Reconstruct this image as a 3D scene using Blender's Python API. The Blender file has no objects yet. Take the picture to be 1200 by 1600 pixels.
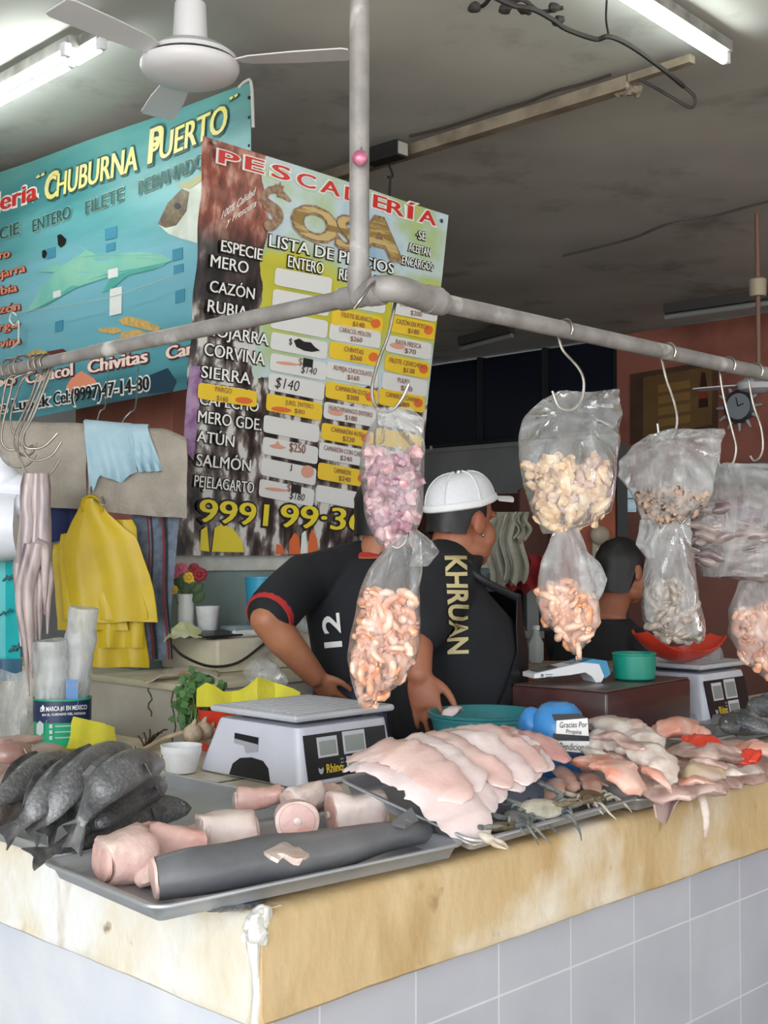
import bpy, math, random
from mathutils import Vector as Vec, Matrix, noise
from mathutils.bvhtree import BVHTree
import bmesh
R = random.Random(7)
S = bpy.context.scene
COL = S.collection
# ---------------------------------------------------------------- camera, light, exposure
F = 1930.0; TH = math.atan(70 / F); EYE = 1.45
cam = bpy.data.cameras.new('camera'); cam.sensor_fit = 'HORIZONTAL'; cam.sensor_width = 36; cam.lens = 36 * F / 1200
cam.clip_start = 0.05
co = bpy.data.objects.new('camera', cam); COL.objects.link(co)
co.location = (0, 0, EYE); co.rotation_euler = (math.pi / 2 + TH, 0, 0)
S.camera = co
S.view_settings.view_transform = 'Standard'; S.view_settings.look = 'None'
S.view_settings.exposure = 0.46; S.view_settings.gamma = 1; S.view_settings.use_curve_mapping = False
w = bpy.data.worlds.new('daylight'); S.world = w; w.use_nodes = True
bg = w.node_tree.nodes['Background']; bg.inputs[0].default_value = (0.86, 0.93, 1.0, 1); bg.inputs[1].default_value = 1.5
def area(name, loc, rot, sx, sy, power, col):
    l = bpy.data.lights.new(name, 'AREA'); l.shape = 'RECTANGLE'; l.size = sx; l.size_y = sy; l.energy = power; l.color = col
    o = bpy.data.objects.new(name, l); COL.objects.link(o); o.location = loc; o.rotation_euler = rot
    return o
# daylight through the open market front behind the viewer
area('daylight_opening', (-2.2, -3.6, 2.3), (math.radians(78), 0, math.radians(-20)), 5, 2.6, 190, (0.90, 0.95, 1.0))

sn = bpy.data.lights.new('sun', 'SUN'); sn.energy = 10.0; sn.angle = .02; sn.color = (1, .95, .86)
so = bpy.data.objects.new('sun', sn); COL.objects.link(so); so.location = (0, -6, 8); so.rotation_euler = (math.radians(28), 0, math.radians(-12))

# ---------------------------------------------------------------- geometry helpers
cT, sT = math.cos(TH), math.sin(TH)
def ray(px, py):
    a, b = px - 600, 800 - py
    return Vec((a, F * cT - b * sT, F * sT + b * cT))
O = Vec((0, 0, EYE))
def PY(px, py, Y): d = ray(px, py); return O + d * (Y / d.y)
def PZ(px, py, z): d = ray(px, py); return O + d * ((z - EYE) / d.z)
def plane_at(p0, n):
    def f(px, py): d = ray(px, py); return O + d * ((p0 - O).dot(n) / d.dot(n))
    return f
U = Vec((.7015, .7126, 0)); VV = Vec((-.7126, .7015, 0)); ZZ = Vec((0, 0, 1)); C0 = Vec((-.18, 1.739, 0))
def UV(u, v, z=0.95): p = C0 + U * u + VV * v; return Vec((p.x, p.y, z))
AU = math.atan2(U.y, U.x)
def nz(p, s=1.0, seed=0): return noise.noise(Vec((p[0] * s + seed * 13.7, p[1] * s + seed * 5.1, p[2] * s - seed * 3.3)))

def lin(c):
    if isinstance(c, str):
        c = c.lstrip('#'); c = [int(c[i:i + 2], 16) / 255 for i in (0, 2, 4)]
        c = [x / 12.92 if x <= .04045 else ((x + .055) / 1.055) ** 2.4 for x in c]
    return (c[0], c[1], c[2], 1)

_mats = {}
def M(name, col, rough=.5, metal=0, col2=None, scale=8, lo=.4, hi=.65, bump=0, bscale=None, stretch=None, spec=.5, emit=None, estr=0,
      sss=0, alpha=1, coat=0, detail=4, coord='Object'):
    if name in _mats: return _mats[name]
    m = bpy.data.materials.new(name); m.use_nodes = True; nt = m.node_tree; N = nt.nodes; L = nt.links
    b = N['Principled BSDF']
    b.inputs['Base Color'].default_value = lin(col); b.inputs['Roughness'].default_value = rough; b.inputs['Metallic'].default_value = metal
    b.inputs['Specular IOR Level'].default_value = spec
    if coat: b.inputs['Coat Weight'].default_value = coat; b.inputs['Coat Roughness'].default_value = .15
    if sss:
        b.inputs['Subsurface Weight'].default_value = sss; b.inputs['Subsurface Radius'].default_value = (.012, .006, .004); b.inputs['Subsurface Scale'].default_value = 1
    if alpha < 1: b.inputs['Alpha'].default_value = alpha
    if emit: b.inputs['Emission Color'].default_value = lin(emit); b.inputs['Emission Strength'].default_value = estr
    tc = N.new('ShaderNodeTexCoord'); mp = N.new('ShaderNodeMapping'); L.new(tc.outputs[coord], mp.inputs[0])
    if stretch: mp.inputs['Scale'].default_value = stretch
    if col2:
        n = N.new('ShaderNodeTexNoise'); n.inputs['Scale'].default_value = scale; n.inputs['Detail'].default_value = detail; L.new(mp.outputs[0], n.inputs[0])
        r = N.new('ShaderNodeValToRGB'); r.color_ramp.elements[0].position = lo; r.color_ramp.elements[1].position = hi
        r.color_ramp.elements[0].color = lin(col); r.color_ramp.elements[1].color = lin(col2)
        L.new(n.outputs[0], r.inputs[0]); L.new(r.outputs[0], b.inputs['Base Color'])
    if bump:
        n2 = N.new('ShaderNodeTexNoise'); n2.inputs['Scale'].default_value = bscale or scale * 3; n2.inputs['Detail'].default_value = 5; L.new(mp.outputs[0], n2.inputs[0])
        bp = N.new('ShaderNodeBump'); bp.inputs['Strength'].default_value = bump; bp.inputs['Distance'].default_value = .01
        L.new(n2.outputs[0], bp.inputs['Height']); L.new(bp.outputs[0], b.inputs['Normal'])
    _mats[name] = m
    return m

class MB:
    def __init__(s): s.v = []; s.f = []; s.m = []; s.uv = None
    def add(s, vs, fs, mi=0):
        n = len(s.v); s.v += [Vec(p) for p in vs]; s.f += [tuple(i + n for i in f) for f in fs]; s.m += [mi] * len(fs); return s
    def loft(s, rings, cap0=True, cap1=True, mi=0, closed=True):
        n = len(rings[0]); vs = [p for r in rings for p in r]; fs = []
        for i in range(len(rings) - 1):
            for j in range(n if closed else n - 1):
                k = (j + 1) % n; fs.append((i * n + j, i * n + k, (i + 1) * n + k, (i + 1) * n + j))
        if cap0: fs.append(tuple(range(n - 1, -1, -1)))
        if cap1: fs.append(tuple(range((len(rings) - 1) * n, len(rings) * n)))
        return s.add(vs, fs, mi)
    def tube(s, pts, r, n=10, mi=0, flat=1.0, up=None, cap=True):
        pts = [Vec(p) for p in pts]; m = len(pts)
        if not hasattr(r, '__len__'): r = [r] * m
        rings = []; nrm = None
        for i in range(m):
            t = (pts[min(i + 1, m - 1)] - pts[max(i - 1, 0)]).normalized()
            if nrm is None:
                h = Vec(up) if up else (ZZ if abs(t.z) < .9 else Vec((1, 0, 0)))
            else: h = nrm
            nrm = (h - t * h.dot(t)); nrm = nrm.normalized() if nrm.length > 1e-6 else t.orthogonal().normalized()
            bn = t.cross(nrm)
            rings.append([pts[i] + bn * (math.cos(a) * r[i]) + nrm * (math.sin(a) * r[i] * flat) for a in [2 * math.pi * k / n for k in range(n)]])
        return s.loft(rings, cap, cap, mi)
    def box(s, c, size, rz=0, bev=.0, mi=0, rot=None):
        x, y, z = [d / 2 for d in size]; c = Vec(c); m = rot.to_3x3() if rot else Matrix.Rotation(rz, 3, 'Z')
        b = min(bev, x * .98, y * .98, z * .98)
        if b <= 0:
            vs = [(i, j, k) for i in (-x, x) for j in (-y, y) for k in (-z, z)]
            fs = [(0, 1, 3, 2), (4, 6, 7, 5), (0, 4, 5, 1), (2, 3, 7, 6), (0, 2, 6, 4), (1, 5, 7, 3)]
            return s.add([c + m @ Vec(v) for v in vs], fs, mi)
        def ring(hx, hy, zz, rr):
            o = []
            for (sx, sy, a0) in ((1, 1, 0), (-1, 1, 1), (-1, -1, 2), (1, -1, 3)):
                for k in range(4):
                    a = (a0 + k / 3) * math.pi / 2
                    o.append(c + m @ Vec((sx * (hx - rr) + math.cos(a) * rr, sy * (hy - rr) + math.sin(a) * rr, zz)))
            return o
        i2 = b * .3
        rg = [ring(x - b, y - b, -z, b * .01 + 1e-5), ring(x - i2, y - i2, -z + i2, b * .8), ring(x, y, -z + b, b), ring(x, y, z - b, b), ring(x - i2, y - i2, z - i2, b * .8), ring(x - b, y - b, z, b * .01 + 1e-5)]
        return s.loft(rg, True, True, mi)
    def lathe(s, c, prof, n=32, mi=0, ax=None, cap0=True, cap1=True, wob=0):
        c = Vec(c); m = ZZ.rotation_difference(Vec(ax)).to_matrix() if ax is not None else Matrix.Identity(3)
        rg = [[c + m @ Vec((r * math.cos(2 * math.pi * k / n), r * math.sin(2 * math.pi * k / n), z)) for k in range(n)] for r, z in prof]
        return s.loft(rg, cap0, cap1, mi)
    def ball(s, c, r, n=16, m=10, mi=0, rot=None, nzamp=0, nzs=10, seed=0, cut=None, p=1.0):
        c = Vec(c); r = r if hasattr(r, '__len__') else (r, r, r); rm = rot.to_3x3() if rot else Matrix.Identity(3)
        sp = lambda x: math.copysign(abs(x) ** p, x)
        rg = []
        for i in range(m + 1):
            t = math.pi * i / m; t = min(max(t, .02), math.pi - .02); ring = []
            for j in range(n):
                a = 2 * math.pi * j / n
                d = Vec((sp(math.sin(t)) * sp(math.cos(a)), sp(math.sin(t)) * sp(math.sin(a)), -sp(math.cos(t))))
                q = Vec((d.x * r[0], d.y * r[1], d.z * r[2]))
                if nzamp: q = q * (1 + nzamp * nz(q, nzs, seed))
                ring.append(c + rm @ q)
            rg.append(ring)
        return s.loft(rg, True, True, mi)
    def prism(s, poly, o, ax, ay, th, mi=0):   # 2D polygon extruded by th along ax x ay
        o = Vec(o); ax = Vec(ax); ay = Vec(ay); n = ax.cross(ay).normalized()
        a = [o + ax * p[0] + ay * p[1] for p in poly]; b = [q + n * th for q in a]; k = len(poly)
        fs = [tuple(range(k - 1, -1, -1)), tuple(range(k, 2 * k))] + [(i, (i + 1) % k, k + (i + 1) % k, k + i) for i in range(k)]
        return s.add(a + b, fs, mi)
    def sheet(s, P, th=.002, mi=0, uv=False):  # P[i][j] grid of points, given thickness
        ni, nj = len(P), len(P[0]); top = []; bot = []
        for i in range(ni):
            for j in range(nj):
                a = P[min(i + 1, ni - 1)][j] - P[max(i - 1, 0)][j]; b = P[i][min(j + 1, nj - 1)] - P[i][max(j - 1, 0)]
                n = a.cross(b); n = n.normalized() if n.length > 1e-9 else ZZ
                top.append(P[i][j] + n * th / 2); bot.append(P[i][j] - n * th / 2)
        k = ni * nj; fs = []; q = lambda i, j: i * nj + j
        for i in range(ni - 1):
            for j in range(nj - 1):
                fs.append((q(i, j), q(i + 1, j), q(i + 1, j + 1), q(i, j + 1))); fs.append((k + q(i, j), k + q(i, j + 1), k + q(i + 1, j + 1), k + q(i + 1, j)))
        for i in range(ni - 1):
            fs.append((q(i, 0), k + q(i, 0), k + q(i + 1, 0), q(i + 1, 0))); fs.append((q(i, nj - 1), q(i + 1, nj - 1), k + q(i + 1, nj - 1), k + q(i, nj - 1)))
        for j in range(nj - 1):
            fs.append((q(0, j), q(0, j + 1), k + q(0, j + 1), k + q(0, j))); fs.append((q(ni - 1, j), k + q(ni - 1, j), k + q(ni - 1, j + 1), q(ni - 1, j + 1)))
        return s.add(top + bot, fs, mi)
    def jitter(s, amp, sc, seed=0):
        for i, p in enumerate(s.v):
            s.v[i] = p + Vec((nz(p, sc, seed), nz(p, sc, seed + 1), nz(p, sc, seed + 2))) * amp
        return s
    def build(s, name, mats, parent=None, smooth=True, ang=40, loc=None, uvf=None):
        base = Vec(loc) if loc is not None else (wloc(parent) if parent else Vec((0, 0, 0)))
        me = bpy.data.meshes.new(name); me.from_pydata([p - base for p in s.v], [], s.f)
        for m in (mats if isinstance(mats, (list, tuple)) else [mats]): me.materials.append(m)
        me.polygons.foreach_set('material_index', s.m)
        if uvf:
            l = me.uv_layers.new(name='uv')
            for lp in me.loops: l.data[lp.index].uv = uvf(s.v[lp.vertex_index])
        bm = bmesh.new(); bm.from_mesh(me); bmesh.ops.recalc_face_normals(bm, faces=bm.faces); bm.to_mesh(me); bm.free()
        if smooth:
            me.shade_smooth(); me.set_sharp_from_angle(angle=math.radians(ang))
        o = bpy.data.objects.new(name, me); COL.objects.link(o)
        if parent: o.parent = parent
        elif loc is not None: o.location = base
        return o
def wloc(o):
    p = Vec(o.location)
    while o.parent: o = o.parent; p = p + Vec(o.location)
    return p
def tag(o, label, cat, group=None, kind=None):
    o['label'] = label; o['category'] = cat
    if group: o['group'] = group
    if kind: o['kind'] = kind
    return o
def thing(name, loc, label, cat, group=None):
    o = bpy.data.objects.new(name, None); COL.objects.link(o); o.location = Vec(loc); o.empty_display_size = .05
    return tag(o, label, cat, group)
def solo(name, mb, mats, label, cat, group=None, **k):
    xs = [p.x for p in mb.v]; ys = [p.y for p in mb.v]
    base = Vec(((min(xs) + max(xs)) / 2, (min(ys) + max(ys)) / 2, min(p.z for p in mb.v)))
    return tag(mb.build(name, mats, loc=base, **k), label, cat, group)
def struct(name, mb, mats, **k):
    o = mb.build(name, mats, **k); o['kind'] = 'structure'; return o
def dup(root, loc, rot=None, label=None, scale=None, group=None):
    r = root.copy(); COL.objects.link(r); r.location = Vec(loc)
    if rot is not None: r.rotation_euler = rot
    if scale is not None: r.scale = (scale,) * 3 if not hasattr(scale, '__len__') else scale
    if label: r['label'] = label
    if group: r['group'] = group
    for ch in root.children:
        c = ch.copy(); COL.objects.link(c); c.parent = r
        for g in ch.children:
            d = g.copy(); COL.objects.link(d); d.parent = c
    return r
def bez(pts, k=8):      # Catmull-Rom through points
    P = [Vec(p) for p in pts]; P = [P[0] * 2 - P[1]] + P + [P[-1] * 2 - P[-2]]; out = []
    for i in range(1, len(P) - 2):
        for j in range(k):
            t = j / k; a, b, c, d = P[i - 1], P[i], P[i + 1], P[i + 2]
            out.append(.5 * ((2 * b) + (c - a) * t + (2 * a - 5 * b + 4 * c - d) * t * t + (3 * b - a - 3 * c + d) * t ** 3))
    out.append(P[-2]); return out
def lerp(a, b, t): return a + (b - a) * t
def ip(tab, x):   # piecewise linear table
    if x <= tab[0][0]: return tab[0][1]
    for (a, p), (b, q) in zip(tab, tab[1:]):
        if x <= b: return p + (q - p) * (x - a) / (b - a)
    return tab[-1][1]

# ---------------------------------------------------------------- lettering
def text2d(txt, off=0.0, shear=0.0):
    c = bpy.data.curves.new('t', 'FONT'); c.body = txt; c.size = 1; c.offset = off; c.shear = shear; c.resolution_u = 3; c.fill_mode = 'FRONT'
    o = bpy.data.objects.new('t', c); COL.objects.link(o)
    dg = bpy.context.evaluated_depsgraph_get()
    me = bpy.data.meshes.new_from_object(o.evaluated_get(dg))
    vs = [(v.co.x, v.co.y) for v in me.vertices]; fs = [tuple(p.vertices) for p in me.polygons]
    bpy.data.objects.remove(o); bpy.data.curves.remove(c); bpy.data.meshes.remove(me)
    return vs, fs
CAP = .70
def lettering(parent, txt, pt, nrm, p0, p1, hpx, mat, lean=0.0, off=.0, outline=None, ow=.035, shear=0, gap=.004, name='lettering', warp=None, sub=None):
    """text along p0->p1 (photo points on the surface pt()), cap height hpx, a thin raised layer on the surface"""
    P0, P1 = pt(*p0), pt(*p1); X = P1 - P0
    Yv = pt(p0[0] + lean * hpx, p0[1] - hpx) - P0
    bold = max(off, 0) * 1.1; off0 = min(off, 0.0)
    vs, fs = text2d(txt, off0, shear)
    if not vs: return None
    x0 = min(v[0] for v in vs); x1 = max(v[0] for v in vs)
    mb = MB()
    def put(vs, fs, g, mi):
        q = [P0 + X * ((v[0] - x0) / (x1 - x0)) + Yv * (v[1] / CAP) + nrm * g for v in vs]
        if warp: q = [warp(a, g) for a in q]
        mb.add(q, fs, mi)
    for k in ((-1, 0, 1) if bold else (0,)): put([(v[0] + k * bold, v[1] + abs(k) * .0 ) for v in vs], fs, gap + .00005 * k, 0)
    ms = [mat]
    if outline:
        v2, f2 = text2d(txt, off + ow, shear); put(v2, f2, gap * .5, 1); ms.append(outline)
    return mb.build(name, ms, parent, smooth=False)
# ---------------------------------------------------------------- materials of the building
m_ceil = M('ceiling paint', '#c6c5c1', .8, col2='#a8a7a3', scale=.9, lo=.35, hi=.7, bump=.35, bscale=2.5)
def dirty_ceiling(m):
    nt = m.node_tree; N = nt.nodes; L = nt.links; b = N['Principled BSDF']; src = b.inputs['Base Color'].links[0].from_socket
    tc = N.new('ShaderNodeTexCoord'); n = N.new('ShaderNodeTexNoise'); n.inputs['Scale'].default_value = 1.7; n.inputs['Detail'].default_value = 7; n.inputs['Roughness'].default_value = .65
    L.new(tc.outputs['Object'], n.inputs[0]); r = N.new('ShaderNodeValToRGB'); r.color_ramp.elements[0].position = .55; r.color_ramp.elements[1].position = .78
    r.color_ramp.elements[0].color = (1, 1, 1, 1); r.color_ramp.elements[1].color = (.35, .34, .32, 1); L.new(n.outputs[0], r.inputs[0])
    mx = N.new('ShaderNodeMix'); mx.data_type = 'RGBA'; mx.blend_type = 'MULTIPLY'; mx.inputs[0].default_value = 1
    L.new(src, mx.inputs[6]); L.new(r.outputs[0], mx.inputs[7]); L.new(mx.outputs[2], b.inputs['Base Color'])
dirty_ceiling(m_ceil)
m_floor = M('floor concrete', '#77736c', .7, col2='#5f5b55', scale=3)
m_salmon = M('salmon wall paint', '#a8695a', .75, col2='#8b5346', scale=2.5, bump=.2)
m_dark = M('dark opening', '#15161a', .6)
m_grey = M('grey wall paint', '#a9acac', .8, col2='#959898', scale=2)
m_brown = M('brown wall paint', '#6b4238', .8, col2='#5a372f', scale=2)
m_part = M('grey green partition', '#8b9c98', .7, col2='#7d8d8a', scale=4)
m_white = M('white plaster', '#d4d3cc', .7, col2='#bdbbb2', scale=9)
m_lipR = M('yellow stained cement edge', '#cdb48a', .55, col2='#bf9f6e', scale=5, lo=.35, hi=.7, bump=.35, bscale=30, stretch=(1, 1, .6))
m_lipL = M('peeling cream cement', '#ddd3be', .6, col2='#e4e4e1', scale=5, lo=.42, hi=.6, bump=.4, bscale=30)
m_top = M('worn counter top', '#d3cbb9', .5, col2='#b9ab90', scale=9, bump=.3)
m_chip = M('chipped white cement', '#dedcd6', .7, bump=.5, bscale=60)
m_basel = M('white painted tile', '#cdd2dc', .4, col2='#dfe0e2', scale=4, bump=.2, bscale=20)
def add_stains(m, col, sc, lo, hi, stretch=(1, 1, 1), seed=0.0):
    nt = m.node_tree; N = nt.nodes; L = nt.links; b = N['Principled BSDF']; src = b.inputs['Base Color'].links[0].from_socket
    tc = N.new('ShaderNodeTexCoord'); mp = N.new('ShaderNodeMapping'); mp.inputs['Scale'].default_value = stretch; mp.inputs['Location'].default_value = (seed, seed, seed)
    n = N.new('ShaderNodeTexNoise'); n.inputs['Scale'].default_value = sc; n.inputs['Detail'].default_value = 6
    L.new(tc.outputs['Object'], mp.inputs[0]); L.new(mp.outputs[0], n.inputs[0]); r = N.new('ShaderNodeValToRGB')
    r.color_ramp.elements[0].position = lo; r.color_ramp.elements[1].position = hi; r.color_ramp.elements[0].color = (0, 0, 0, 1); L.new(n.outputs[0], r.inputs[0])
    mx = N.new('ShaderNodeMix'); mx.data_type = 'RGBA'; L.new(r.outputs[0], mx.inputs[0]); L.new(src, mx.inputs[6]); mx.inputs[7].default_value = lin(col); L.new(mx.outputs[2], b.inputs['Base Color'])
add_stains(m_lipR, '#6d4a22', 14, .66, .8); add_stains(m_lipR, '#e0d6c4', 3, .55, .68, seed=4)
add_stains(m_lipR, '#a8854f', 5, .56, .82, (1.5, 1.5, .8), 2); add_stains(m_lipL, '#a87f45', 4, .6, .8, (3, 3, 1), 1); add_stains(m_lipL, '#7a5a30', 18, .7, .8, seed=8)
def tiles(name, c1, c2, mortar, wd, ht, ms=.0022, ox=0, oy=0, rough=.22):
    m = bpy.data.materials.new(name); m.use_nodes = True; nt = m.node_tree; N = nt.nodes; L = nt.links; b = N['Principled BSDF']; b.inputs['Roughness'].default_value = rough
    uv = N.new('ShaderNodeUVMap'); mp = N.new('ShaderNodeMapping'); mp.inputs['Location'].default_value = (ox, oy, 0); L.new(uv.outputs[0], mp.inputs[0])
    br = N.new('ShaderNodeTexBrick'); br.offset = 0; br.inputs['Scale'].default_value = 1; br.inputs['Brick Width'].default_value = wd; br.inputs['Row Height'].default_value = ht
    br.inputs['Mortar Size'].default_value = ms; br.inputs['Color1'].default_value = lin(c1); br.inputs['Color2'].default_value = lin(c2); br.inputs['Mortar'].default_value = lin(mortar); L.new(mp.outputs[0], br.inputs[0])
    n = N.new('ShaderNodeTexNoise'); n.inputs['Scale'].default_value = 6; n.inputs['Detail'].default_value = 5; L.new(uv.outputs[0], n.inputs[0])
    mx = N.new('ShaderNodeMix'); mx.data_type = 'RGBA'; mx.blend_type = 'MULTIPLY'; mx.inputs[0].default_value = .25; L.new(br.outputs[0], mx.inputs[6]); L.new(n.outputs[0], mx.inputs[7]); L.new(mx.outputs[2], b.inputs['Base Color'])
    bp = N.new('ShaderNodeBump'); bp.invert = True; bp.inputs['Strength'].default_value = .4; bp.inputs['Distance'].default_value = .003; L.new(br.outputs[1], bp.inputs['Height']); L.new(bp.outputs[0], b.inputs['Normal'])
    return m
m_tile = tiles('grey white glazed tile', '#c6c6cd', '#bfbfc8', '#dedee2', .21, .21, ox=.03, oy=-.06)
m_steel = M('brushed steel', '#a9abad', .32, 1, col2='#8d9092', scale=6, stretch=(1, 12, 1))
m_alu = M('tray aluminium', '#b9bcc0', .42, .55, col2='#a3a7ac', scale=5, bump=.05)
m_pipe = M('galvanised painted pipe', '#989492', .5, .1, col2='#827e7c', scale=14, bump=.15)
add_stains(m_pipe, '#8a7a6c', 22, .62, .75); add_stains(m_pipe, '#d5d2cf', 9, .6, .72, seed=5)
m_black = M('black plastic', '#17181b', .4)
m_whitepl = M('white plastic', '#e2e3e8', .35, col2='#d2d3d9', scale=6)
m_tube = M('lit fluorescent tube', '#ffffff', .4, emit='#f4fff8', estr=17)

# ---------------------------------------------------------------- the building
def uvbox(mb, u0, u1, v0, v1, z0, z1, bev=0, mi=0):
    c = UV((u0 + u1) / 2, (v0 + v1) / 2, (z0 + z1) / 2); return mb.box(c, (abs(u1 - u0), abs(v1 - v0), z1 - z0), AU, bev, mi)
CE = 3.3
struct('floor', MB().box((1, 7.4, -.05), (24, 18, .1)), m_floor)
struct('pavement', MB().box((1, -10.6, -.06), (30, 18, .1)), M('sunlit pavement', '#c9c3b6', .8, col2='#b8b1a2', scale=2))
b = MB()
P = [[Vec((-8 + 20 * i / 40, -1.6 + 17.6 * j / 40, CE)) for j in range(41)] for i in range(41)]
for r_ in P:
    for p in r_: p.z += .02 * nz(p, .7, 3)
b.sheet([[p + ZZ * .085 for p in r_] for r_ in P], .12); struct('ceiling', b, m_ceil)
struct('wall_left', MB().box((-6.5, 6, 1.65), (.2, 16, 3.4)), m_grey)
b = MB(); uvbox(b, -6, 8, 7.5, 7.65, 0, 3.3); struct('wall_back', b, m_grey)
# far wall (square to the stall's long side): brown dado, grey band, dark windows above
FU = 7.6
b = MB(); uvbox(b, FU, FU + .2, 4.47, 7.6, 0, 2.02); struct('wall_far', b, m_brown)
b = MB(); uvbox(b, FU, FU + .2, 4.47, 7.6, 2.02, 2.46); uvbox(b, FU - .03, FU + .1, 4.47, 7.6, 2.44, 2.48); struct('trim_1', b, m_grey)
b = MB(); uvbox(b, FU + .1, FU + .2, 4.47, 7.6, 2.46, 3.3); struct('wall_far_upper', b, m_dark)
pm = M('dark window frame', '#2a2c30', .5)
for k in range(4):
    b = MB(); v0 = 4.5 + k * .75
    for (a0, a1, z0, z1) in ((v0, v0 + .04, 2.48, 3.3), (v0, v0 + .75, 2.48, 2.52)): uvbox(b, FU + .02, FU + .1, a0, a1, z0, z1)
    o = struct('window_%d' % (k + 1), b, pm)
    g = MB(); uvbox(g, FU + .06, FU + .07, v0 + .04, v0 + .75, 2.52, 3.28); g.build('pane', M('dark window pane', '#1b2030', .15), o)
# salmon wall on the right with the poster
b = MB(); uvbox(b, FU - .03, FU + .2, -6, 4.47, 0, 3.3); struct('wall_right', b, m_salmon)
b = MB(); uvbox(b, FU - .06, FU - .02, -6, 4.47, 1.95, 2.02); struct('trim_2', b, m_brown)
# salmon pillar behind the blue banner
p0 = PY(268, 640, 5.75); b = MB(); c = p0 + VV * .42 + U * .3; b.box((c.x, c.y, 1.65), (.6, .84, 3.3), AU, .01); struct('wall_pillar', b, m_salmon)
# low partition under the price board
b = MB(); uvbox(b, 1.25, 3.3, 2.12, 2.22, 0, 1.40); struct('wall_partition', b, m_part)
b = MB(); uvbox(b, 1.24, 3.31, 2.10, 2.23, 1.40, 1.462, .006); struct('trim_3', b, m_white)
# masonry bench behind the sellers
m_bench = M('limewashed bench', '#c6beb0', .75, col2='#aea595', scale=5, lo=.35, hi=.7, bump=.3)
add_stains(m_bench, '#e2d8b8', 3, .5, .7); add_stains(m_bench, '#8b8377', 6, .62, .8, (1, 1, 2), 3)
t = thing('masonry_bench', UV(1.5, 2.2, 0), 'limewashed masonry bench behind the sellers with a long raised back ledge', 'bench')
b = MB(); uvbox(b, 1.06, 2.5, 1.6, 2.09, 0, 1.055); uvbox(b, 1.06, 1.23, 2.08, 3.6, 0, 1.055); b.build('base', m_bench, t)
m_bslab = M('cream bench slab', '#cfc7ae', .6, col2='#bab094', scale=6, bump=.2)
b = MB(); uvbox(b, 1.045, 2.5, 1.585, 2.09, 1.055, 1.078, .006); uvbox(b, 1.045, 1.235, 2.07, 3.6, 1.055, 1.078, .006); b.build('slab', m_bslab, t)
b = MB(); uvbox(b, 1.33, 2.6, 1.8, 2.11, 1.078, 1.185, .01); b.build('ledge', m_bench, t)
for (v, z0, z1) in ((1.78, .97, 1.06), (1.66, .8, 1.06), (2.3, .9, 1.06)):
    b = MB(); pts = [UV(1.0595, v + .012 * math.sin(k * 1.7), lerp(z1, z0, k / 7)) for k in range(8)]; b.tube(pts, .0022, 5); b.build('crack', M('dark crack', '#3a3028', .9), t)

# ---------------------------------------------------------------- the display counter
t = thing('display_counter', UV(0, 0, 0), 'L shaped market counter with a thick stained cement edge over white tiles', 'counter')
W = .86; LU, LV = 3.8, 2.9
def rough_lip(u0, u1, v0, v1, n, along):
    b = MB(); g = []
    for k in range(n + 1):
        s = k / n; ring = []
        for (a, z) in ((.0, .795), (-.004, .80), (0, .81), (0, .935), (.004, .945), (.014, .95), (.06, .95), (.06, .795)):
            q = UV(lerp(u0, u1, s), v0 + a, z) if along == 'u' else UV(u0 + a, lerp(v0, v1, s), z)
            d = .004 * nz(q, 9, 1) + .003 * nz(q, 30, 2)
            q = q + (VV if along == 'u' else U) * d + ZZ * (.003 * nz(q, 7, 5)); ring.append(q)
        g.append(ring)
    return b.loft(g)
rough_lip(0.012, LU, 0, 0, 90, 'u').build('front_edge', m_lipR, t, ang=60)
rough_lip(0, 0, 0.012, LV, 70, 'v').build('side_edge', m_lipL, t, ang=60)
b = MB(); uvbox(b, .05, LU, .05, W, .80, .948); uvbox(b, .05, W, W - .01, LV, .80, .948); b.build('top', m_top, t)
def uvU(p): q = Vec((p.x, p.y, 0)) - C0; return (q.dot(U) + q.dot(VV), p.z)
b = MB(); uvbox(b, .03, LU, .03, .06, 0, .80); b.build('tiled_front', m_tile, t, uvf=uvU, smooth=False)
b = MB(); uvbox(b, .03, .06, .03, LV, 0, .80); b.build('tiled_side', m_basel, t, smooth=False)
b = MB()
rg = [UV(.009 + R.uniform(-.004, .004), .009 + R.uniform(-.004, .004), z) for z in (.80, .84, .875, .905, .93, .948)]
b.tube(rg, [.006, .006, .007, .009, .012, .013], 9)
for k in range(11): b.ball(UV(R.uniform(.0, .02), R.uniform(.0, .022), .925 + R.uniform(-.012, .025)), R.uniform(.009, .015), 9, 7, nzamp=.6, nzs=70, seed=k)
b.jitter(.006, 45, 3); b.build('chipped_corner', m_chip, t)

# ---------------------------------------------------------------- hanging rail
def onrail(px, left): # rail point at photo column px
    D0 = Vec((0, 2.37, 1.957)); d = VV if left else U; k = (px - 600) / F
    tt = (k * D0.y - D0.x) / (d.x - k * d.y); return D0 + d * tt
t = thing('hanging_rail', PY(563, 455, 2.4), 'grey painted pipe rail on a ceiling post, carrying the hooks over the counter', 'rail')
A = Vec((-.048, 2.385, 1.957)); B = Vec((.0, 2.37, 1.957))
dl = VV
MB().tube([Vec((-.048, 2.385, CE)), Vec((-.048, 2.385, 1.99))], .0195, 20).build('post', m_pipe, t)
b = MB(); b.tube([A - dl * .03, A + dl * .95], .018, 20); b.tube([A + dl * .93, A + dl * 2.4], .0155, 20); b.build('left_pipe', m_pipe, t)
b = MB(); b.tube([A - dl * .035, A + dl * .05], .0225, 20); b.tube([A, A + ZZ * .055], .0235, 20); b.ball(A, .0235, 16, 10); b.build('tee_fitting', m_pipe, t)
e0 = A - dl * .03; e1 = B + U * .02
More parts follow.
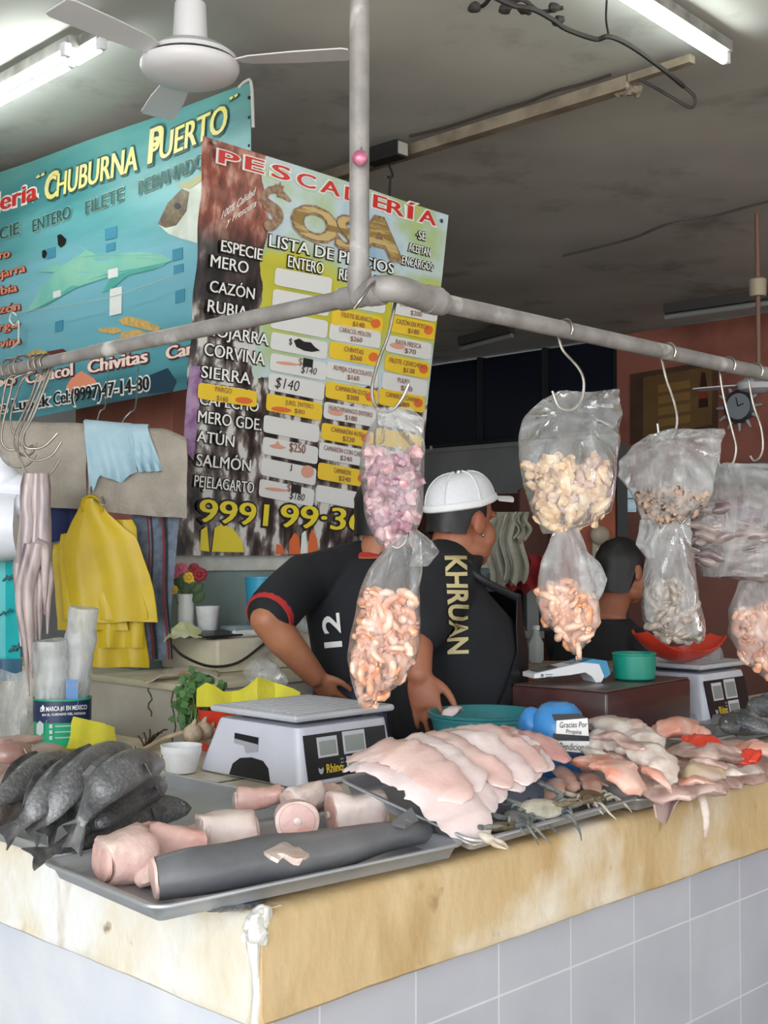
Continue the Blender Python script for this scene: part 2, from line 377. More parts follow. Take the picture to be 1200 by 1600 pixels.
b = MB(); b.tube(bez([e0, Vec((.0, 2.325, 1.958)), Vec((.035, 2.335, 1.957)), Vec((.075, 2.40, 1.957)), Vec((.115, 2.455, 1.957))], 6), .0255, 20)
b.build('elbow', m_pipe, t)
b = MB(); q = Vec((.085, 2.414, 1.957)); b.tube([q, q + U * .03], .0285, 20); b.build('collar', m_pipe, t); b = MB(); q = Vec((-.012, 2.338, 1.957)); b.tube([q - Vec((.006, -.004, 0)), q + Vec((.01, -.006, 0))], .0285, 20); b.build('collar', m_pipe, t)
R0 = Vec((.10, 2.436, 1.957))
MB().tube([R0, R0 + U * 3.2], .019, 20).build('right_pipe', m_pipe, t)
def railR(px): k = (px - 600) / F; s = (k * R0.y - R0.x) / (U.x - k * U.y); return R0 + U * s
def railL(px): k = (px - 600) / F; s = (k * A.y - A.x) / (VV.x - k * VV.y); return A + VV * s
b = MB(); c = PY(562.5, 247, 2.35); b.ball(c, (.0155, .013, .0155), 20, 14); b.tube([c + ZZ * .012, c + ZZ * .021], .0042, 8, mi=1)
solo('christmas_bauble', b, [M('pink glitter bauble', '#b8607f', .3, .3, col2='#c98aa0', scale=30), m_steel], 'small pink christmas bauble hung on the vertical pipe', 'ornament')
# ---------------------------------------------------------------- ceiling fixtures
def frame_box(mb, a, b_, wd, ht, mi=0, roll=None):   # square bar between two points
    d = (b_ - a).normalized(); s = d.cross(ZZ).normalized(); u = s.cross(d)
    rg = [[p + s * (i * wd / 2) + u * (j * ht / 2) for i, j in ((-1, -1), (1, -1), (1, 1), (-1, 1))] for p in (a, b_)]
    return mb.loft(rg, mi=mi)
fx, fy = PY(297, 90, 3.9).x, 3.9
t = thing('ceiling_fan', (fx, fy, CE), 'white ceiling fan with a round domed motor above the blue banner', 'fan')
m_fan = M('white fan enamel', '#dcdbe0', .4)
b = MB(); b.lathe((fx, fy, 0), [(.05, 3.085), (.12, 3.07), (.148, 3.048), (.150, 3.034)], 48); b.lathe((fx, fy, 0), [(.157, 3.024), (.158, 3.012), (.150, 2.995), (.12, 2.980), (.07, 2.969), (.012, 2.966)], 48); b.build('motor_housing', m_fan, t)
MB().lathe((fx, fy, 0), [(.145, 3.022), (.145, 3.036)], 48).build('gap_ring', m_black, t)
MB().lathe((fx, fy, 0), [(.053, 3.09), (.056, 3.1), (.050, 3.22), (.02, 3.225)], 32).build('canopy', m_fan, t)
MB().tube([Vec((fx, fy, 3.2)), Vec((fx, fy, CE - .03))], .012, 12).build('down_rod', m_fan, t)
for a in (-8, 112, 232):
    d = Vec((math.cos(math.radians(a)), math.sin(math.radians(a)), 0)); s_ = ZZ.cross(d)
    g = [[Vec((fx, fy, 3.03)) + d * r + s_ * (wd * (j / 4 - .5)) + ZZ * (.012 * (j / 4 - .5)) for j in range(5)] for r, wd in ((.15, .05), (.2, .09), (.35, .115), (.5, .12), (.52, .10))]
    b = MB(); b.sheet(g, .004); b.build('blade', m_fan, t)

def strip_light(name, a, b_, label, tubes, housing=True):
    t = thing(name, (a + b_) / 2 + ZZ * .06, label, 'light')
    d = (b_ - a).normalized(); s_ = d.cross(ZZ).normalized()
    if housing:
        mb = MB(); frame_box(mb, a + ZZ * .05 - d * .02, b_ + ZZ * .05 + d * .02, .05, .04); mb.build('housing', M('grimy light housing', '#8f8e8a', .6, col2='#6b6a66', scale=12), t)
    for (off, k0, k1) in tubes:
        p, q = lerp(a, b_, k0) + s_ * off, lerp(a, b_, k1) + s_ * off
        MB().tube([p, q], .0145, 14).build('tube', m_tube, t)
        for e, sg in ((p, -1), (q, 1)):
            mb = MB(); mb.box(e + d * (sg * .01) + ZZ * .015, (.03, .03, .05), math.atan2(d.y, d.x), .004); mb.build('socket', m_whitepl, t)
    return t
strip_light('fluorescent_light', PZ(112, 90, 3.225), PZ(-130, 220, 3.225), 'twin tube fluorescent light at the upper left above the blue banner', ((-.03, 0, 1), (.03, .06, 1)))
strip_light('fluorescent_light', PZ(158, 74, 3.235), PZ(118, 97, 3.235), 'short lit tube just beyond the end of the twin tube light', ((0, .05, .95),), True)
strip_light('fluorescent_light', PZ(1131, 94, 3.235), PZ(880, -65, 3.235), 'single bright bare fluorescent tube at the upper right', ((0, 0, 1),), True)
m_unlit = M('unlit tube', '#8f9190', .4)
for (a, b_, lab) in ((PZ(1040, 496, 3.2), PZ(1240, 468, 3.2), 'unlit fluorescent tube on the far ceiling at the right above the salmon wall'), (PZ(720, 545, 3.16), PZ(800, 524, 3.2), 'unlit fluorescent tube on the far dark ceiling above the windows')):
    t = thing('fluorescent_tube', (a + b_) / 2 + ZZ * .06, lab, 'light'); MB().tube([a, b_], .022, 10).build('tube', m_unlit, t)
    mb = MB(); frame_box(mb, a + ZZ * .06, b_ + ZZ * .06, .07, .07); mb.build('housing', M('dark housing', '#454443', .6), t)
# cable trunking under the ceiling
m_trunk = M('dirty cream trunking', '#8d8172', .7, col2='#6e6152', scale=8, stretch=(1, 1, 1))
t = thing('cable_trunking', PZ(760, 200, 3.29), 'dirty cream cable trunking running diagonally under the ceiling', 'trunking')
a, b_ = PZ(425, 304, 3.268), PZ(985, 130, 3.268)
mb = MB(); frame_box(mb, a, b_, .055, .05); mb.build('trunk', m_trunk, t)
mb = MB(); frame_box(mb, PZ(985, 124, 3.275), PZ(1082, 92, 3.275), .035, .03); mb.build('end_trunk', m_trunk, t)
mb = MB(); mb.tube(bez([PZ(640 + 45 * k, 226 - 14 * k + R.uniform(-3, 3), 3.272) + ZZ * .03 for k in range(8)], 4), .006, 6); mb.build('loose_wire', M('dark wire', '#3b332d', .7), t)
mb = MB()
for k in range(7): mb.ball(PZ(980 + R.uniform(-14, 16), 137 + R.uniform(-6, 12), 3.25), R.uniform(.012, .026), 9, 7, nzamp=.7, nzs=50, seed=k)
mb.build('tape_bundle', m_trunk, t)
t = thing('junction_box', PZ(612, 240, 3.28), 'dark electrical box with an open white end hanging on the trunking behind the pole', 'box')
c = PZ(612, 236, 3.255); d = (b_ - a).normalized(); mb = MB(); frame_box(mb, PZ(578, 247, 3.25), PZ(628, 232, 3.25), .07, .07); mb.build('box', M('black box', '#201e1d', .6), t)
mb = MB(); e = PZ(629, 232, 3.25); frame_box(mb, e, e + d * .004, .06, .055); mb.build('end_cap', M('grey cap', '#a8a7a2', .5), t)
mb = MB(); c = PZ(607, 256, 3.22); mb.tube(bez([c + ZZ * .03, c, PY(612, 268, c.y), PY(613, 276, c.y), PY(605, 277, c.y)], 5), .006, 6); frame_box(mb, PY(610, 276, c.y), PY(608, 312, c.y), .03, .012); mb.build('strap', M('black strap', '#1b1a1a', .7), t)
m_wire = M('black cable', '#2a2624', .7)
def zpath(pts, z): return bez([PZ(x, y, z + (R.uniform(-.006, .006))) for x, y in pts], 6)
mb = MB(); mb.tube(zpath(((735, -40), (760, -12), (800, 8), (832, 14), (862, 30), (884, 45), (930, 61), (952, 57), (985, 72), (1030, 104), (1068, 135)), CE - .09), .009, 7)
c = PZ(1068, 135, CE - .09); mb.tube(bez([c, PY(1083, 148, c.y), PY(1086, 160, c.y), PY(1078, 168, c.y), PY(1050, 152, c.y), PY(1000, 124, c.y)], 6), .006, 6)
solo('ceiling_cable', mb, m_wire, 'loose black cable snaking along the ceiling near the bright right tube', 'cable')
mb = MB(); mb.tube(zpath(((742, 12), (756, 8), (775, -10), (800, 2), (818, 0), (845, 18), (880, 12)), CE - .04), .007, 6)
for (x, y) in ((742, 12), (790, 14), (822, 16), (866, 12), (872, 33)): mb.ball(PZ(x, y, CE - .05), (.022, .022, .016), 8, 6, nzamp=.5, nzs=50, seed=x)
solo('cable_stub', mb, m_wire, 'tangle of cut black wires on the ceiling at the top edge', 'cable')
mb = MB(); mb.tube(zpath(((948, 0), (947, 30), (951, 56)), CE - .03), .004, 5); solo('wire', mb, m_wire, 'thin wire dropping to the black cable beside the right tube', 'wire')
mb = MB(); mb.tube(zpath(((880, 400), (930, 388), (990, 372), (1040, 352), (1100, 342), (1190, 318), (1260, 305)), CE - .02), .008, 5)
solo('ceiling_conduit', mb, M('grey cable', '#57534f', .7), 'thin grey cable clipped across the far ceiling above the right rail', 'cable')

# ---------------------------------------------------------------- the price board banner
t = thing('price_banner', UV(1.5, 2.06, 1.5), 'large printed price list banner of the stall with columns of prices', 'banner')
nP = -VV; bp = plane_at(UV(0, 2.06, 1), nP)
def warpP(p, g): return p + nP * (.004 * math.sin((p - C0).dot(U) * 7 + p.z * 2) + .003 * math.sin(p.z * 8))
cP = [bp(321, 211), bp(702, 336), bp(643, 868), bp(277, 868)]
def quad(c, s, t): return lerp(lerp(c[0], c[1], s), lerp(c[3], c[2], s), t)
g = [[warpP(quad(cP, i / 40, j / 40), 0) - nP * .002 for j in range(41)] for i in range(41)]
for i in range(6):  # left edge curls
    for j in range(41): g[i][j] = g[i][j] - nP * (.012 * (1 - i / 6) * (1 + math.sin(j * .9)) * .5)
def uvP(p):
    q = p - cP[3]; ex = cP[2] - cP[3]; ey = cP[0] - cP[3]; z = q.z / ey.z; r_ = q - ey * z
    return (r_.dot(ex) / ex.dot(ex), z)
def mat_price():
    m = bpy.data.materials.new('printed price banner'); m.use_nodes = True; nt = m.node_tree; N = nt.nodes; L = nt.links; b = N['Principled BSDF']; b.inputs['Roughness'].default_value = .32
    uv = N.new('ShaderNodeUVMap'); sx = N.new('ShaderNodeSeparateXYZ'); L.new(uv.outputs[0], sx.inputs[0])
    def noise_(sc, st, det=6):
        mp = N.new('ShaderNodeMapping'); mp.inputs['Scale'].default_value = st; L.new(uv.outputs[0], mp.inputs[0])
        n = N.new('ShaderNodeTexNoise'); n.inputs['Scale'].default_value = sc; n.inputs['Detail'].default_value = det; L.new(mp.outputs[0], n.inputs[0]); return n.outputs[0]
    def ramp(src, stops):
        r = N.new('ShaderNodeValToRGB'); el = r.color_ramp.elements
        while len(el) < len(stops): el.new(.5)
        for e, (p, c) in zip(el, stops): e.position = p; e.color = lin(c)
        L.new(src, r.inputs[0]); return r.outputs[0]
    def mth(op, a, c):
        n = N.new('ShaderNodeMath'); n.operation = op
        for i, x in enumerate((a, c)):
            if isinstance(x, (int, float)): n.inputs[i].default_value = x
            else: L.new(x, n.inputs[i])
        return n.outputs[0]
    def mix(f, a, c):
        n = N.new('ShaderNodeMix'); n.data_type = 'RGBA'; L.new(f, n.inputs[0]); L.new(a, n.inputs[6]); L.new(c, n.inputs[7]); return n.outputs[2]
    nb = noise_(3.5, (1, 1.3, 1)); nf = noise_(11, (2.0, 1.0, 1), 9)
    vr = ramp(sx.outputs[1], [(.30, (.12, .12, .12)), (.52, (.2, .2, .2)), (.62, (.55, .55, .55)), (.72, (.6, .6, .6)), (.8, (.15, .15, .15))])
    sky = ramp(mth('ADD', mth('MULTIPLY', nb, .7), mth('MULTIPLY', vr, .5)), [(.28, '#8fb3cb'), (.42, '#bfd0d8'), (.52, '#a9bf8a'), (.6, '#c2bd3c'), (.72, '#b8b23a'), (.8, '#86ab5a')])
    bark = ramp(nf, [(.40, '#171414'), (.47, '#4a3b36'), (.53, '#75706c'), (.58, '#cfccc8')])
    rust = ramp(nf, [(.36, '#5d2c22'), (.5, '#93503f'), (.62, '#c99a8a')])
    blk = ramp(nf, [(.45, '#191617'), (.62, '#45383a'), (.75, '#8f8a8a')])
    nu = mth('ADD', sx.outputs[0], mth('MULTIPLY', mth('SUBTRACT', nb, .5), .25))
    lf = mth('GREATER_THAN', .245, nu)
    lowv = mth('ADD', sx.outputs[1], mth('MULTIPLY', mth('SUBTRACT', nb, .5), .35)); low = mth('GREATER_THAN', .44, lowv)
    tp = ramp(sx.outputs[1], [(.74, (0, 0, 0)), (.82, (1, 1, 1))]); mid = ramp(sx.outputs[1], [(.56, (0, 0, 0)), (.62, (1, 1, 1))])
    left = mix(tp, mix(mid, bark, blk), rust)
    col = mix(low, sky, bark); col = mix(lf, col, left); L.new(col, b.inputs['Base Color']); return m
b = MB(); b.sheet(g, .003); b.build('sheet', mat_price(), t, uvf=uvP)
K_w = M('ink white', '#e9e8e4', .4); K_k = M('ink black', '#151414', .4); K_r = M('ink red', '#c8322a', .4); K_y = M('ink yellow', '#e3cf2e', .4)
K_g = M('ink gold', '#8f7440', .4, col2='#c4ab74', scale=14, lo=.45, hi=.55, stretch=(.3, .3, 3)); K_o = M('ink orange', '#dc6a35', .4); K_py = M('price sticker yellow', '#e6c233', .4); K_pw = M('price strip white', '#d9d9d8', .4)
K_br = M('ink brown', '#7f614b', .5, col2='#a98d74', scale=60); K_pk = M('ink salmon', '#d69a86', .5); K_pu = M('ink purple', '#7d5489', .5, col2='#a88bab', scale=20); K_dr = M('ink dull red', '#8a5a48', .5)
def LP(txt, p0, p1, h, mat, **k):
    k.setdefault('gap', .0066)
    return lettering(t, txt, bp, nP, p0, p1, h, mat, lean=.077, warp=warpP, **k)
def shape(parent, pt, n, poly, mat, name, gap=.003, warp=None, sub=True):
    q = [pt(*p) + n * gap for p in poly]
    if warp: q = [warp(a, 0) for a in q]
    k = len(q); mb = MB(); mb.add(q + [a - n * .0012 for a in q], [tuple(range(k)), tuple(range(2 * k - 1, k - 1, -1))] + [(i, k + i, k + (i + 1) % k, (i + 1) % k) for i in range(k)])
    return mb.build(name, mat, parent, smooth=False)
def SP(poly, mat, name='printed_shape', gap=.003): return shape(t, bp, nP, poly, mat, name, gap, warpP)
def rpoly(x0, y0, x1, y1, h, lean=.077, r=5):     # slanted rounded strip; (x0,y0)-(x1,y1) top edge
    dx, dy = -lean * h, h; o = []
    P4 = [(x0, y0), (x1, y1), (x1 + dx, y1 + dy), (x0 + dx, y0 + dy)]
    for i in range(4):
        a, c, e = P4[i - 1], P4[i], P4[(i + 1) % 4]
        la, le = math.dist(a, c), math.dist(e, c)
        p = (c[0] + (a[0] - c[0]) * r / la, c[1] + (a[1] - c[1]) * r / la); q = (c[0] + (e[0] - c[0]) * r / le, c[1] + (e[1] - c[1]) * r / le)
        m_ = ((p[0] + q[0]) / 4 + c[0] / 2, (p[1] + q[1]) / 4 + c[1] / 2); o += [p, m_, q]
    return o
def ell(cx, cy, rx, ry, a=0, n=16): return [(cx + rx * math.cos(k * 2 * math.pi / n) * math.cos(a) - ry * math.sin(k * 2 * math.pi / n) * math.sin(a), cy + rx * math.cos(k * 2 * math.pi / n) * math.sin(a) + ry * math.sin(k * 2 * math.pi / n) * math.cos(a)) for k in range(n)]
for ch, x, y, wd in (('P', 342, 254, 30), ('E', 384, 264, 27), ('S', 425, 276, 26), ('C', 463, 289, 27), ('A', 499, 300, 29), ('D', 537, 312, 24), ('E', 582, 324, 20), ('R', 604, 332, 26), ('Í', 637, 341, 10), ('A', 655, 346, 25)):
    LP(ch, (x, y), (x + wd, y + wd * .28), 21, K_r, outline=K_w, off=.02, ow=.05)
for (s, p0, p1, h) in (('O', (457, 366), (520, 383), 50), ('S', (524, 386), (552, 393), 50), ('A', (553, 391), (622, 406), 58)):
    LP(s, p0, p1, h, K_g, outline=K_br, off=.035, ow=.03)
# seahorse emblem in place of the first letter
sea = [(436, 300), (427, 296), (417, 301), (413, 311), (421, 321), (431, 330), (434, 341), (429, 351), (421, 357), (415, 351), (420, 345), (426, 349)]
sw = [5, 6, 5, 6, 8, 9, 8, 6, 5, 4, 3, 2]
sp = bez([Vec((x, y, 0)) for x, y in sea], 4); lft = []; rgt = []
for i, p in enumerate(sp):
    d = (sp[min(i + 1, len(sp) - 1)] - sp[max(i - 1, 0)]).normalized(); wd = ip([(k * 4, v) for k, v in enumerate(sw)], i); n_ = Vec((-d.y, d.x, 0)); sp_ = wd + (1.6 if i % 3 == 0 else 0)
    lft.append(p + n_ * sp_); rgt.append(p - n_ * wd)
mb = MB(); qs = [warpP(bp(p.x, p.y) + nP * .004, 0) for p in lft] + [warpP(bp(p.x, p.y) + nP * .004, 0) for p in rgt]; k = len(lft)
mb.add(qs, [(i, i + 1, k + i + 1, k + i) for i in range(k - 1)]); mb.build('seahorse_emblem', K_br, t, smooth=False)
SP([(437, 295), (444, 300), (455, 314), (452, 316), (440, 309), (432, 308)], K_br, 'seahorse_snout', .0045); SP([(428, 297), (431, 286), (434, 291), (438, 284), (440, 291), (444, 290), (441, 299)], K_br, 'seahorse_crown', .0045)
LP('100% Calidad', (344, 343), (399, 303), 12, K_w, shear=.35, off=.012); LP('y Frescura', (351, 353), (399, 322), 11, K_w, shear=.35, off=.012)
LP('LISTA DE PRECIOS', (419, 385), (612, 429), 19, K_w, outline=K_k, off=.015, ow=.055)
LP('ESPECIE', (343, 393), (408, 407), 18, K_w, outline=K_k, off=.02, ow=.06); LP('ENTERO', (448, 417), (502, 429), 18, K_w, outline=K_k, off=.02, ow=.06); LP('REBANADO', (526, 437), (602, 452), 17, K_w, outline=K_k, off=.02, ow=.06)
for s, p0, p1 in (('·SE', (650, 373), (664, 376)), ('ACEPTAN', (637, 392), (671, 401)), ('ENCARGOS·', (626, 413), (677, 424))): LP(s, p0, p1, 13, K_w, outline=K_k, off=.015, ow=.06)
for s, p0, p1, h in (('MERO', (326, 417), (386, 428), 19), ('CAZÓN', (325, 456), (396, 468), 18), ('RUBIA', (322, 487), (385, 498), 19), ('MOJARRA', (318, 523), (419, 540), 19), ('CORVINA', (317, 555), (413, 571), 20), ('SIERRA', (312, 590), (390, 601), 19),
                     ('CABEZA', (313, 615), (394, 626), 17), ('CAPECHO', (309, 632), (402, 644), 17), ('MERO GDE.', (306, 660), (406, 673), 19), ('ATÚN', (304, 690), (362, 699), 18), ('SALMÓN', (303, 728), (388, 737), 19), ('PEJELAGARTO', (300, 760), (393, 771), 18)):
    LP(s, p0, p1, h, K_w, outline=K_k, off=.012, ow=.05)
for s, p0, p1 in (('9991', (308, 815), (415, 822)), ('99·36·05', (436, 823), (636, 833))): LP(s, p0, p1, 36, K_y, outline=K_k, off=.02, ow=.045)
SP(rpoly(307, 598, 400, 612, 25), K_py, 'price_sticker', .0105); LP('PARGO', (332, 612), (358, 616), 8, K_dr, gap=.013); LP('$160', (334, 626), (352, 629), 8, K_dr, gap=.013); SP(ell(378, 626, 14, 5, .1), K_o, 'printed_fish', .0125)
# price strips, column by column
col1 = [(430, 418, '', 0), (427, 451, '', 0), (425, 485, '', 0), (425, 518, '$ 130', 2), (424, 551, '$170', 3), (421, 582, '$140', 4), (417, 614, 'JUREL ENTERO|$80', 1), (412, 648, '', 0), (410, 682, '$250', 5), (407, 715, '', 6), (404, 748, '$180', 3)]
for (x, y, s, kd) in col1:
    SP(rpoly(x, y, x + 87, y + 17, 27), K_py if kd == 1 else K_pw, 'price_strip', .004)
    if kd == 1:
        a, c = s.split('|'); LP(a, (x + 28, y + 18), (x + 72, y + 25), 7.5, K_dr, gap=.0075); LP(c, (x + 42, y + 31), (x + 58, y + 34), 7, K_dr, gap=.0075); SP(ell(x + 22, y + 26, 16, 4, .12), K_o, 'printed_fish', .0068)
    elif kd == 2:
        SP([(x + 34, y + 14), (x + 42, y + 11), (x + 50, y + 16), (x + 60, y + 17), (x + 66, y + 24), (x + 74, y + 30), (x + 62, y + 32), (x + 50, y + 30), (x + 38, y + 24)], K_k, 'ink_scribble', .0075); LP('$', (x + 26, y + 20), (x + 31, y + 21), 10, K_k, gap=.0075)
    elif kd == 3:
        LP('$', (x + 42, y + 19), (x + 48, y + 20), 11, K_dr, gap=.0075); SP(rpoly(x + 50, y + 8, x + 65, y + 11, 13, r=1), K_k, 'ink_block', .0072); LP('$180' if y > 700 else '$140', (x + 46, y + 31), (x + 70, y + 35), 11, K_k, gap=.0075, shear=.2); SP(ell(x + 25, y + 17, 18, 2.5, .12), K_pk, 'printed_fish', .0068)
    elif kd == 4: LP(s, (x + 8, y + 23), (x + 46, y + 30), 17, K_k, gap=.0075, shear=.2, off=-.005)
    elif kd == 5: LP(s, (x + 40, y + 23), (x + 65, y + 27), 14, K_dr, gap=.0075, off=.02); SP([(x + 8, y + 14), (x + 18, y + 12), (x + 22, y + 7), (x + 26, y + 13), (x + 36, y + 18), (x + 26, y + 20), (x + 14, y + 18)], K_pk, 'printed_fish', .0068)
    elif kd == 6: SP(ell(x + 72, y + 22, 10, 10), K_pk, 'printed_fish', .0068); LP('J', (x + 43, y + 18), (x + 47, y + 19), 8, K_k, gap=.0075)
col2 = [(522, 450, '', 0), (518, 481, 'FILETE BLANCO|$140', 1), (515, 504, 'CARACOL MOLON|$260', 0), (515, 533, 'CHIVITAS|$260', 1), (511, 564, 'ALMEJA CHOCOLATE|$160', 0), (510, 595, 'CAMARÓN 21/25|$300', 1), (507, 627, 'HUACHINANGO ENTERO|$180', 0), (503, 660, 'CAMARÓN 41/50|$220', 1), (499, 690, 'CAMARÓN CON CABEZA|$240', 0), (497, 722, 'CAMARÓN|$240', 1), (494, 757, '', 0)]
col3 = [(612, 464, 'CARACOL CHICO|$200', 0), (608, 492, 'CAZÓN EN POSTA|$180', 1), (603, 523, 'RAYA FRESCA|$70', 0), (601, 553, 'FILETE CEVICHERO|$120', 1), (597, 581, 'PULPO|$90', 0), (592, 606, 'CAMARÓN CHAPAS|$80', 1), (590, 638, '', 0), (586, 668, '', 1), (583, 700, '', 0)]
for cl, wd in ((col2, 79), (col3, 72)):
    for (x, y, s, kd) in cl:
        SP(rpoly(x, y, x + wd, y + wd * .19, 26), K_py if kd else K_pw, 'price_strip', .004)
        if s:
            a, c = s.split('|'); n_ = min(len(a) * 3.7, wd - 12); x0 = x + (wd - n_) * .42
            LP(a, (x0, y + 12 + .19 * (x0 - x)), (x0 + n_, y + 12 + .19 * (x0 + n_ - x)), 7.5, K_dr, gap=.0075, off=.01); x0 = x + wd * .38
            LP(c, (x0, y + 24 + .12 * wd * .5), (x0 + 18, y + 27 + .12 * wd * .5), 7.5, K_dr, gap=.0075, off=.01)
            if kd: SP(ell(x + wd * .84, y + wd * .19 + 10, 7, 7), K_o, 'printed_fish', .0068)
            elif 'HUACH' in s or 'RAYA' in s: SP(ell(x + 16, y + 18, 12, 4, .2), K_pk, 'printed_fish', .0068)
SP([(312, 572), (318, 570), (309, 640), (300, 720), (284, 700), (290, 620), (297, 572)], K_pu, 'printed_streak', .003)
SP([(330, 862), (334, 825), (346, 818), (364, 828), (376, 845), (381, 863)], K_y, 'printed_fish'); SP([(312, 860), (313, 828), (322, 822), (326, 862)], K_y, 'printed_fish')
SP([(452, 866), (452, 846), (460, 832), (468, 840), (470, 866)], K_o, 'printed_fish'); SP([(470, 866), (472, 834), (478, 828), (482, 866)], K_w, 'printed_fish'); SP([(482, 866), (484, 836), (488, 826), (496, 842), (498, 866)], K_o, 'printed_fish')
SP([(430, 866), (432, 850), (440, 852), (446, 866)], K_o, 'printed_fish')
for (x, y) in ((690, 345), (695, 470), (335, 222), (672, 700)): MB().lathe(warpP(bp(x, y), 0) + nP * .002, [(.009, 0), (.009, .003), (.004, .003)], 12, ax=nP).build('eyelet', m_steel, t)

# ---------------------------------------------------------------- the blue banner
tp = Vec((PY(390, 300, 4.52).x, 4.52, 0)); t = thing('fish_banner', tp + VV * .8 + ZZ * 2, 'sea blue banner with a shark and yellow lettering under the ceiling fan', 'banner')
nB = -U; bb = plane_at(tp, nB)
cB = [bb(-105, 306), bb(393, 128), bb(397, 588), bb(-105, 681)]
uvB = lambda p: ((p - cB[3]).dot(-VV) / (cB[2] - cB[3]).dot(-VV), (p.z - cB[2].z) / (cB[1].z - cB[2].z))
def warpB(p, g): return p + nB * (.004 * math.sin((p - C0).dot(VV) * 6 + 1) + .003 * math.sin(p.z * 9))
def mat_sea():
    m = bpy.data.materials.new('printed sea banner'); m.use_nodes = True; nt = m.node_tree; N = nt.nodes; L = nt.links; b = N['Principled BSDF']; b.inputs['Roughness'].default_value = .35
    uv = N.new('ShaderNodeUVMap'); mp = N.new('ShaderNodeMapping'); mp.inputs['Scale'].default_value = (2.2, 5, 1); L.new(uv.outputs[0], mp.inputs[0])
    n = N.new('ShaderNodeTexNoise'); n.inputs['Scale'].default_value = 1.6; n.inputs['Detail'].default_value = 5; L.new(mp.outputs[0], n.inputs[0])
    sx = N.new('ShaderNodeSeparateXYZ'); L.new(uv.outputs[0], sx.inputs[0])
    ad = N.new('ShaderNodeMath'); ad.operation = 'MULTIPLY_ADD'; L.new(n.outputs[0], ad.inputs[0]); ad.inputs[1].default_value = .55; L.new(sx.outputs[1], ad.inputs[2])
    r = N.new('ShaderNodeValToRGB'); el = r.color_ramp.elements
    st = [(.22, '#2f5560'), (.36, '#4a8b96'), (.55, '#68a4b3'), (.8, '#79b0bf'), (.98, '#5d9ea4'), (1.15, '#3f8286'), (1.4, '#67a5a2')]
    while len(el) < len(st): el.new(.5)
    for e, (p, c) in zip(el, st): e.position = p / 1.55; e.color = lin(c)
    dv = N.new('ShaderNodeMath'); dv.operation = 'DIVIDE'; L.new(ad.outputs[0], dv.inputs[0]); dv.inputs[1].default_value = 1.55
    L.new(dv.outputs[0], r.inputs[0]); L.new(r.outputs[0], b.inputs['Base Color']); return m
g = [[warpB(quad(cB, i / 40, j / 24), 0) - nB * .002 for j in range(25)] for i in range(41)]
b = MB(); b.sheet(g, .003); b.build('sheet', mat_sea(), t, uvf=uvB)
def LB(txt, p0, p1, h, mat, **k):
    k['gap'] = k.get('gap', .004) + .003
    return lettering(t, txt, bb, nB, p0, p1, h, mat, warp=warpB, **k)
def SB(poly, mat, name='printed_shape', gap=.0026): return shape(t, bb, nB, poly, mat, name, gap, warpB)
I_y = M('ink pale yellow', '#e2da7a', .4, col2='#d8cf98', scale=5); I_sh = M('ink shadow green', '#33564f', .5); I_dk = M('ink dark teal', '#2c5454', .5); I_lt = M('ink pale teal', '#8fb9ae', .5); I_or = M('ink coral', '#df8a6a', .4); I_crm = M('ink cream pink', '#eed3c8', .4); I_dr = M('ink dark red', '#5f2a28', .5)
LB('“', (58, 288), (70, 283), 14, I_y, outline=I_sh, off=.03); LB('CHUBURNA', (74, 314), (216, 266), 36, I_y, outline=I_sh, off=.03, ow=.035, shear=.1); LB('C', (73, 314), (93, 307), 42, I_y, outline=I_sh, off=.04, gap=.0055, shear=.1)
LB('PUERTO', (235, 257), (358, 205), 40, I_y, outline=I_sh, off=.03, ow=.035, shear=.1); LB('P', (234, 257), (256, 248), 55, I_y, outline=I_sh, off=.03, gap=.0055, shear=.1); LB('”', (362, 167), (374, 161), 14, I_y, outline=I_sh, off=.03)
LB('Pescaderia', (-88, 359), (58, 311), 26, K_r, outline=K_w, off=.03, ow=.05)
for s, p0, p1, h in (('ESPECIE', (-36, 390), (32, 365), 18), ('ENTERO', (53, 363), (114, 341), 19), ('FILETE', (138, 336), (195, 313), 20), ('REBANADO', (219, 305), (322, 262), 22)): LB(s, p0, p1, h, I_dk, outline=I_lt, off=.02, ow=.03)
for s, p0, p1, h in (('Mero', (-20, 410), (17, 402), 13), ('Mojarra', (-20, 442), (40, 424), 13), ('Rubia', (-20, 466), (27, 455), 13), ('Cazón', (-22, 495), (31, 484), 13), ('Pargo', (-22, 523), (30, 511), 13), ('Corvina', (-28, 551), (33, 537), 13)): LB(s, p0, p1, h, I_or, outline=I_dr, off=.03, ow=.03)
for s, p0, p1, h in (('Pulpo', (-42, 613), (25, 601), 17), ('Caracol', (42, 600), (117, 587), 19), ('Chivitas', (142, 584), (232, 566), 20), ('Camarón', (262, 562), (372, 540), 20)): LB(s, p0, p1, h, I_crm, outline=I_dr, off=.04, ow=.05)
LB('Cel:(9997)47-14-80', (86, 633), (234, 609), 20, K_k, outline=K_w, off=.03, ow=.06); LB('ke Lupek', (-8, 647), (79, 634), 18, K_k, outline=K_w, off=.03, ow=.06)
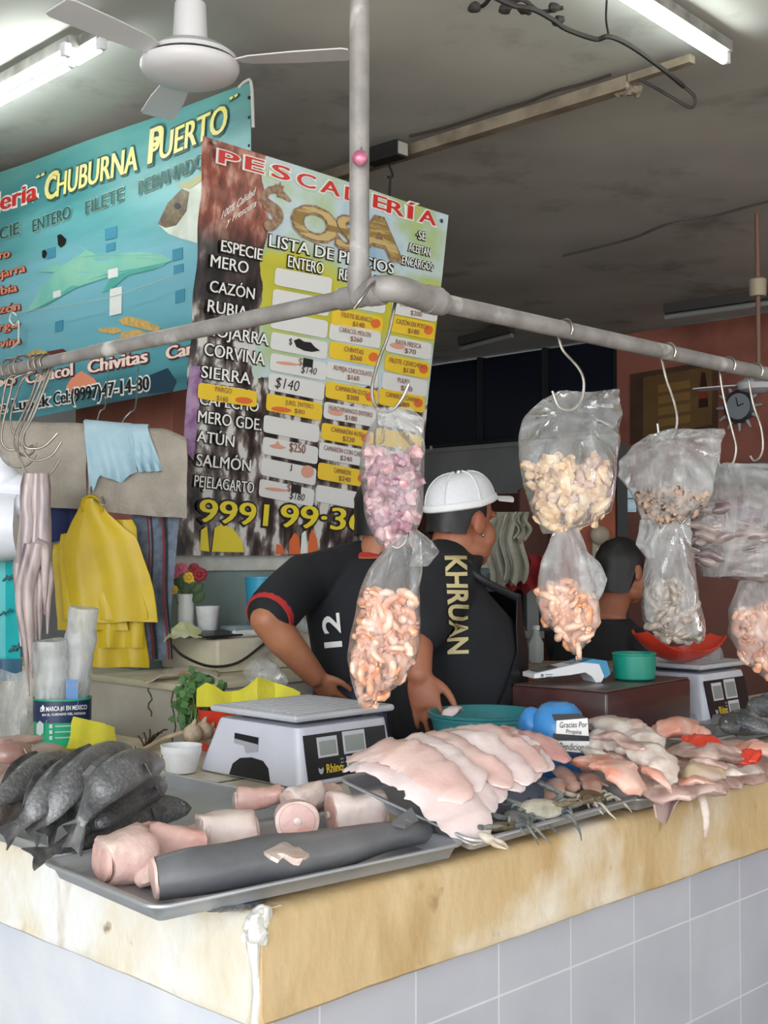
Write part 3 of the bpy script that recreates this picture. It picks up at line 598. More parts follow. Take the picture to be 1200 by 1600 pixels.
# shark
m_shark = M('ink shark green', '#6fb3a8', .4, col2='#93c4aa', scale=3); m_shk2 = M('ink shark belly', '#459a8f', .4, col2='#5aa79c', scale=5)
SB([(60, 455), (85, 425), (62, 425), (84, 410), (95, 417), (120, 402), (135, 392), (122, 383), (152, 399), (180, 397), (220, 394), (250, 398), (266, 406), (250, 417), (215, 424), (170, 432), (130, 445), (95, 462), (60, 480), (40, 488)], m_shark, 'printed_shark')
SB([(265, 408), (240, 420), (200, 430), (175, 452), (160, 458), (176, 432), (120, 450), (80, 472), (60, 482), (110, 448), (170, 427), (215, 419)], m_shk2, 'printed_shark_belly', .0032)
for (x, y, wd, h) in ((73, 389, 14, 16), (76, 392, 10, 10), (166, 358, 18, 18), (167, 382, 14, 12), (268, 390, 16, 18), (270, 415, 15, 14), (273, 455, 15, 19), (86, 503, 13, 16)): SB([(x, y), (x + wd, y - wd * .25), (x + wd, y + h - wd * .25), (x, y + h)], M('ink blue square', '#3f86a0', .4), 'printed_square', .0028)
for (x, y, wd, h) in ((170, 422, 15, 14), (173, 452, 18, 42), (83, 456, 12, 10)): SB([(x, y), (x + wd, y - wd * .25), (x + wd, y + h - wd * .25), (x, y + h)], K_pw, 'tape_patch', .0042)
SB([(91, 368), (97, 366), (105, 374), (103, 382), (96, 387), (92, 383)], K_k, 'printed_fin', .0036); SB([(66, 392), (71, 390), (74, 396), (70, 404), (66, 402)], K_k, 'printed_fin', .0036)
# big fish head, top right
SB([(246, 350), (262, 318), (290, 292), (330, 272), (330, 390), (302, 378), (282, 373), (262, 365)], M('ink fish white', '#cfd4cd', .4, col2='#b4bcae', scale=9), 'printed_fish_head')
SB([(246, 350), (262, 318), (285, 295), (297, 300), (292, 330), (275, 352), (258, 356)], M('ink fish brown', '#5c4b3a', .4, col2='#7d6c50', scale=30), 'printed_fish_face', .0036); SB(ell(278, 322, 5, 5), K_k, 'printed_eye', .0046); SB([(275, 290), (300, 281), (330, 262), (330, 275), (297, 296)], M('ink olive', '#9b9a6a', .4), 'printed_fish_back', .0046)
# crab legs, snail and lobster along the lower edge
m_crb = M('ink crab yellow', '#c9a35c', .4, col2='#a98f5c', scale=40)
for po in ([(155, 516), (158, 513), (185, 512), (192, 518), (180, 522), (160, 519)], [(186, 500), (200, 494), (225, 500), (252, 512), (245, 519), (215, 512), (192, 507)], [(190, 520), (215, 515), (235, 522), (215, 535), (190, 533)], [(180, 530), (205, 527), (190, 540)]): SB(po, m_crb, 'printed_crab_leg')
SB([(40, 555), (55, 546), (75, 549), (82, 558), (70, 565), (45, 566)], m_crb, 'printed_snail'); SB([(70, 550), (100, 545), (110, 552), (95, 562), (75, 560)], I_dr, 'printed_lobster'); SB([(115, 590), (130, 580), (150, 592), (155, 600), (130, 610), (118, 620), (105, 605)], I_or, 'printed_lobster')
SB([(225, 590), (262, 575), (275, 595), (268, 612), (232, 615), (215, 605)], M('ink deep blue', '#1d3a4c', .4), 'printed_rock', .0022)
b = MB(); e = [bb(375, 137) + nB * .004, bb(386, 128) + nB * .006, bb(394, 132) + nB * .004, bb(397, 200) + nB * .004]; b.tube(bez(e, 5), .006, 8); b.build('hem_rope', M('white rope', '#c9c9c6', .7), t)
for y in (153, 184, 228): MB().ball(bb(391, y) + nB * .004, .007, 10, 8).build('eyelet', m_black, t)
b = MB(); pts = [bb(-120, 522) + nB * .05, bb(36, 492) + nB * .05, bb(172, 470) + nB * .04, bb(296, 428) + nB * .03]; b.tube(bez(pts, 6), .0018, 6); solo('cord', b, M('thin cord', '#a9b7b4', .6), 'thin pale cord stretched across the blue banner', 'cord')
b = MB(); c = bb(38, 500) + nB * .052; q = lambda x, y: bb(x, y) + nB * .055
b.tube(bez([q(43, 496), q(36, 491), q(32, 503), q(40, 511), q(46, 505), q(46, 525), q(45, 538), q(35, 546)], 5), .004, 7); solo('cord_knot', b, M('white cord', '#c6cbc8', .6), 'white knotted loop of cord hanging over the lower left of the blue banner', 'cord')
# vent window up by the ceiling on the left
b = MB(); a = bb(-60, 262) + U * .35
for (p, q_) in (((-90, 258), (62, 242)), ((-90, 330), (62, 262)), ((-90, 300), (62, 252))):
    pa, pb = bb(*p) + U * .3, bb(*q_) + U * .3; frame_box(b, pa, pb, .03, .035)
struct('window_9', b, M('white vent frame', '#a9aaa8', .6))
b = MB(); pa, pb = bb(-90, 280) + U * .34, bb(62, 250) + U * .34; frame_box(b, pa, pb, .01, .3); struct('trim_9', b, m_dark)
# ---------------------------------------------------------------- S hooks on the rail
m_hook = M('steel wire hook', '#a39e98', .35, .9, col2='#80796f', scale=30)
def hook(axis, c, path, label, group=None, r=.0033, rr=.0225, Yd=0):
    Y = c.y; side = Vec((axis.y, -axis.x, 0)).normalized()
    if side.y > 0: side = -side
    loop = [c + side * (rr * math.cos(a)) + ZZ * (rr * math.sin(a)) for a in [math.radians(k) for k in (-35, 0, 35, 70, 105, 140, 175, 205)]]
    pts = loop + [PY(x, y, Y + .01 + (Yd * i / max(1, len(path) - 1))) for i, (x, y) in enumerate(path)]
    mb = MB(); mb.tube(bez(pts, 5), r, 8)
    return solo('meat_hook', mb, m_hook, label, 'hook', group)
hook(U, railR(884), [(873, 528), (880, 548), (903, 574), (912, 595), (909, 622), (894, 640), (874, 636), (863, 611)], 'wire hook on the right pipe holding the large bag of beige whelk meat')
hook(U, railR(1046), [(1034, 562), (1041, 592), (1053, 628), (1058, 655), (1054, 676), (1043, 690), (1031, 682), (1027, 662)], 'wire hook on the right pipe holding the bag of spotted octopus pieces')
hook(U, railR(1140), [(1125, 584), (1131, 622), (1144, 672), (1150, 700), (1145, 724), (1134, 734), (1124, 726), (1121, 706)], 'wire hook on the right pipe holding the wide bag of grey squid')
hook(U, railR(1183), [(1170, 594), (1177, 632), (1189, 668), (1192, 698), (1187, 714), (1178, 720), (1172, 712)], 'wire hook furthest right along the right pipe')
c = Vec((-.02, 2.35, 1.957))
mb = MB(); pts = [PY(553, 482, 2.29), PY(566, 465, 2.285), PY(580, 446, 2.30), PY(597, 436, 2.335), PY(612, 446, 2.40), PY(617, 470, 2.385)] + [PY(x, y, 2.37) for x, y in ((616, 480), (607, 522), (592, 562), (582, 600), (583, 626), (595, 642), (614, 640), (629, 622), (639, 600))]
mb.tube(bez(pts, 6), .0034, 8); solo('meat_hook', mb, m_hook, 'long wire hook bent over the pipe elbow, holding the bag of pink octopus', 'hook')
LH = [([(72, 589), (60, 620), (45, 655), (37, 682), (40, 698), (54, 701), (71, 696), (90, 677)], 66), ([(77, 588), (62, 625), (52, 650), (37, 678), (35, 697), (44, 714), (60, 719), (81, 711), (96, 690)], 70),
      ([(67, 588), (45, 640), (29, 678), (27, 697), (33, 722), (44, 743), (60, 748), (77, 741), (94, 717)], 62), ([(58, 590), (48, 622), (24, 672), (21, 690), (26, 704), (38, 712), (50, 708), (57, 692)], 54),
      ([(22, 592), (15, 618), (6, 655), (2, 680), (4, 694), (14, 703), (27, 702)], 24), ([(12, 592), (2, 640), (-4, 690), (2, 712), (14, 726), (31, 730), (46, 724), (56, 710)], 14), ([(36, 592), (24, 622), (17, 648), (18, 668), (28, 690), (40, 700), (52, 696)], 34)]
for i, (pth, px) in enumerate(LH):
    hook(VV, railL(px), pth, 'empty wire meat hook in the cluster hung at the left end of the rail' if i != 2 else 'wire meat hook in the left cluster, holding the hanging octopus', 'empty hooks bunched on the left pipe' if i != 2 else None, rr=.019 + .002 * i, Yd=-.02 + .012 * i)

# ---------------------------------------------------------------- bags of seafood
def film_mat(name, milky=.2, tint='#f2f4f6', gloss=.5):
    m = bpy.data.materials.new(name); m.use_nodes = True; nt = m.node_tree; N = nt.nodes; L = nt.links
    N.remove(N['Principled BSDF']); out = N['Material Output']
    tc = N.new('ShaderNodeTexCoord'); mp = N.new('ShaderNodeMapping'); mp.inputs['Scale'].default_value = (1.7, 1.7, .55); L.new(tc.outputs['Object'], mp.inputs[0])
    n = N.new('ShaderNodeTexNoise'); n.inputs['Scale'].default_value = 13; n.inputs['Detail'].default_value = 4; n.inputs['Distortion'].default_value = .9; L.new(mp.outputs[0], n.inputs[0])
    rd = N.new('ShaderNodeTexNoise'); rd.noise_type = 'RIDGED_MULTIFRACTAL'; rd.inputs['Scale'].default_value = 7; rd.inputs['Detail'].default_value = 3; L.new(mp.outputs[0], rd.inputs[0])
    bp = N.new('ShaderNodeBump'); bp.inputs['Strength'].default_value = 1; bp.inputs['Distance'].default_value = .012; L.new(rd.outputs[0], bp.inputs['Height'])
    bp2 = N.new('ShaderNodeBump'); bp2.inputs['Strength'].default_value = .8; bp2.inputs['Distance'].default_value = .012; L.new(n.outputs[0], bp2.inputs['Height']); L.new(bp.outputs[0], bp2.inputs['Normal'])
    tr = N.new('ShaderNodeBsdfTransparent'); df = N.new('ShaderNodeBsdfDiffuse'); df.inputs[0].default_value = lin(tint); tl = N.new('ShaderNodeBsdfTranslucent'); tl.inputs[0].default_value = lin(tint)
    gl = N.new('ShaderNodeBsdfGlossy'); gl.inputs['Roughness'].default_value = .07; L.new(bp2.outputs[0], gl.inputs['Normal'])
    a = N.new('ShaderNodeMixShader'); a.inputs[0].default_value = .5; L.new(df.outputs[0], a.inputs[1]); L.new(tl.outputs[0], a.inputs[2])
    r = N.new('ShaderNodeMapRange'); r.inputs[1].default_value = .35; r.inputs[2].default_value = .7; r.inputs[3].default_value = milky * .5; r.inputs[4].default_value = milky * 1.5; L.new(n.outputs[0], r.inputs[0])
    b = N.new('ShaderNodeMixShader'); L.new(r.outputs[0], b.inputs[0]); L.new(tr.outputs[0], b.inputs[1]); L.new(a.outputs[0], b.inputs[2])
    fr = N.new('ShaderNodeLayerWeight'); fr.inputs[0].default_value = .3; L.new(bp2.outputs[0], fr.inputs['Normal'])
    k = N.new('ShaderNodeMath'); k.operation = 'MULTIPLY'; L.new(fr.outputs['Fresnel'], k.inputs[0]); k.inputs[1].default_value = gloss
    c = N.new('ShaderNodeMixShader'); L.new(k.outputs[0], c.inputs[0]); L.new(b.outputs[0], c.inputs[1]); L.new(gl.outputs[0], c.inputs[2]); L.new(c.outputs[0], out.inputs[0])
    return m
m_film = film_mat('clear bag film', .21, gloss=.75); m_film2 = film_mat('cloudy bag film', .33, gloss=.75)
def rowat(rows, y):
    return ip([(r[0], r[1]) for r in rows], y), ip([(r[0], r[2]) for r in rows], y)
def bag(rows, Y, label, mat, apex=None, cont=None, seed=0, flaps=(), fat=.55):
    y0, y1 = rows[0][0], rows[-1][0]; t = thing('plastic_bag', PY((rows[-1][1] + rows[-1][2]) / 2, y1, Y), label, 'bag')
    n = 56; K = 46; rg = []; yc = cont if cont else y0 + (y1 - y0) * .4
    for i in range(K + 1):
        y = lerp(y0, y1, i / K); xl, xr = rowat(rows, y); L_, R_ = PY(xl, y, Y), PY(xr, y, Y); c = (L_ + R_) / 2; hw = (R_ - L_).x / 2
        k = .12 + .88 * min(1, max(0, (y - y0) / max(1, (yc - y0)))); ring = []
        for j in range(n):
            a = 2 * math.pi * j / n; ca, sa = math.cos(a), math.sin(a)
            x = hw * math.copysign(abs(ca) ** .85, ca); d = hw * fat * k * sa
            p = c + Vec((x, d, 0))
            if apex:
                pa = PY(apex[0], apex[1], Y); q = p - pa; an = math.atan2(q.x, -q.z); rr = min(1, q.length / .12)
                p = p + Vec((0, 1, 0)) * (.017 * (abs(math.sin(an * 6.5 + seed + .5 * sa)) * 2 - 1.3) * rr * (1.1 - .85 * k)) + Vec((0, .008 * nz((an * 3, sa, q.length * 6), 1.5, seed), 0))
            p = p + Vec((nz(p, 28, seed), nz(p, 28, seed + 3), nz(p, 20, seed + 6))) * .0035
            ring.append(p)
        rg.append(ring)
    mb = MB(); mb.loft(rg, False, True)
    for fl in flaps:   # fl: rows of the crumpled mouth or corner
        g = []
        for i in range(15):
            y = lerp(fl[0][0], fl[-1][0], i / 14); xl, xr = rowat(fl, y); g.append([PY(lerp(xl, xr, j / 14), y, Y - .015 + .016 * nz((j * .35, i * .3, seed), 1.0, seed + 9)) for j in range(15)])
        mb.sheet(g, .0008)
    mb.build('film', mat, t, ang=55)
    return t
def packed(protos, rows, Y, ytop, size, nmax, label, group, seed, fat=.55, cover=.82, flat=False, rotf=None, mind=.62, scl=(.85, 1.2)):
    rr = random.Random(seed); pts = []; y1 = rows[-1][0]; first = True; tries = 0
    while len(pts) < nmax and tries < nmax * 60:
        tries += 1; y = rr.uniform(ytop, y1 - 4); xl, xr = rowat(rows, y); hw = (PY(xr, y, Y) - PY(xl, y, Y)).x / 2; c = PY((xl + xr) / 2, y, Y)
        m_ = max(.0, hw - size * .47); f = math.sqrt(rr.uniform(.12, 1)); a = rr.uniform(0, 2 * math.pi)
        if rr.random() < .6: a = -abs((a % math.pi))
        p = c + Vec((m_ * f * math.cos(a), max(.0, hw * fat - size * .40) * f * math.sin(a), 0))
        top = PY(0, ytop + 8 * math.sin(p.x * 60), Y).z - size * .2
        if p.z > top: continue
        if any((p - q).length < size * mind for q in pts): continue
        pts.append(p); pr = rr.choice(protos)
        rot = rotf(rr) if rotf else (rr.uniform(0, 6.3), rr.uniform(0, 6.3), rr.uniform(0, 6.3))
        dup(pr, p, rot, label, rr.uniform(*scl), group)
def drop(protos):
    for p in protos: bpy.data.objects.remove(p)
def proto(name, mb, mat, **k):
    return tag(mb.build(name, mat, **k), 'x', {'peeled_shrimp': 'shrimp', 'whelk_piece': 'shellfish', 'octopus_piece': 'octopus', 'squid': 'squid', 'raw_shrimp': 'shrimp'}.get(name, 'seafood'))
def shrimp_mb(s=1.0):
    mb = MB(); pts = []; rs = []
    for k in range(15):
        a = math.radians(-20 + 250 * k / 14); r = .0155 * (1 - .12 * k / 14)
        pts.append(Vec((r * math.cos(a), r * math.sin(a), .004 * k / 14)) * s); rs.append(s * (.0085 * (1 - .55 * (k / 14) ** 1.6) * (1 + (.09 if k % 2 else -.05))))
    rs[0] *= .6; mb.tube(pts, rs, 10, flat=.9)
    e = pts[-1]; d = (pts[-1] - pts[-2]).normalized(); sd = ZZ
    for sg in (-1, 1): mb.ball(e + d * .006 * s + sd * sg * .004 * s, (.006 * s, .0045 * s, .0022 * s), 8, 6)
    return mb
def chunk_mb(s, seed, amp=.55, sq=(1, .8, .6)):
    mb = MB(); mb.ball((0, 0, 0), (s * sq[0], s * sq[1], s * sq[2]), 14, 10, nzamp=amp, nzs=1.1 / s, seed=seed); mb.jitter(s * .22, 1.9 / s, seed); return mb
m_shr = M('raw peeled shrimp', '#e8a583', .28, col2='#f3cfba', scale=60, lo=.35, hi=.6, coat=.4, sss=.15)
m_shr2 = M('orange shrimp', '#dd8a58', .28, col2='#efbd9f', scale=50, lo=.35, hi=.65, coat=.4, sss=.15)
m_shrg = M('grey raw shrimp', '#8f8279', .3, col2='#b3a69b', scale=50, coat=.4)
m_whk = M('beige whelk meat', '#cba67f', .4, col2='#e4cdb0', scale=45, lo=.35, hi=.62, coat=.2); m_whk2 = M('brown whelk meat', '#9c7257', .4, col2='#d4b496', scale=50, lo=.3, hi=.6, coat=.2); m_whk3 = M('pinkish whelk meat', '#b38d82', .4, col2='#d9bfae', scale=40, coat=.2)
m_oct = M('pink octopus flesh', '#b27f88', .28, col2='#d8b3b4', scale=45, lo=.35, hi=.6, coat=.4); m_oct2 = M('purple octopus skin', '#85586a', .28, col2='#b58c98', scale=60, coat=.4)
m_spot = M('spotted octopus', '#b89c88', .35, col2='#4a342f', scale=75, lo=.52, hi=.6, coat=.3); m_sqd = M('grey squid', '#7d6d6b', .3, col2='#a3938f', scale=25, coat=.4); m_sqd2 = M('mauve squid', '#644f57', .3, col2='#897578', scale=30, coat=.4)

B1 = [(636, 588, 642), (650, 584, 658), (680, 572, 663), (700, 566, 664), (725, 562, 663), (760, 565, 661), (800, 570, 660), (822, 575, 655), (840, 583, 638), (852, 592, 622)]
t = bag(B1, 2.35, 'upper of the two bags under the pipe elbow, full of pink octopus pieces', m_film, (600, 638), 700, 1)
ps = [proto('octopus_piece', chunk_mb(.016, k, .6, (1, .75, .7)), mm) for k, mm in enumerate((m_oct, m_oct2, m_oct, m_oct2))]
packed(ps, B1, 2.35, 705, .030, 110, 'pink octopus piece packed in the bag under the pipe elbow', 'octopus pieces in the upper middle bag', 11, mind=.5); drop(ps)
B2 = [(836, 620, 656), (860, 600, 660), (890, 576, 661), (920, 563, 656), (960, 555, 656), (1000, 546, 658), (1030, 542, 650), (1060, 548, 634), (1085, 556, 604), (1104, 564, 579)]
bag(B2, 2.33, 'lower of the two bags in the middle, tapered and full of orange peeled shrimp', m_film, (632, 832), 925, 2, flaps=([(828, 640, 652), (845, 640, 675), (862, 645, 687), (885, 640, 668)],))
mb = MB(); mb.tube(bez([PY(612, 838, 2.35), PY(610, 850, 2.34), PY(622, 856, 2.335), PY(634, 846, 2.335), PY(636, 830, 2.34), PY(630, 815, 2.35)], 5), .0028, 7); solo('meat_hook', mb, m_hook, 'small hook linking the two middle bags', 'hook')
ps = [proto('peeled_shrimp', shrimp_mb(1.0), mm) for mm in (m_shr, m_shr2, m_shr)]
packed(ps, B2, 2.33, 928, .034, 150, 'orange peeled shrimp in the tapered lower middle bag', 'shrimp in the lower middle bag', 12, mind=.45)
B3 = [(611, 872, 966), (625, 846, 972), (652, 817, 971), (680, 811, 968), (720, 812, 964), (760, 818, 962), (800, 830, 956), (818, 842, 930), (833, 848, 874)]
bag(B3, 2.76, 'large clear bag of beige whelk meat on the first hook of the right pipe', m_film, (893, 640), 725, 3, fat=.42)
pw = [proto('whelk_piece', chunk_mb(.0185, 20 + k, .75, (1, .7, .55)), mm) for k, mm in enumerate((m_whk, m_whk2, m_whk, m_whk3, m_whk))]
packed(pw, B3, 2.76, 716, .036, 150, 'beige whelk piece in the large bag on the right pipe', 'whelk meat in the large bag', 13, fat=.42, mind=.5)
B4 = [(812, 872, 896), (840, 860, 910), (870, 848, 922), (900, 842, 930), (940, 838, 935), (970, 848, 937), (990, 868, 930), (1010, 886, 914), (1023, 897, 905)]
bag(B4, 2.75, 'pointed bag of pale shrimp hanging under the beige whelk bag', m_film2, (884, 815), 905, 4, flaps=([(860, 905, 915), (880, 905, 938), (905, 905, 949), (925, 912, 943), (938, 925, 935)],))
mb = MB(); mb.tube(bez([PY(872, 822, 2.75), PY(884, 812, 2.74), PY(898, 818, 2.735), PY(912, 808, 2.735), PY(921, 795, 2.74), PY(922, 784, 2.75)], 5), .0026, 7); solo('meat_hook', mb, m_hook, 'small curved hook joining the whelk bag and the pale shrimp bag', 'hook')
packed(ps, B4, 2.75, 918, .038, 80, 'pale orange shrimp in the pointed bag under the whelk bag', 'shrimp in the pointed bag', 14, mind=.36, scl=(1.05, 1.35))
Y5 = railR(1046).y
B5 = [(670, 1045, 1131), (680, 1012, 1130), (700, 985, 1127), (722, 967, 1122), (745, 966, 1118), (770, 985, 1112), (790, 996, 1105), (806, 1000, 1078), (819, 1003, 1022)]
bag(B5, Y5, 'half empty bag with spotted octopus bits, second bag along the right pipe', m_film2, (1046, 684), 760, 5, fat=.35)
po = [proto('octopus_piece', chunk_mb(.017, 40 + k, .6, (1, .8, .7)), m_spot) for k in range(3)]
packed(po, B5, Y5, 762, .034, 70, 'spotted brown octopus piece in the half empty bag', 'octopus bits in the second right bag', 15, fat=.35, mind=.4); drop(po)
B6 = [(798, 1048, 1076), (820, 1024, 1079), (845, 1006, 1080), (870, 1010, 1084), (900, 1004, 1088), (940, 1002, 1094), (970, 1003, 1101), (985, 1016, 1103), (999, 1052, 1101)]
bag(B6, Y5, 'narrow bag of grey shrimp hanging under the spotted octopus bag', m_film2, (1060, 802), 905, 6, flaps=([(812, 1000, 1030), (830, 998, 1030), (850, 993, 1022), (872, 1010, 1024)],))
mb = MB(); mb.tube(bez([PY(1060, 812, Y5 - .03), PY(1066, 818, Y5 - .035), PY(1074, 808, Y5 - .035), PY(1079, 797, Y5 - .02)], 5), .0028, 7); solo('meat_hook', mb, m_hook, 'short hook end poking out between the octopus bag and the grey shrimp bag', 'hook')
pg = [proto('raw_shrimp', shrimp_mb(1.35), m_shrg)]
packed(pg, B6, Y5, 918, .044, 95, 'grey shrimp in the narrow bag under the octopus bag', 'grey shrimp in the narrow bag', 16, mind=.32, scl=(.8, 1.05)); drop(pg)
Y7 = railR(1140).y
B7 = [(724, 1132, 1215), (738, 1095, 1262), (780, 1076, 1272), (820, 1070, 1276), (860, 1084, 1276), (890, 1092, 1272), (901, 1096, 1262)]
bag(B7, Y7, 'wide bag of grey squid on the right pipe at the picture edge', m_film2, (1136, 730), 785, 7, fat=.35)
psq = []
for k, mm in enumerate((m_sqd, m_sqd2, m_sqd)):
    mb = MB(); pts = [Vec((-.075 + .15 * i / 9, .006 * math.sin(i + k), .006 * math.sin(i * .9 + k * 2))) for i in range(10)]
    mb.tube(pts, [.006, .013, .017, .019, .019, .018, .016, .013, .009, .004], 10)
    for s_ in (-1, 1): mb.ball((-.055, 0, .014 * s_), (.016, .004, .012), 8, 6)
    for j in range(5): mb.tube([Vec((.065, .004 * (j - 2), 0)), Vec((.085, .006 * (j - 2), .006 * math.sin(j * 2))), Vec((.105, .005 * (j - 2), .012 * math.sin(j * 3)))], [.004, .003, .0015], 6)
    psq.append(proto('squid', mb, mm))
packed(psq, B7, Y7, 792, .05, 55, 'grey squid lying in the wide bag at the right edge', 'squid in the wide right bag', 17, fat=.4, mind=.34, rotf=lambda r: (r.uniform(0, 6.3), r.uniform(-.25, .25), r.choice((0, math.pi)) + r.uniform(-.2, .2))); drop(psq)
B8 = [(878, 1172, 1212), (910, 1153, 1230), (950, 1140, 1246), (990, 1138, 1252), (1030, 1158, 1254), (1062, 1196, 1242)]
bag(B8, Y7, 'bag of orange shrimp cut by the right edge of the picture, below the squid bag', m_film2, (1190, 882), 940, 8)
packed(ps, B8, Y7, 945, .042, 66, 'orange shrimp in the bag at the right edge below the squid', 'shrimp in the right edge bag', 18, mind=.36, scl=(1.2, 1.5)); drop(ps); drop(pw)

# ---------------------------------------------------------------- octopus hanging at the left
YO = railL(62).y + .01
t = thing('octopus', PY(52, 1085, YO), 'pale octopus hanging head up from the left hooks with its long arms trailing down', 'octopus')
m_oc = M('pale octopus skin', '#b5a5a3', .3, col2='#6f5f63', scale=10, lo=.38, hi=.66, stretch=(3, 3, .5), coat=.4)
mb = MB()
for dx, r in ((-11, 1), (11, .95), (1, .7)):
    mb.tube(bez([PY(57 + dx * .9, 740, YO), PY(56 + dx * 1.05, 760, YO), PY(55 + dx * 1.2, 790, YO - .005), PY(56 + dx, 815, YO), PY(54 + dx * 1.1, 850, YO), PY(52 + dx, 880, YO)], 4), [r * ip([(0, .017), (4, .021), (8, .018), (12, .023), (20, .026)], i) for i in range(21)], 14)
mb.build('mantle', m_oc, t)
ends = [(46, 1088, 30, 930, .8), (74, 990, 76, 890, .9), (33, 1010, 30, 880, 1.1), (50, 1060, 44, 920, 1.2), (62, 1000, 62, 900, 1.15), (40, 1040, 36, 920, 1.0), (70, 960, 70, 860, 1), (56, 1020, 52, 940, 1)]
for i, (ex, ey, mx, my, r) in enumerate(ends):
    mb = MB(); a = PY(46 + (i % 4) * 5, 850, YO + .02 * ((i % 3) - 1)); pts = bez([a, PY(mx, my, YO + .022 * ((i % 3) - 1)), PY(lerp(mx, ex, .55), lerp(my, ey, .5), YO + .018 * ((i % 3) - 1)), PY(ex, ey, YO)], 6)
    k = len(pts); mb.tube(pts, [r * (.0155 * (1 - (j / (k - 1)) ** 1.3) + .0025) for j in range(k)], 9); mb.build('arm', m_oc, t)
# ---------------------------------------------------------------- trays
def tray(P, pr, pl, label, dep=.024):
    ex = (pr - P); a = ex.length; ex = ex.normalized(); ey = (pl - P); b_ = ey.dot(ey - ex * ey.dot(ex)) ; ey = (ey - ex * ey.dot(ex)); b_ = ey.length; ey = ey.normalized(); ez = ex.cross(ey)
    def ring(ins, z, rad=.03):
        o = []; rad = max(.004, rad - ins)
        for (cx, cy, a0) in ((a - ins - rad, b_ - ins - rad, 0), (ins + rad, b_ - ins - rad, 1), (ins + rad, ins + rad, 2), (a - ins - rad, ins + rad, 3)):
            for k in range(6):
                an = (a0 + k / 5) * math.pi / 2; o.append(P + ex * (cx + rad * math.cos(an)) + ey * (cy + rad * math.sin(an)) + ez * z)
        return o
    prof = ((.022, -dep), (.012, -.006), (.003, -.004), (0, -.001), (.001, .002), (.005, .003), (.010, .001), (.014, -.004), (.024, -dep + .0025))
    mb = MB(); mb.loft([ring(i, z) for i, z in prof])
    solo('metal_tray', mb, m_alu, label, 'tray', ang=50)
    return lambda s, t_, h=0: P + ex * s + ey * t_ + ez * (h - dep + .003)
TA = tray(PZ(240, 1422, .985), PZ(735, 1317, .985), PZ(62, 1345, .985), 'front metal tray at the counter corner holding the grey shark and pale chunks')
tray(PZ(247, 1422, .972) + VV * .004, PZ(716, 1323, .972), PZ(84, 1350, .972), 'metal tray nested under the front shark tray', dep=.021)
q0 = UV(-.05, .375, .976); tray(q0, UV(.5, .375, .976), UV(-.05, .97, .976), 'metal tray behind the shark tray, under the pile of dark fish')
tc0 = PZ(742, 1318, .985); tcr = PZ(1005, 1246, .985); tcl = PZ(540, 1212, 1.052)
TC = tray(tc0, tcr, tcl, 'tilted metal tray of white fillets in the middle of the counter')
td0 = PZ(1000, 1252, .978); TD = tray(td0, td0 + U * .62, td0 + VV * .34, 'metal tray under the heap of pink snapper pieces on the right')
te0 = PZ(1098, 1160, .985); TE = tray(te0 , te0 + U * .5, te0 + VV * .3, 'metal tray with dark fish at the right edge')
# ---------------------------------------------------------------- whole fish
def add_scales(m, sc=150):
    nt = m.node_tree; N = nt.nodes; L = nt.links; b = N['Principled BSDF']; src = b.inputs['Base Color'].links[0].from_socket
    tc = N.new('ShaderNodeTexCoord'); v = N.new('ShaderNodeTexVoronoi'); v.inputs['Scale'].default_value = sc; L.new(tc.outputs['Object'], v.inputs[0])
    r = N.new('ShaderNodeMapRange'); r.inputs[1].default_value = 0; r.inputs[2].default_value = .7; r.inputs[3].default_value = 1.25; r.inputs[4].default_value = .55; L.new(v.outputs[0], r.inputs[0])
    mx = N.new('ShaderNodeMix'); mx.data_type = 'RGBA'; mx.blend_type = 'MULTIPLY'; mx.inputs[0].default_value = .8; L.new(src, mx.inputs[6]); L.new(r.outputs[0], mx.inputs[7]); L.new(mx.outputs[2], b.inputs['Base Color'])
m_fish = M('dark fish scales', '#606163', .32, col2='#97989a', scale=9, lo=.4, hi=.7, bump=.35, bscale=160, coat=.3, spec=.6)
m_fish2 = M('darker fish scales', '#48494c', .32, col2='#747577', scale=9, lo=.4, hi=.7, bump=.35, bscale=160, coat=.3, spec=.6)
add_scales(m_fish); add_scales(m_fish2)
m_fin = M('dark fish fin', '#3f4043', .5, col2='#6a6865', scale=40); m_eye = M('fish eye', '#101012', .1); m_eyew = M('fish eye ring', '#a9a48e', .3)
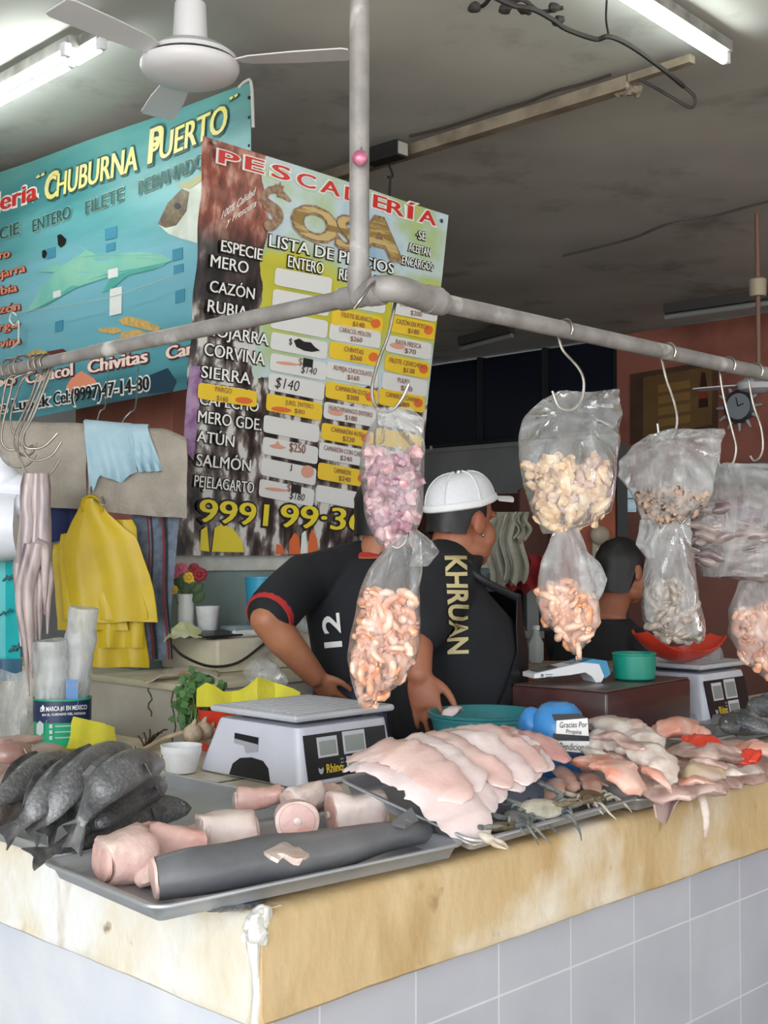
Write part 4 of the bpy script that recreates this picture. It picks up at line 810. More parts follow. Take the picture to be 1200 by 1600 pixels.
def fish(pts, hh, label, group, mat=m_fish, dors=(-.45, .35, .8), wr=.62, name='whole_fish', prof=None, fin=None, tail=.038):
    path = bez(pts, 8); k = len(path); fin = fin or m_fin
    prof = prof or [(0, .12), (.03, .42), (.09, .70), (.18, .92), (.32, 1.0), (.5, .93), (.86, .35), (.84, .42), (.95, .27), (1, .25)]
    t = thing(name, path[0], label, 'fish', group); D = Vec(dors).normalized(); mb = MB(); rg = []; fr = []
    for i, p in enumerate(path):
        tg = (path[min(i + 1, k - 1)] - path[max(i - 1, 0)]).normalized(); up = (D - tg * D.dot(tg)).normalized(); sd = tg.cross(up); s = i / (k - 1); h = hh * ip(prof, s); fr.append((p, tg, up, sd, h))
        ww = h * lerp(wr * 1.1, wr * .45, max(0, (s - .5) * 2))
        rg.append([p + up * (math.sin(a) * h * (1 if math.sin(a) > 0 else 1.05)) + sd * (math.cos(a) * ww) for a in [2 * math.pi * j / 18 for j in range(18)]])
    p, tg, up, sd, h = fr[0]; rg.insert(0, [p - tg * h * .5 + (q - p) * .3 for q in rg[0]])
    mb.loft(rg); body = mb.build('body', mat, t)
    p, tg, up, sd, h = fr[-1]; tg = (path[-1] - path[-4]).normalized()
    g = [[p - tg * .004 + tg * (r * tail) * (1 + .25 * abs(j / 6 - .5) * 2 * r) + up * ((j / 6 - .5) * 2 * (h + r * tail * .34)) + sd * (.003 * math.sin(j * 1.3)) for j in range(7)] for r in (0, .3, .65, 1)]
    mb = MB(); mb.sheet(g, .0022); mb.build('tail_fin', fin, t)
    mb = MB(); g = []
    for s in [x / 9 for x in range(10)]:
        p, tg, up, sd, h = fr[int(lerp(.30, .75, s) * (k - 1))]; g.append([p + up * h * .93, p + up * (h * .95 + hh * .34 * math.sin(math.pi * min(1, s + .15)) ** .6) + tg * hh * .25])
    mb.sheet(g, .002); mb.build('dorsal_fin', fin, t)
    for sgn in (-1, 1):
        p, tg, up, sd, h = fr[int(.24 * (k - 1))]; o = p + sd * (sgn * h * wr * 1.02) - up * h * .3
        g = [[o + tg * (r * hh * 1.1) + up * ((j / 3 - .5) * hh * .5 * (.4 + r)) - up * r * hh * .3 + sd * (sgn * .004 * (1 + r)) for j in range(4)] for r in (0, .5, 1)]
        mb = MB(); mb.sheet(g, .0018); mb.build('pectoral_fin', fin, t)
        p, tg, up, sd, h = fr[max(1, int(.09 * (k - 1)))]; e = p + sd * (sgn * h * wr * .95) + up * h * .28
        mb = MB(); mb.ball(e, (hh * .14,) * 3, 10, 8); mb.ball(e + sd * sgn * hh * .07, (hh * .09,) * 3, 8, 6, mi=1); mb.build('eye', [m_eyew, m_eye], t)
    return t
def zp(l): return [PZ(x, y, z) for x, y, z in l]
G = 'dark whole fish piled on the left'
fish(zp([(298, 1262, 1.002), (240, 1266, 1.006), (170, 1292, 1.0), (110, 1318, .995), (78, 1330, .992)]), .029, 'lowest dark fish of the pile, head by the pale chunks, tail over the edge', G, m_fish2)
fish(zp([(258, 1222, 1.04), (215, 1238, 1.048), (165, 1276, 1.035), (136, 1292, 1.02)]), .029, 'dark fish second from the bottom of the pile, head pointing right', G, m_fish2)
fish(zp([(40, 1232, 1.02), (18, 1255, 1.02), (2, 1282, 1.012), (-12, 1298, 1.005)]), .026, 'brownish fish half hidden at the bottom left of the fish pile', G, M('brown fish scales', '#5d5350', .35, col2='#7d716c', scale=12, coat=.3, bump=.3, bscale=150))
fish(zp([(128, 1232, 1.035), (105, 1262, 1.035), (85, 1290, 1.02)]), .024, 'short dark fish wedged in the middle of the fish pile', G, m_fish2, tail=.04)
fish(zp([(122, 1184, 1.055), (66, 1202, 1.065), (16, 1236, 1.05), (-30, 1272, 1.025)]), .031, 'leftmost dark fish of the pile with a shining flank', G)
fish(zp([(150, 1188, 1.075), (98, 1218, 1.08), (56, 1262, 1.055), (26, 1290, 1.025)]), .031, 'dark fish third from the right on top of the pile, tail at the counter edge', G)
fish(zp([(214, 1176, 1.085), (165, 1186, 1.10), (112, 1224, 1.085), (78, 1270, 1.045), (66, 1286, 1.028)]), .032, 'big dark fish with a pale belly line, second from the right on top', G)
fish(zp([(255, 1190, 1.095), (208, 1198, 1.112), (160, 1230, 1.095), (134, 1268, 1.05), (125, 1290, 1.028)]), .031, 'topmost dark fish draped over the pile, its tail hanging straight down', G)
m_red = M('reddish fish skin', '#8d6a62', .35, col2='#b08d82', scale=12, coat=.3); m_pale = M('pale fish flesh', '#d5b5a8', .4, col2='#c39b8d', scale=14, coat=.25, sss=.1)
fish(zp([(48, 1172, 1.05), (10, 1176, 1.055), (-40, 1182, 1.045)]), .024, 'reddish brown fish at the far left above the pale fillets', None, m_red, fin=m_red)
def strip(pts, wd, th, label, mat, name='fish_fillet', cat='fillet', group=None, up=None, n=14, prof=None, wob=.004, seed=0, wn=.10):
    p = bez(pts, 7); k = len(p); prof = prof or [(0, .35), (.06, .75), (.2, 1), (.6, 1), (.9, .8), (.97, .5), (1, .2)]
    ws = [wd * ip(prof, i / (k - 1)) * (1 + wn * 2 * nz((i * .55, seed * 1.7, 0), 1.0, seed)) for i in range(k)]; mb = MB(); mb.tube(p, ws, n, flat=th / wd, up=up or ZZ); mb.jitter(wob, 22, seed); mb.jitter(wob * .45, 62, seed + 5)
    return solo(name, mb, mat, label, cat, group)
for i, (l, w_) in enumerate((([(82, 1166, 1.0), (20, 1185, 1.01), (-40, 1225, 1.0)], .045), ([(78, 1195, .99), (30, 1215, .995), (-30, 1250, .985)], .04), ([(60, 1152, 1.01), (10, 1160, 1.015), (-40, 1165, 1.01)], .04))):
    strip(zp(l), w_, .014, ('broad pale fillet at the far left behind the dark fish', 'pale fillet lowest at the left edge beside the dark fish', 'pale pink fillet under the reddish fish at the left edge')[i], m_pale, seed=i)
# ---------------------------------------------------------------- shark and chunks on the front tray
m_shk = M('grey shark skin', '#5f6064', .42, col2='#737376', scale=7, bump=.1, bscale=90, coat=.12); m_flesh = M('pale shark flesh', '#e3c6bd', .42, col2='#d3a99f', scale=16, lo=.42, hi=.7, bump=.3, bscale=60, coat=.3, sss=.2)
m_flesh2 = M('pink shark flesh', '#dfb5ab', .42, col2='#c98e84', scale=18, lo=.45, hi=.7, bump=.35, bscale=55, coat=.3, sss=.2); m_flw = M('whitish flesh', '#ecdad2', .4, col2='#dcb9ae', scale=20, lo=.45, hi=.75, bump=.3, bscale=70, coat=.3, sss=.2)
t = thing('headless_shark', PZ(450, 1350, .965), 'headless grey shark body lying along the front of the shark tray', 'shark')
pa = [PZ(243, 1372, 1.0), PZ(300, 1362, 1.004), PZ(380, 1349, 1.004), PZ(460, 1336, 1.002), PZ(540, 1322, .998), PZ(610, 1308, .993), PZ(664, 1299, .988)]
rs = [.033, .0375, .038, .0365, .033, .027, .019]; p = bez(pa, 6); k = len(p); rr_ = [ip([(i * 6, v) for i, v in enumerate(rs)], i) for i in range(k)]
mb = MB(); mb.tube(p, rr_, 28, flat=.9, up=ZZ, cap=True); mb.jitter(.004, 12, 3); mb.build('body', m_shk, t)
mb = MB(); d = (p[0] - p[1]).normalized(); mb.lathe(p[0] + d * .0005, [(.031, 0), (.028, .004), (.012, .006)], 24, ax=d); mb.jitter(.003, 40, 2); mb.build('cut_end', m_flesh, t)
g = [[PZ(612, 1288, 1.018) + U * (.045 * r) + ZZ * (.02 * r * (1 - s)) - VV * (.03 * s) * (1 - .5 * r) for s in (0, .5, 1)] for r in (0, .5, 1)]
mb = MB(); mb.sheet(g, .006); mb.build('fin_stub', m_shk, t)
g = [[PZ(lerp(412 + 12 * abs(j - 2), 482 - 8 * abs(j - 2), i / 6), lerp(1346, 1322, j / 4) - 5 * math.sin(i * .9), 1.044 - .006 * abs(j - 1.5)) for j in range(5)] for i in range(7)]
mb = MB(); mb.sheet(g, .005); mb.jitter(.002, 40); solo('flesh_scrap', mb, m_flw, 'small scrap of pale flesh lying on top of the grey shark', 'fish')
def steak(c, ax, ln, r, label, mats, sq=(1, 1), seed=0, bone=True, tp=1.0, amp=.012, p=.8):
    c, ax = Vec(c), Vec(ax).normalized(); t = thing('shark_chunk', c - ZZ * r, label, 'fish', None)
    sd = ax.cross(ZZ).normalized(); up = sd.cross(ax); rg = []
    sp = lambda x: math.copysign(abs(x) ** p, x)
    for (s, f) in ((-.5, .90), (-.47, .98), (-.3, 1), (-.1, 1.01), (.1, 1.0), (.3, .99), (.47, .97), (.5, .88)):
        f *= lerp(1, tp, s + .5); rg.append([c + ax * (ln * s) + sd * (sp(math.cos(a)) * r * sq[0] * f) + up * (sp(math.sin(a)) * r * sq[1] * f) for a in [2 * math.pi * j / 26 for j in range(26)]])
    mb = MB(); mb.loft(rg); mb.jitter(amp, 16, seed); mb.jitter(amp * .4, 60, seed + 4); mb.build('flesh', mats[0], t, ang=55)
    for sg in (-1, 1):
        q = c + ax * (ln * .5 * sg * 1.0); f = (1 if sg < 0 else tp) * .82
        rg = [[q + ax * sg * h + sd * (sp(math.cos(a)) * r * sq[0] * f * e) + up * (sp(math.sin(a)) * r * sq[1] * f * e) for a in [2 * math.pi * j / 22 for j in range(22)]] for h, e in ((-.003, 1.0), (.0025, .96), (.004, .6), (.0035, .2))]
        mb = MB(); mb.loft(rg); mb.jitter(amp * .5, 30, seed + 7); mb.build('cut_face', mats[1], t)
        if bone: mb = MB(); mb.lathe(q + ax * sg * .003, [(.0075, 0), (.0065, .004), (.003, .0048)], 12, ax=ax * sg); mb.build('spine', m_flw, t)
    return t
zt = .964
def cz(x, y, r): return PZ(x, y, zt + r)
steak(cz(196, 1338, .036), (.80, .55, .02), .075, .040, 'largest pale chunk at the left end of the shark tray, cut face towards the corner', (m_flesh, m_flesh2), (1.15, .85), 1, False, p=.75)
steak(cz(270, 1322, .036), (.9, .4, .0), .085, .036, 'raw chunk with a reddened top beside the largest pale chunk', (m_flesh2, m_flesh), (1.1, .95), 2, False, tp=.8, p=.7)
strip([cz(262, 1352, .03), cz(236, 1366, .02), cz(212, 1378, .01)], .026, .014, 'thin belly flap hanging from the chunks down to the tray rim', m_flesh, name='belly_flap', cat='fish')
steak(cz(357, 1298, .032), (.92, .35, .0), .085, .035, 'white chunk standing between the red topped chunk and the round steak', (m_flw, m_flesh), (1, .95), 3, False, p=.7)
steak(cz(404, 1246, .045), (.95, .25, .1), .085, .026, 'long pink wedge lying highest at the back of the shark tray', (m_flesh2, m_flesh), (1, .8), 4, False, tp=.75)
steak(cz(463, 1282, .040), (.12, -.98, .15), .05, .038, 'round shark steak standing upright with its spine showing', (m_flesh, m_flesh2), (1, .92), 5, True, amp=.004, p=.95)
steak(cz(474, 1248, .045), (.6, .5, .1), .07, .027, 'small whitish chunk leaning on the back of the round steak', (m_flw, m_flesh), (1, 1), 6, False)
steak(cz(556, 1270, .035), (.93, .36, .0), .095, .038, 'ridged white chunk at the right end of the shark tray', (m_flw, m_flesh2), (.95, 1.0), 7, True, p=.65)
steak(cz(507, 1250, .032), (.7, .6, .0), .05, .025, 'little pale chunk tucked behind the ridged white chunk', (m_flesh, m_flesh2), (1, 1), 8, False)
strip([PZ(318, 1424, .958), PZ(352, 1416, .958), PZ(392, 1405, .958), PZ(420, 1396, .958)], .02, .006, 'dark skin scrap on the counter under the shark tray', m_fish2, name='skin_scrap', cat='fish')
# ---------------------------------------------------------------- white fillets on the tilted tray
m_fw = M('white fillet', '#ecdcdb', .34, col2='#dfc6c4', scale=9, lo=.4, hi=.75, bump=.25, bscale=35, coat=.4, sss=.25, stretch=(1, 1, 1)); m_fp = M('pink white fillet', '#e8ccc6', .34, col2='#d8aea7', scale=9, lo=.4, hi=.75, bump=.25, bscale=35, coat=.4, sss=.25); m_fr = M('rosy fillet', '#d5aaa4', .36, col2='#bd8580', scale=12, lo=.4, hi=.75, bump=.3, bscale=35, coat=.35, sss=.2)
hb = [(0, .004), (.05, .034), (.10, .060), (.17, .080), (.23, .083), (.29, .064), (.33, .035)]
def fil(a0, b0, a1, b1, lift, wd, label, mat, seed, th=.008):
    pts = [TC(lerp(a0, a1, s) + .006 * math.sin(s * 3 + seed), lerp(b0, b1, s), ip(hb, lerp(b0, b1, s)) + lift) for s in (0, .2, .4, .6, .8, 1)]
    return strip(pts, wd, th, label, mat, seed=seed, up=(.05, -.35, 1), group=None, wob=.007, wn=.12)
LBL = ['white fillet lying along the left rim of the tilted tray, lowest on the left', 'broad white fillet second from the left rim with its tip near the shark tray', 'white fillet in the bottom layer left of the middle', 'white fillet in the bottom layer at the middle of the tray', 'white fillet in the bottom layer right of the middle, above the crabs', 'white fillet of the bottom layer furthest right']
for i, (a, bf, w_) in enumerate(((.028, .01, .062), (.095, .05, .052), (.155, .065, .048), (.215, .075, .046), (.27, .085, .044), (.32, .095, .042))): fil(a - .01, .31, a + .008, bf, .000 + .002 * i, w_, LBL[i], m_fw, i)
LBL = ['pink tinged top fillet on the left of the heap', 'long top fillet with a curled tip, second from the left', 'top fillet at the crest of the white heap', 'top fillet right of the crest with an upturned back end', 'top fillet ending above the last crabs']
for i, (a, bf, w_) in enumerate(((.045, .07, .05), (.108, .085, .044), (.17, .075, .04), (.225, .07, .042), (.285, .085, .036))): fil(a - .015, .325, a + .012, bf, .015 + .002 * i, w_, LBL[i], m_fp if i % 2 == 0 else m_fw, 20 + i)
for i, (a, bf, w_) in enumerate(((.34, .12, .042), (.37, .13, .038), (.40, .11, .034))): fil(a - .05, .28, a + .012, bf, .012, w_, ('rosy fillet beside the white heap, leftmost of three', 'rosy fillet with a split tip, middle of three', 'rosy fillet nearest the blue tip jar')[i], m_fr, 40 + i)
for i, (a0, b0, a1, b1, l) in enumerate(((.40, .12, .30, .06, 'pale belly strip crossing above the crabs'), (.47, .17, .40, .08, 'brownish belly strip at the right end of the fillet tray'), (.50, .12, .42, .045, 'thin tan strip lying by the last crab'))): strip([TC(a0, b0, .03), TC((a0 + a1) / 2, (b0 + b1) / 2, .035), TC(a1, b1, .02)], .02, .009, l, M('tan belly flesh', '#b98f80', .4, col2='#d3b3a5', scale=25, coat=.3), name='belly_strip', cat='fish', seed=60 + i)
# ---------------------------------------------------------------- crabs along the front of that tray
m_cb = M('blue grey crab shell', '#7d7f78', .4, col2='#4c545a', scale=35, lo=.4, hi=.65, bump=.3, bscale=140); m_co = M('olive crab shell', '#8a7a5f', .4, col2='#5d5340', scale=40, bump=.3, bscale=140); m_cw = M('pale crab shell', '#c5bdac', .4, col2='#9a9787', scale=30, bump=.3, bscale=140); m_claw = M('ivory crab claw', '#ddd4c6', .35, col2='#c2b09a', scale=25)
def claw_mb(mb, o, d, s, up=ZZ, mi=0):
    d = Vec(d).normalized(); sd = d.cross(up).normalized()
    mb.tube(bez([o, o + d * .02 * s, o + d * .04 * s], 4), [.004 * s, .006 * s, .008 * s, .0095 * s, .0105 * s, .0105 * s, .010 * s, .009 * s, .008 * s], 10, flat=.8, mi=mi)
    for sg in (-1, 1): mb.tube(bez([o + d * .036 * s + sd * sg * .004 * s, o + d * .052 * s + sd * sg * .009 * s, o + d * .072 * s + sd * sg * .002 * s], 4), [.0055 * s, .0052 * s, .005 * s, .0046 * s, .004 * s, .0034 * s, .0026 * s, .0018 * s, .0006 * s], 8, mi=mi)
def crab(c, ang, label, shell, legm, s=1.0, roll=0):
    t = thing('crab', c, label, 'crab', None); m_ = Matrix.Rotation(ang, 3, 'Z') @ Matrix.Rotation(roll, 3, 'X'); q = lambda x, y, z: c + m_ @ Vec((x, y, z)) * s
    mb = MB(); n = 32; rg = []
    for z, f in ((-.010, .55), (-.006, .85), (0, 1), (.005, .9), (.010, .6), (.012, .2)):
        rg.append([q(.047 * f * math.cos(a) * (1 + .14 * (math.cos(a) ** 8) * (1 if f == 1 else .3)), .028 * f * math.sin(a) * (1.05 if math.sin(a) > 0 else .95) * (1 + (.06 * (j % 2) if f == 1 and math.sin(a) > 0 else 0)), z) for j in range(n) for a in [2 * math.pi * j / n]])
    mb.loft(rg); mb.build('carapace', shell, t)
    for sg in (-1, 1):
        mb = MB(); mb.tube(bez([q(sg * .035, .016, 0), q(sg * .058, .03, .004), q(sg * .056, .045, .002)], 4), .006 * s, 8); o = q(sg * .056, .044, .002); claw_mb(mb, o, m_ @ Vec((-sg * .55, .8, 0)), s * .72); mb.build('claw', legm, t)
        for k in range(4):
            y = .010 - .011 * k; mb = MB(); mb.tube(bez([q(sg * .036, y, -.002), q(sg * (.054 - .004 * k), y - .005 * k, .010), q(sg * (.063 - .005 * k), y - .013 * k - .004, .0), q(sg * (.066 - .007 * k), y - .018 * k - .008, -.008)], 3), [s * x for x in (.0045, .0045, .004, .0038, .0035, .003, .0027, .002, .0015, .0008)], 7); mb.build('leg', legm, t)
        mb = MB(); mb.ball(q(sg * .012, .029, .004), .0028 * s, 8, 6); mb.build('eye', m_eye, t)
crab(TC(.10, .030, .020), AU + 2.7, 'olive brown crab at the left end of the row of crabs, by the ivory claw', m_co, m_cb, .78, .25)
crab(TC(.165, .038, .022), AU + .5, 'blue grey crab second from the left along the tray edge', m_cb, m_cb, .86, .35)
crab(TC(.24, .042, .026), AU - .4, 'pale crab turned over in the middle of the tray edge', m_cw, m_cb, .95, .5)
crab(TC(.32, .044, .022), AU + 2.9, 'sand coloured crab right of the pale crab', m_cw, m_co, .86, .25)
crab(TC(.41, .046, .022), AU + .2, 'tan crab at the right end of the tray edge', m_co, m_cw, .84, .3)
mb = MB(); o = PZ(748, 1302, 1.0); claw_mb(mb, o, PZ(800, 1330, .985) - o, .95); solo('crab_claw', mb, m_claw, 'single ivory crab claw sticking out over the counter edge', 'crab')
# ---------------------------------------------------------------- heap of snapper pieces on the right
m_sn = M('pinkish grey fish piece', '#d3b7ad', .38, col2='#9f7d74', scale=26, lo=.4, hi=.7, bump=.3, bscale=50, coat=.3, sss=.1); m_sw = M('whitish fish piece', '#ddd2c9', .38, col2='#b59a8f', scale=26, lo=.4, hi=.75, bump=.3, bscale=50, coat=.3, sss=.1)
m_so = M('orange pink fillet', '#dc8f78', .38, col2='#e3bcae', scale=12, lo=.38, hi=.6, bump=.25, bscale=50, coat=.35, sss=.15); m_srd = M('bright red flesh', '#d8432f', .35, col2='#c93525', scale=12, coat=.3); m_sy = M('yellowish belly', '#cbb491', .4, col2='#b8a296', scale=16, bump=.3, bscale=50, coat=.3)
def sn(pts, wd, th, label, mat, seed, name='snapper_piece', up=(0, -.4, 1), prof=None):
    th *= .68; prof = prof or [(0, .45), (.05, .7), (.2, 1), (.5, .95), (.8, .85), (.94, .6), (1, .3)]
    return strip(zp(pts), wd, th, label, mat, name, 'fish', None, up=up, wob=.008, seed=seed, prof=prof, wn=.2, n=20)
sn([(1000, 1232, 1.0), (1060, 1222, 1.01), (1130, 1208, 1.01), (1200, 1192, 1.0)], .06, .025, 'grey pink fish frame lying lowest along the right tray', m_sn, 70)
sn([(990, 1190, 1.0), (1050, 1185, 1.015), (1110, 1175, 1.015), (1180, 1165, 1.01)], .065, .03, 'broad fish frame at the back of the right tray', m_sn, 71)
sn([(900, 1205, 1.0), (930, 1190, 1.03), (960, 1170, 1.05)], .045, .02, 'pale flap at the left foot of the right heap beside the tip jar', m_sw, 72)
sn([(928, 1130, 1.09), (962, 1132, 1.10), (1000, 1150, 1.085), (1030, 1178, 1.06)], .040, .022, 'big whitish fish piece on top of the right heap', m_sw, 73)
sn([(915, 1165, 1.07), (950, 1158, 1.08), (990, 1165, 1.075)], .035, .018, 'whitish slab just under the top of the right heap', m_sw, 74)
sn([(918, 1190, 1.04), (945, 1190, 1.065), (975, 1208, 1.055), (1005, 1238, 1.02)], .043, .018, 'orange pink fillet folded over the front of the right heap', m_so, 75)
sn([(975, 1168, 1.07), (1010, 1176, 1.075), (1038, 1198, 1.055), (1052, 1224, 1.025)], .040, .022, 'curved fillet with a pale rim right of the orange fillet', m_sw, 76)
sn([(1008, 1182, 1.06), (1020, 1190, 1.06), (1030, 1204, 1.05)], .02, .012, 'small pinkish bone strip inside the curved fillet', m_sn, 77)
sn([(1016, 1148, 1.06), (1050, 1137, 1.075), (1082, 1128, 1.07)], .034, .022, 'rosy fish slice at the back of the right heap', m_so, 78)
sn([(1048, 1172, 1.04), (1085, 1176, 1.05), (1130, 1180, 1.045), (1165, 1186, 1.03)], .034, .018, 'long grey pink fillet below the first red piece', m_sn, 79)
sn([(1070, 1160, 1.055), (1094, 1158, 1.06), (1118, 1160, 1.055)], .022, .015, 'bright red flesh piece beside the rosy slice', m_srd, 80, prof=[(0, .8), (.1, 1), (.9, 1), (1, .8)])
sn([(1152, 1192, 1.03), (1168, 1182, 1.04), (1186, 1188, 1.035)], .024, .016, 'bright red flesh piece near the right edge', m_srd, 81, prof=[(0, .6), (.2, 1), (.8, .9), (1, .6)])
sn([(1062, 1208, 1.03), (1095, 1202, 1.04), (1130, 1208, 1.03)], .034, .02, 'yellowish fish belly above the hanging tail', m_sy, 82)
sn([(1150, 1172, 1.03), (1185, 1170, 1.04), (1225, 1178, 1.03)], .036, .02, 'pale pink fillet at the right edge of the heap', m_so, 83)
sn([(1010, 1228, 1.01), (1030, 1222, 1.02), (1052, 1226, 1.01)], .022, .012, 'little pink offcut by the tray corner', m_sn, 84)
sn([(985, 1145, 1.08), (1000, 1140, 1.095), (1012, 1150, 1.08)], .009, .007, 'white fin spine poking up on the right heap', m_sw, 85)
EX = [((905, 1172, 1.06), (940, 1180, 1.068), (968, 1196, 1.06), .012, 'thin pale belly strip over the orange fillet'), ((930, 1150, 1.09), (965, 1152, 1.097), (1000, 1172, 1.085), .018, 'thin pink flap across the top of the right heap'),
      ((1000, 1200, 1.05), (1028, 1212, 1.045), (1050, 1236, 1.015), .016, 'narrow white strip down the front of the right heap'), ((1080, 1190, 1.045), (1110, 1192, 1.05), (1140, 1200, 1.04), .014, 'thin rib strip over the yellowish belly'),
      ((1055, 1140, 1.07), (1088, 1142, 1.068), (1110, 1150, 1.06), .02, 'rosy flap between the top slice and the red flesh'), ((1100, 1172, 1.052), (1130, 1170, 1.055), (1160, 1176, 1.045), .02, 'grey pink flap left of the right red flesh'),
      ((1060, 1222, 1.02), (1085, 1218, 1.03), (1110, 1224, 1.02), .018, 'pale flap just above the tail fan'), ((975, 1130, 1.10), (1000, 1138, 1.098), (1022, 1155, 1.08), .016, 'whitish fin edge along the top piece of the right heap'),
      ((1120, 1195, 1.035), (1150, 1205, 1.03), (1190, 1203, 1.02), .022, 'pinkish flap at the front right of the heap'), ((890, 1210, 1.0), (915, 1218, 1.01), (950, 1228, 1.005), .018, 'tan offcut at the left front of the right heap')]
for k, (a_, b_, c_, w_, l_) in enumerate(EX): sn([a_, b_, c_], w_, .011, l_, (m_sw, m_sn, m_so, m_sn)[k % 4] if k != 4 else m_so, 100 + k)
# tail fan and strip draped over the counter edge
t = thing('fish_tail', PZ(1060, 1240, .96), 'pale pink fish tail fan draped over the counter edge', 'fish')
fv = plane_at(UV(0, -.05, 1), VV); inner = [(1050, 1226, .99), (1058, 1222, .992), (1066, 1219, .995), (1075, 1217, .997), (1084, 1217, .998), (1092, 1219, .997), (1098, 1222, .994)]
outer = [(1022, 1258), (1026, 1280), (1040, 1286), (1054, 1262), (1066, 1242), (1082, 1240), (1100, 1238)]
g = [[lerp(PZ(*a_), fv(*o_), f_) + ZZ * (.010 * math.sin(math.pi * f_) + .003 * math.sin(k * 2.4) * f_) for f_ in (0, .2, .4, .6, .8, 1)] for k, (a_, o_) in enumerate(zip(inner, outer))]
mb = MB(); mb.sheet(g, .004); mb.build('tail_fin', M('translucent fin', '#c9b0aa', .4, col2='#b39a90', scale=20, coat=.2), t)
mb = MB(); mb.tube(bez([PZ(1130, 1212, 1.005), PZ(1105, 1216, 1.0), PZ(1088, 1222, .992)], 5), [.02] * 4 + [.017] * 4 + [.012] * 3, 12, flat=.5); mb.build('tail_stem', m_sn, t)
yy = UV(.72, -.014, .9); mb = MB(); a0 = PZ(1090, 1234, .985); f = lambda x, y: PY(x, y, a0.y - .018)
mb.tube(bez([PZ(1086, 1226, .99), PZ(1093, 1236, .982), f(1099, 1252), f(1103, 1272), f(1104, 1296), f(1102, 1308)], 5), [.006] * 4 + [.009] * 6 + [.0085] * 6 + [.007] * 5 + [.005] * 3 + [.003] * 2, 10, flat=.6); solo('fin_strip', mb, m_sw, 'narrow pale fin strip hanging down the counter edge', 'fish')
# dark fish on the right tray
fish([PZ(1126, 1136, 1.03), PZ(1150, 1130, 1.035), PZ(1185, 1136, 1.03), PZ(1235, 1148, 1.015)], .030, 'front dark fish on the tray at the right edge', None, m_fish2, (-.3, .5, .8))
fish([PZ(1166, 1106, 1.05), PZ(1190, 1104, 1.055), PZ(1225, 1110, 1.05), PZ(1265, 1120, 1.03)], .028, 'back dark fish on the tray at the right edge', None, m_fish2, (-.3, .5, .8))
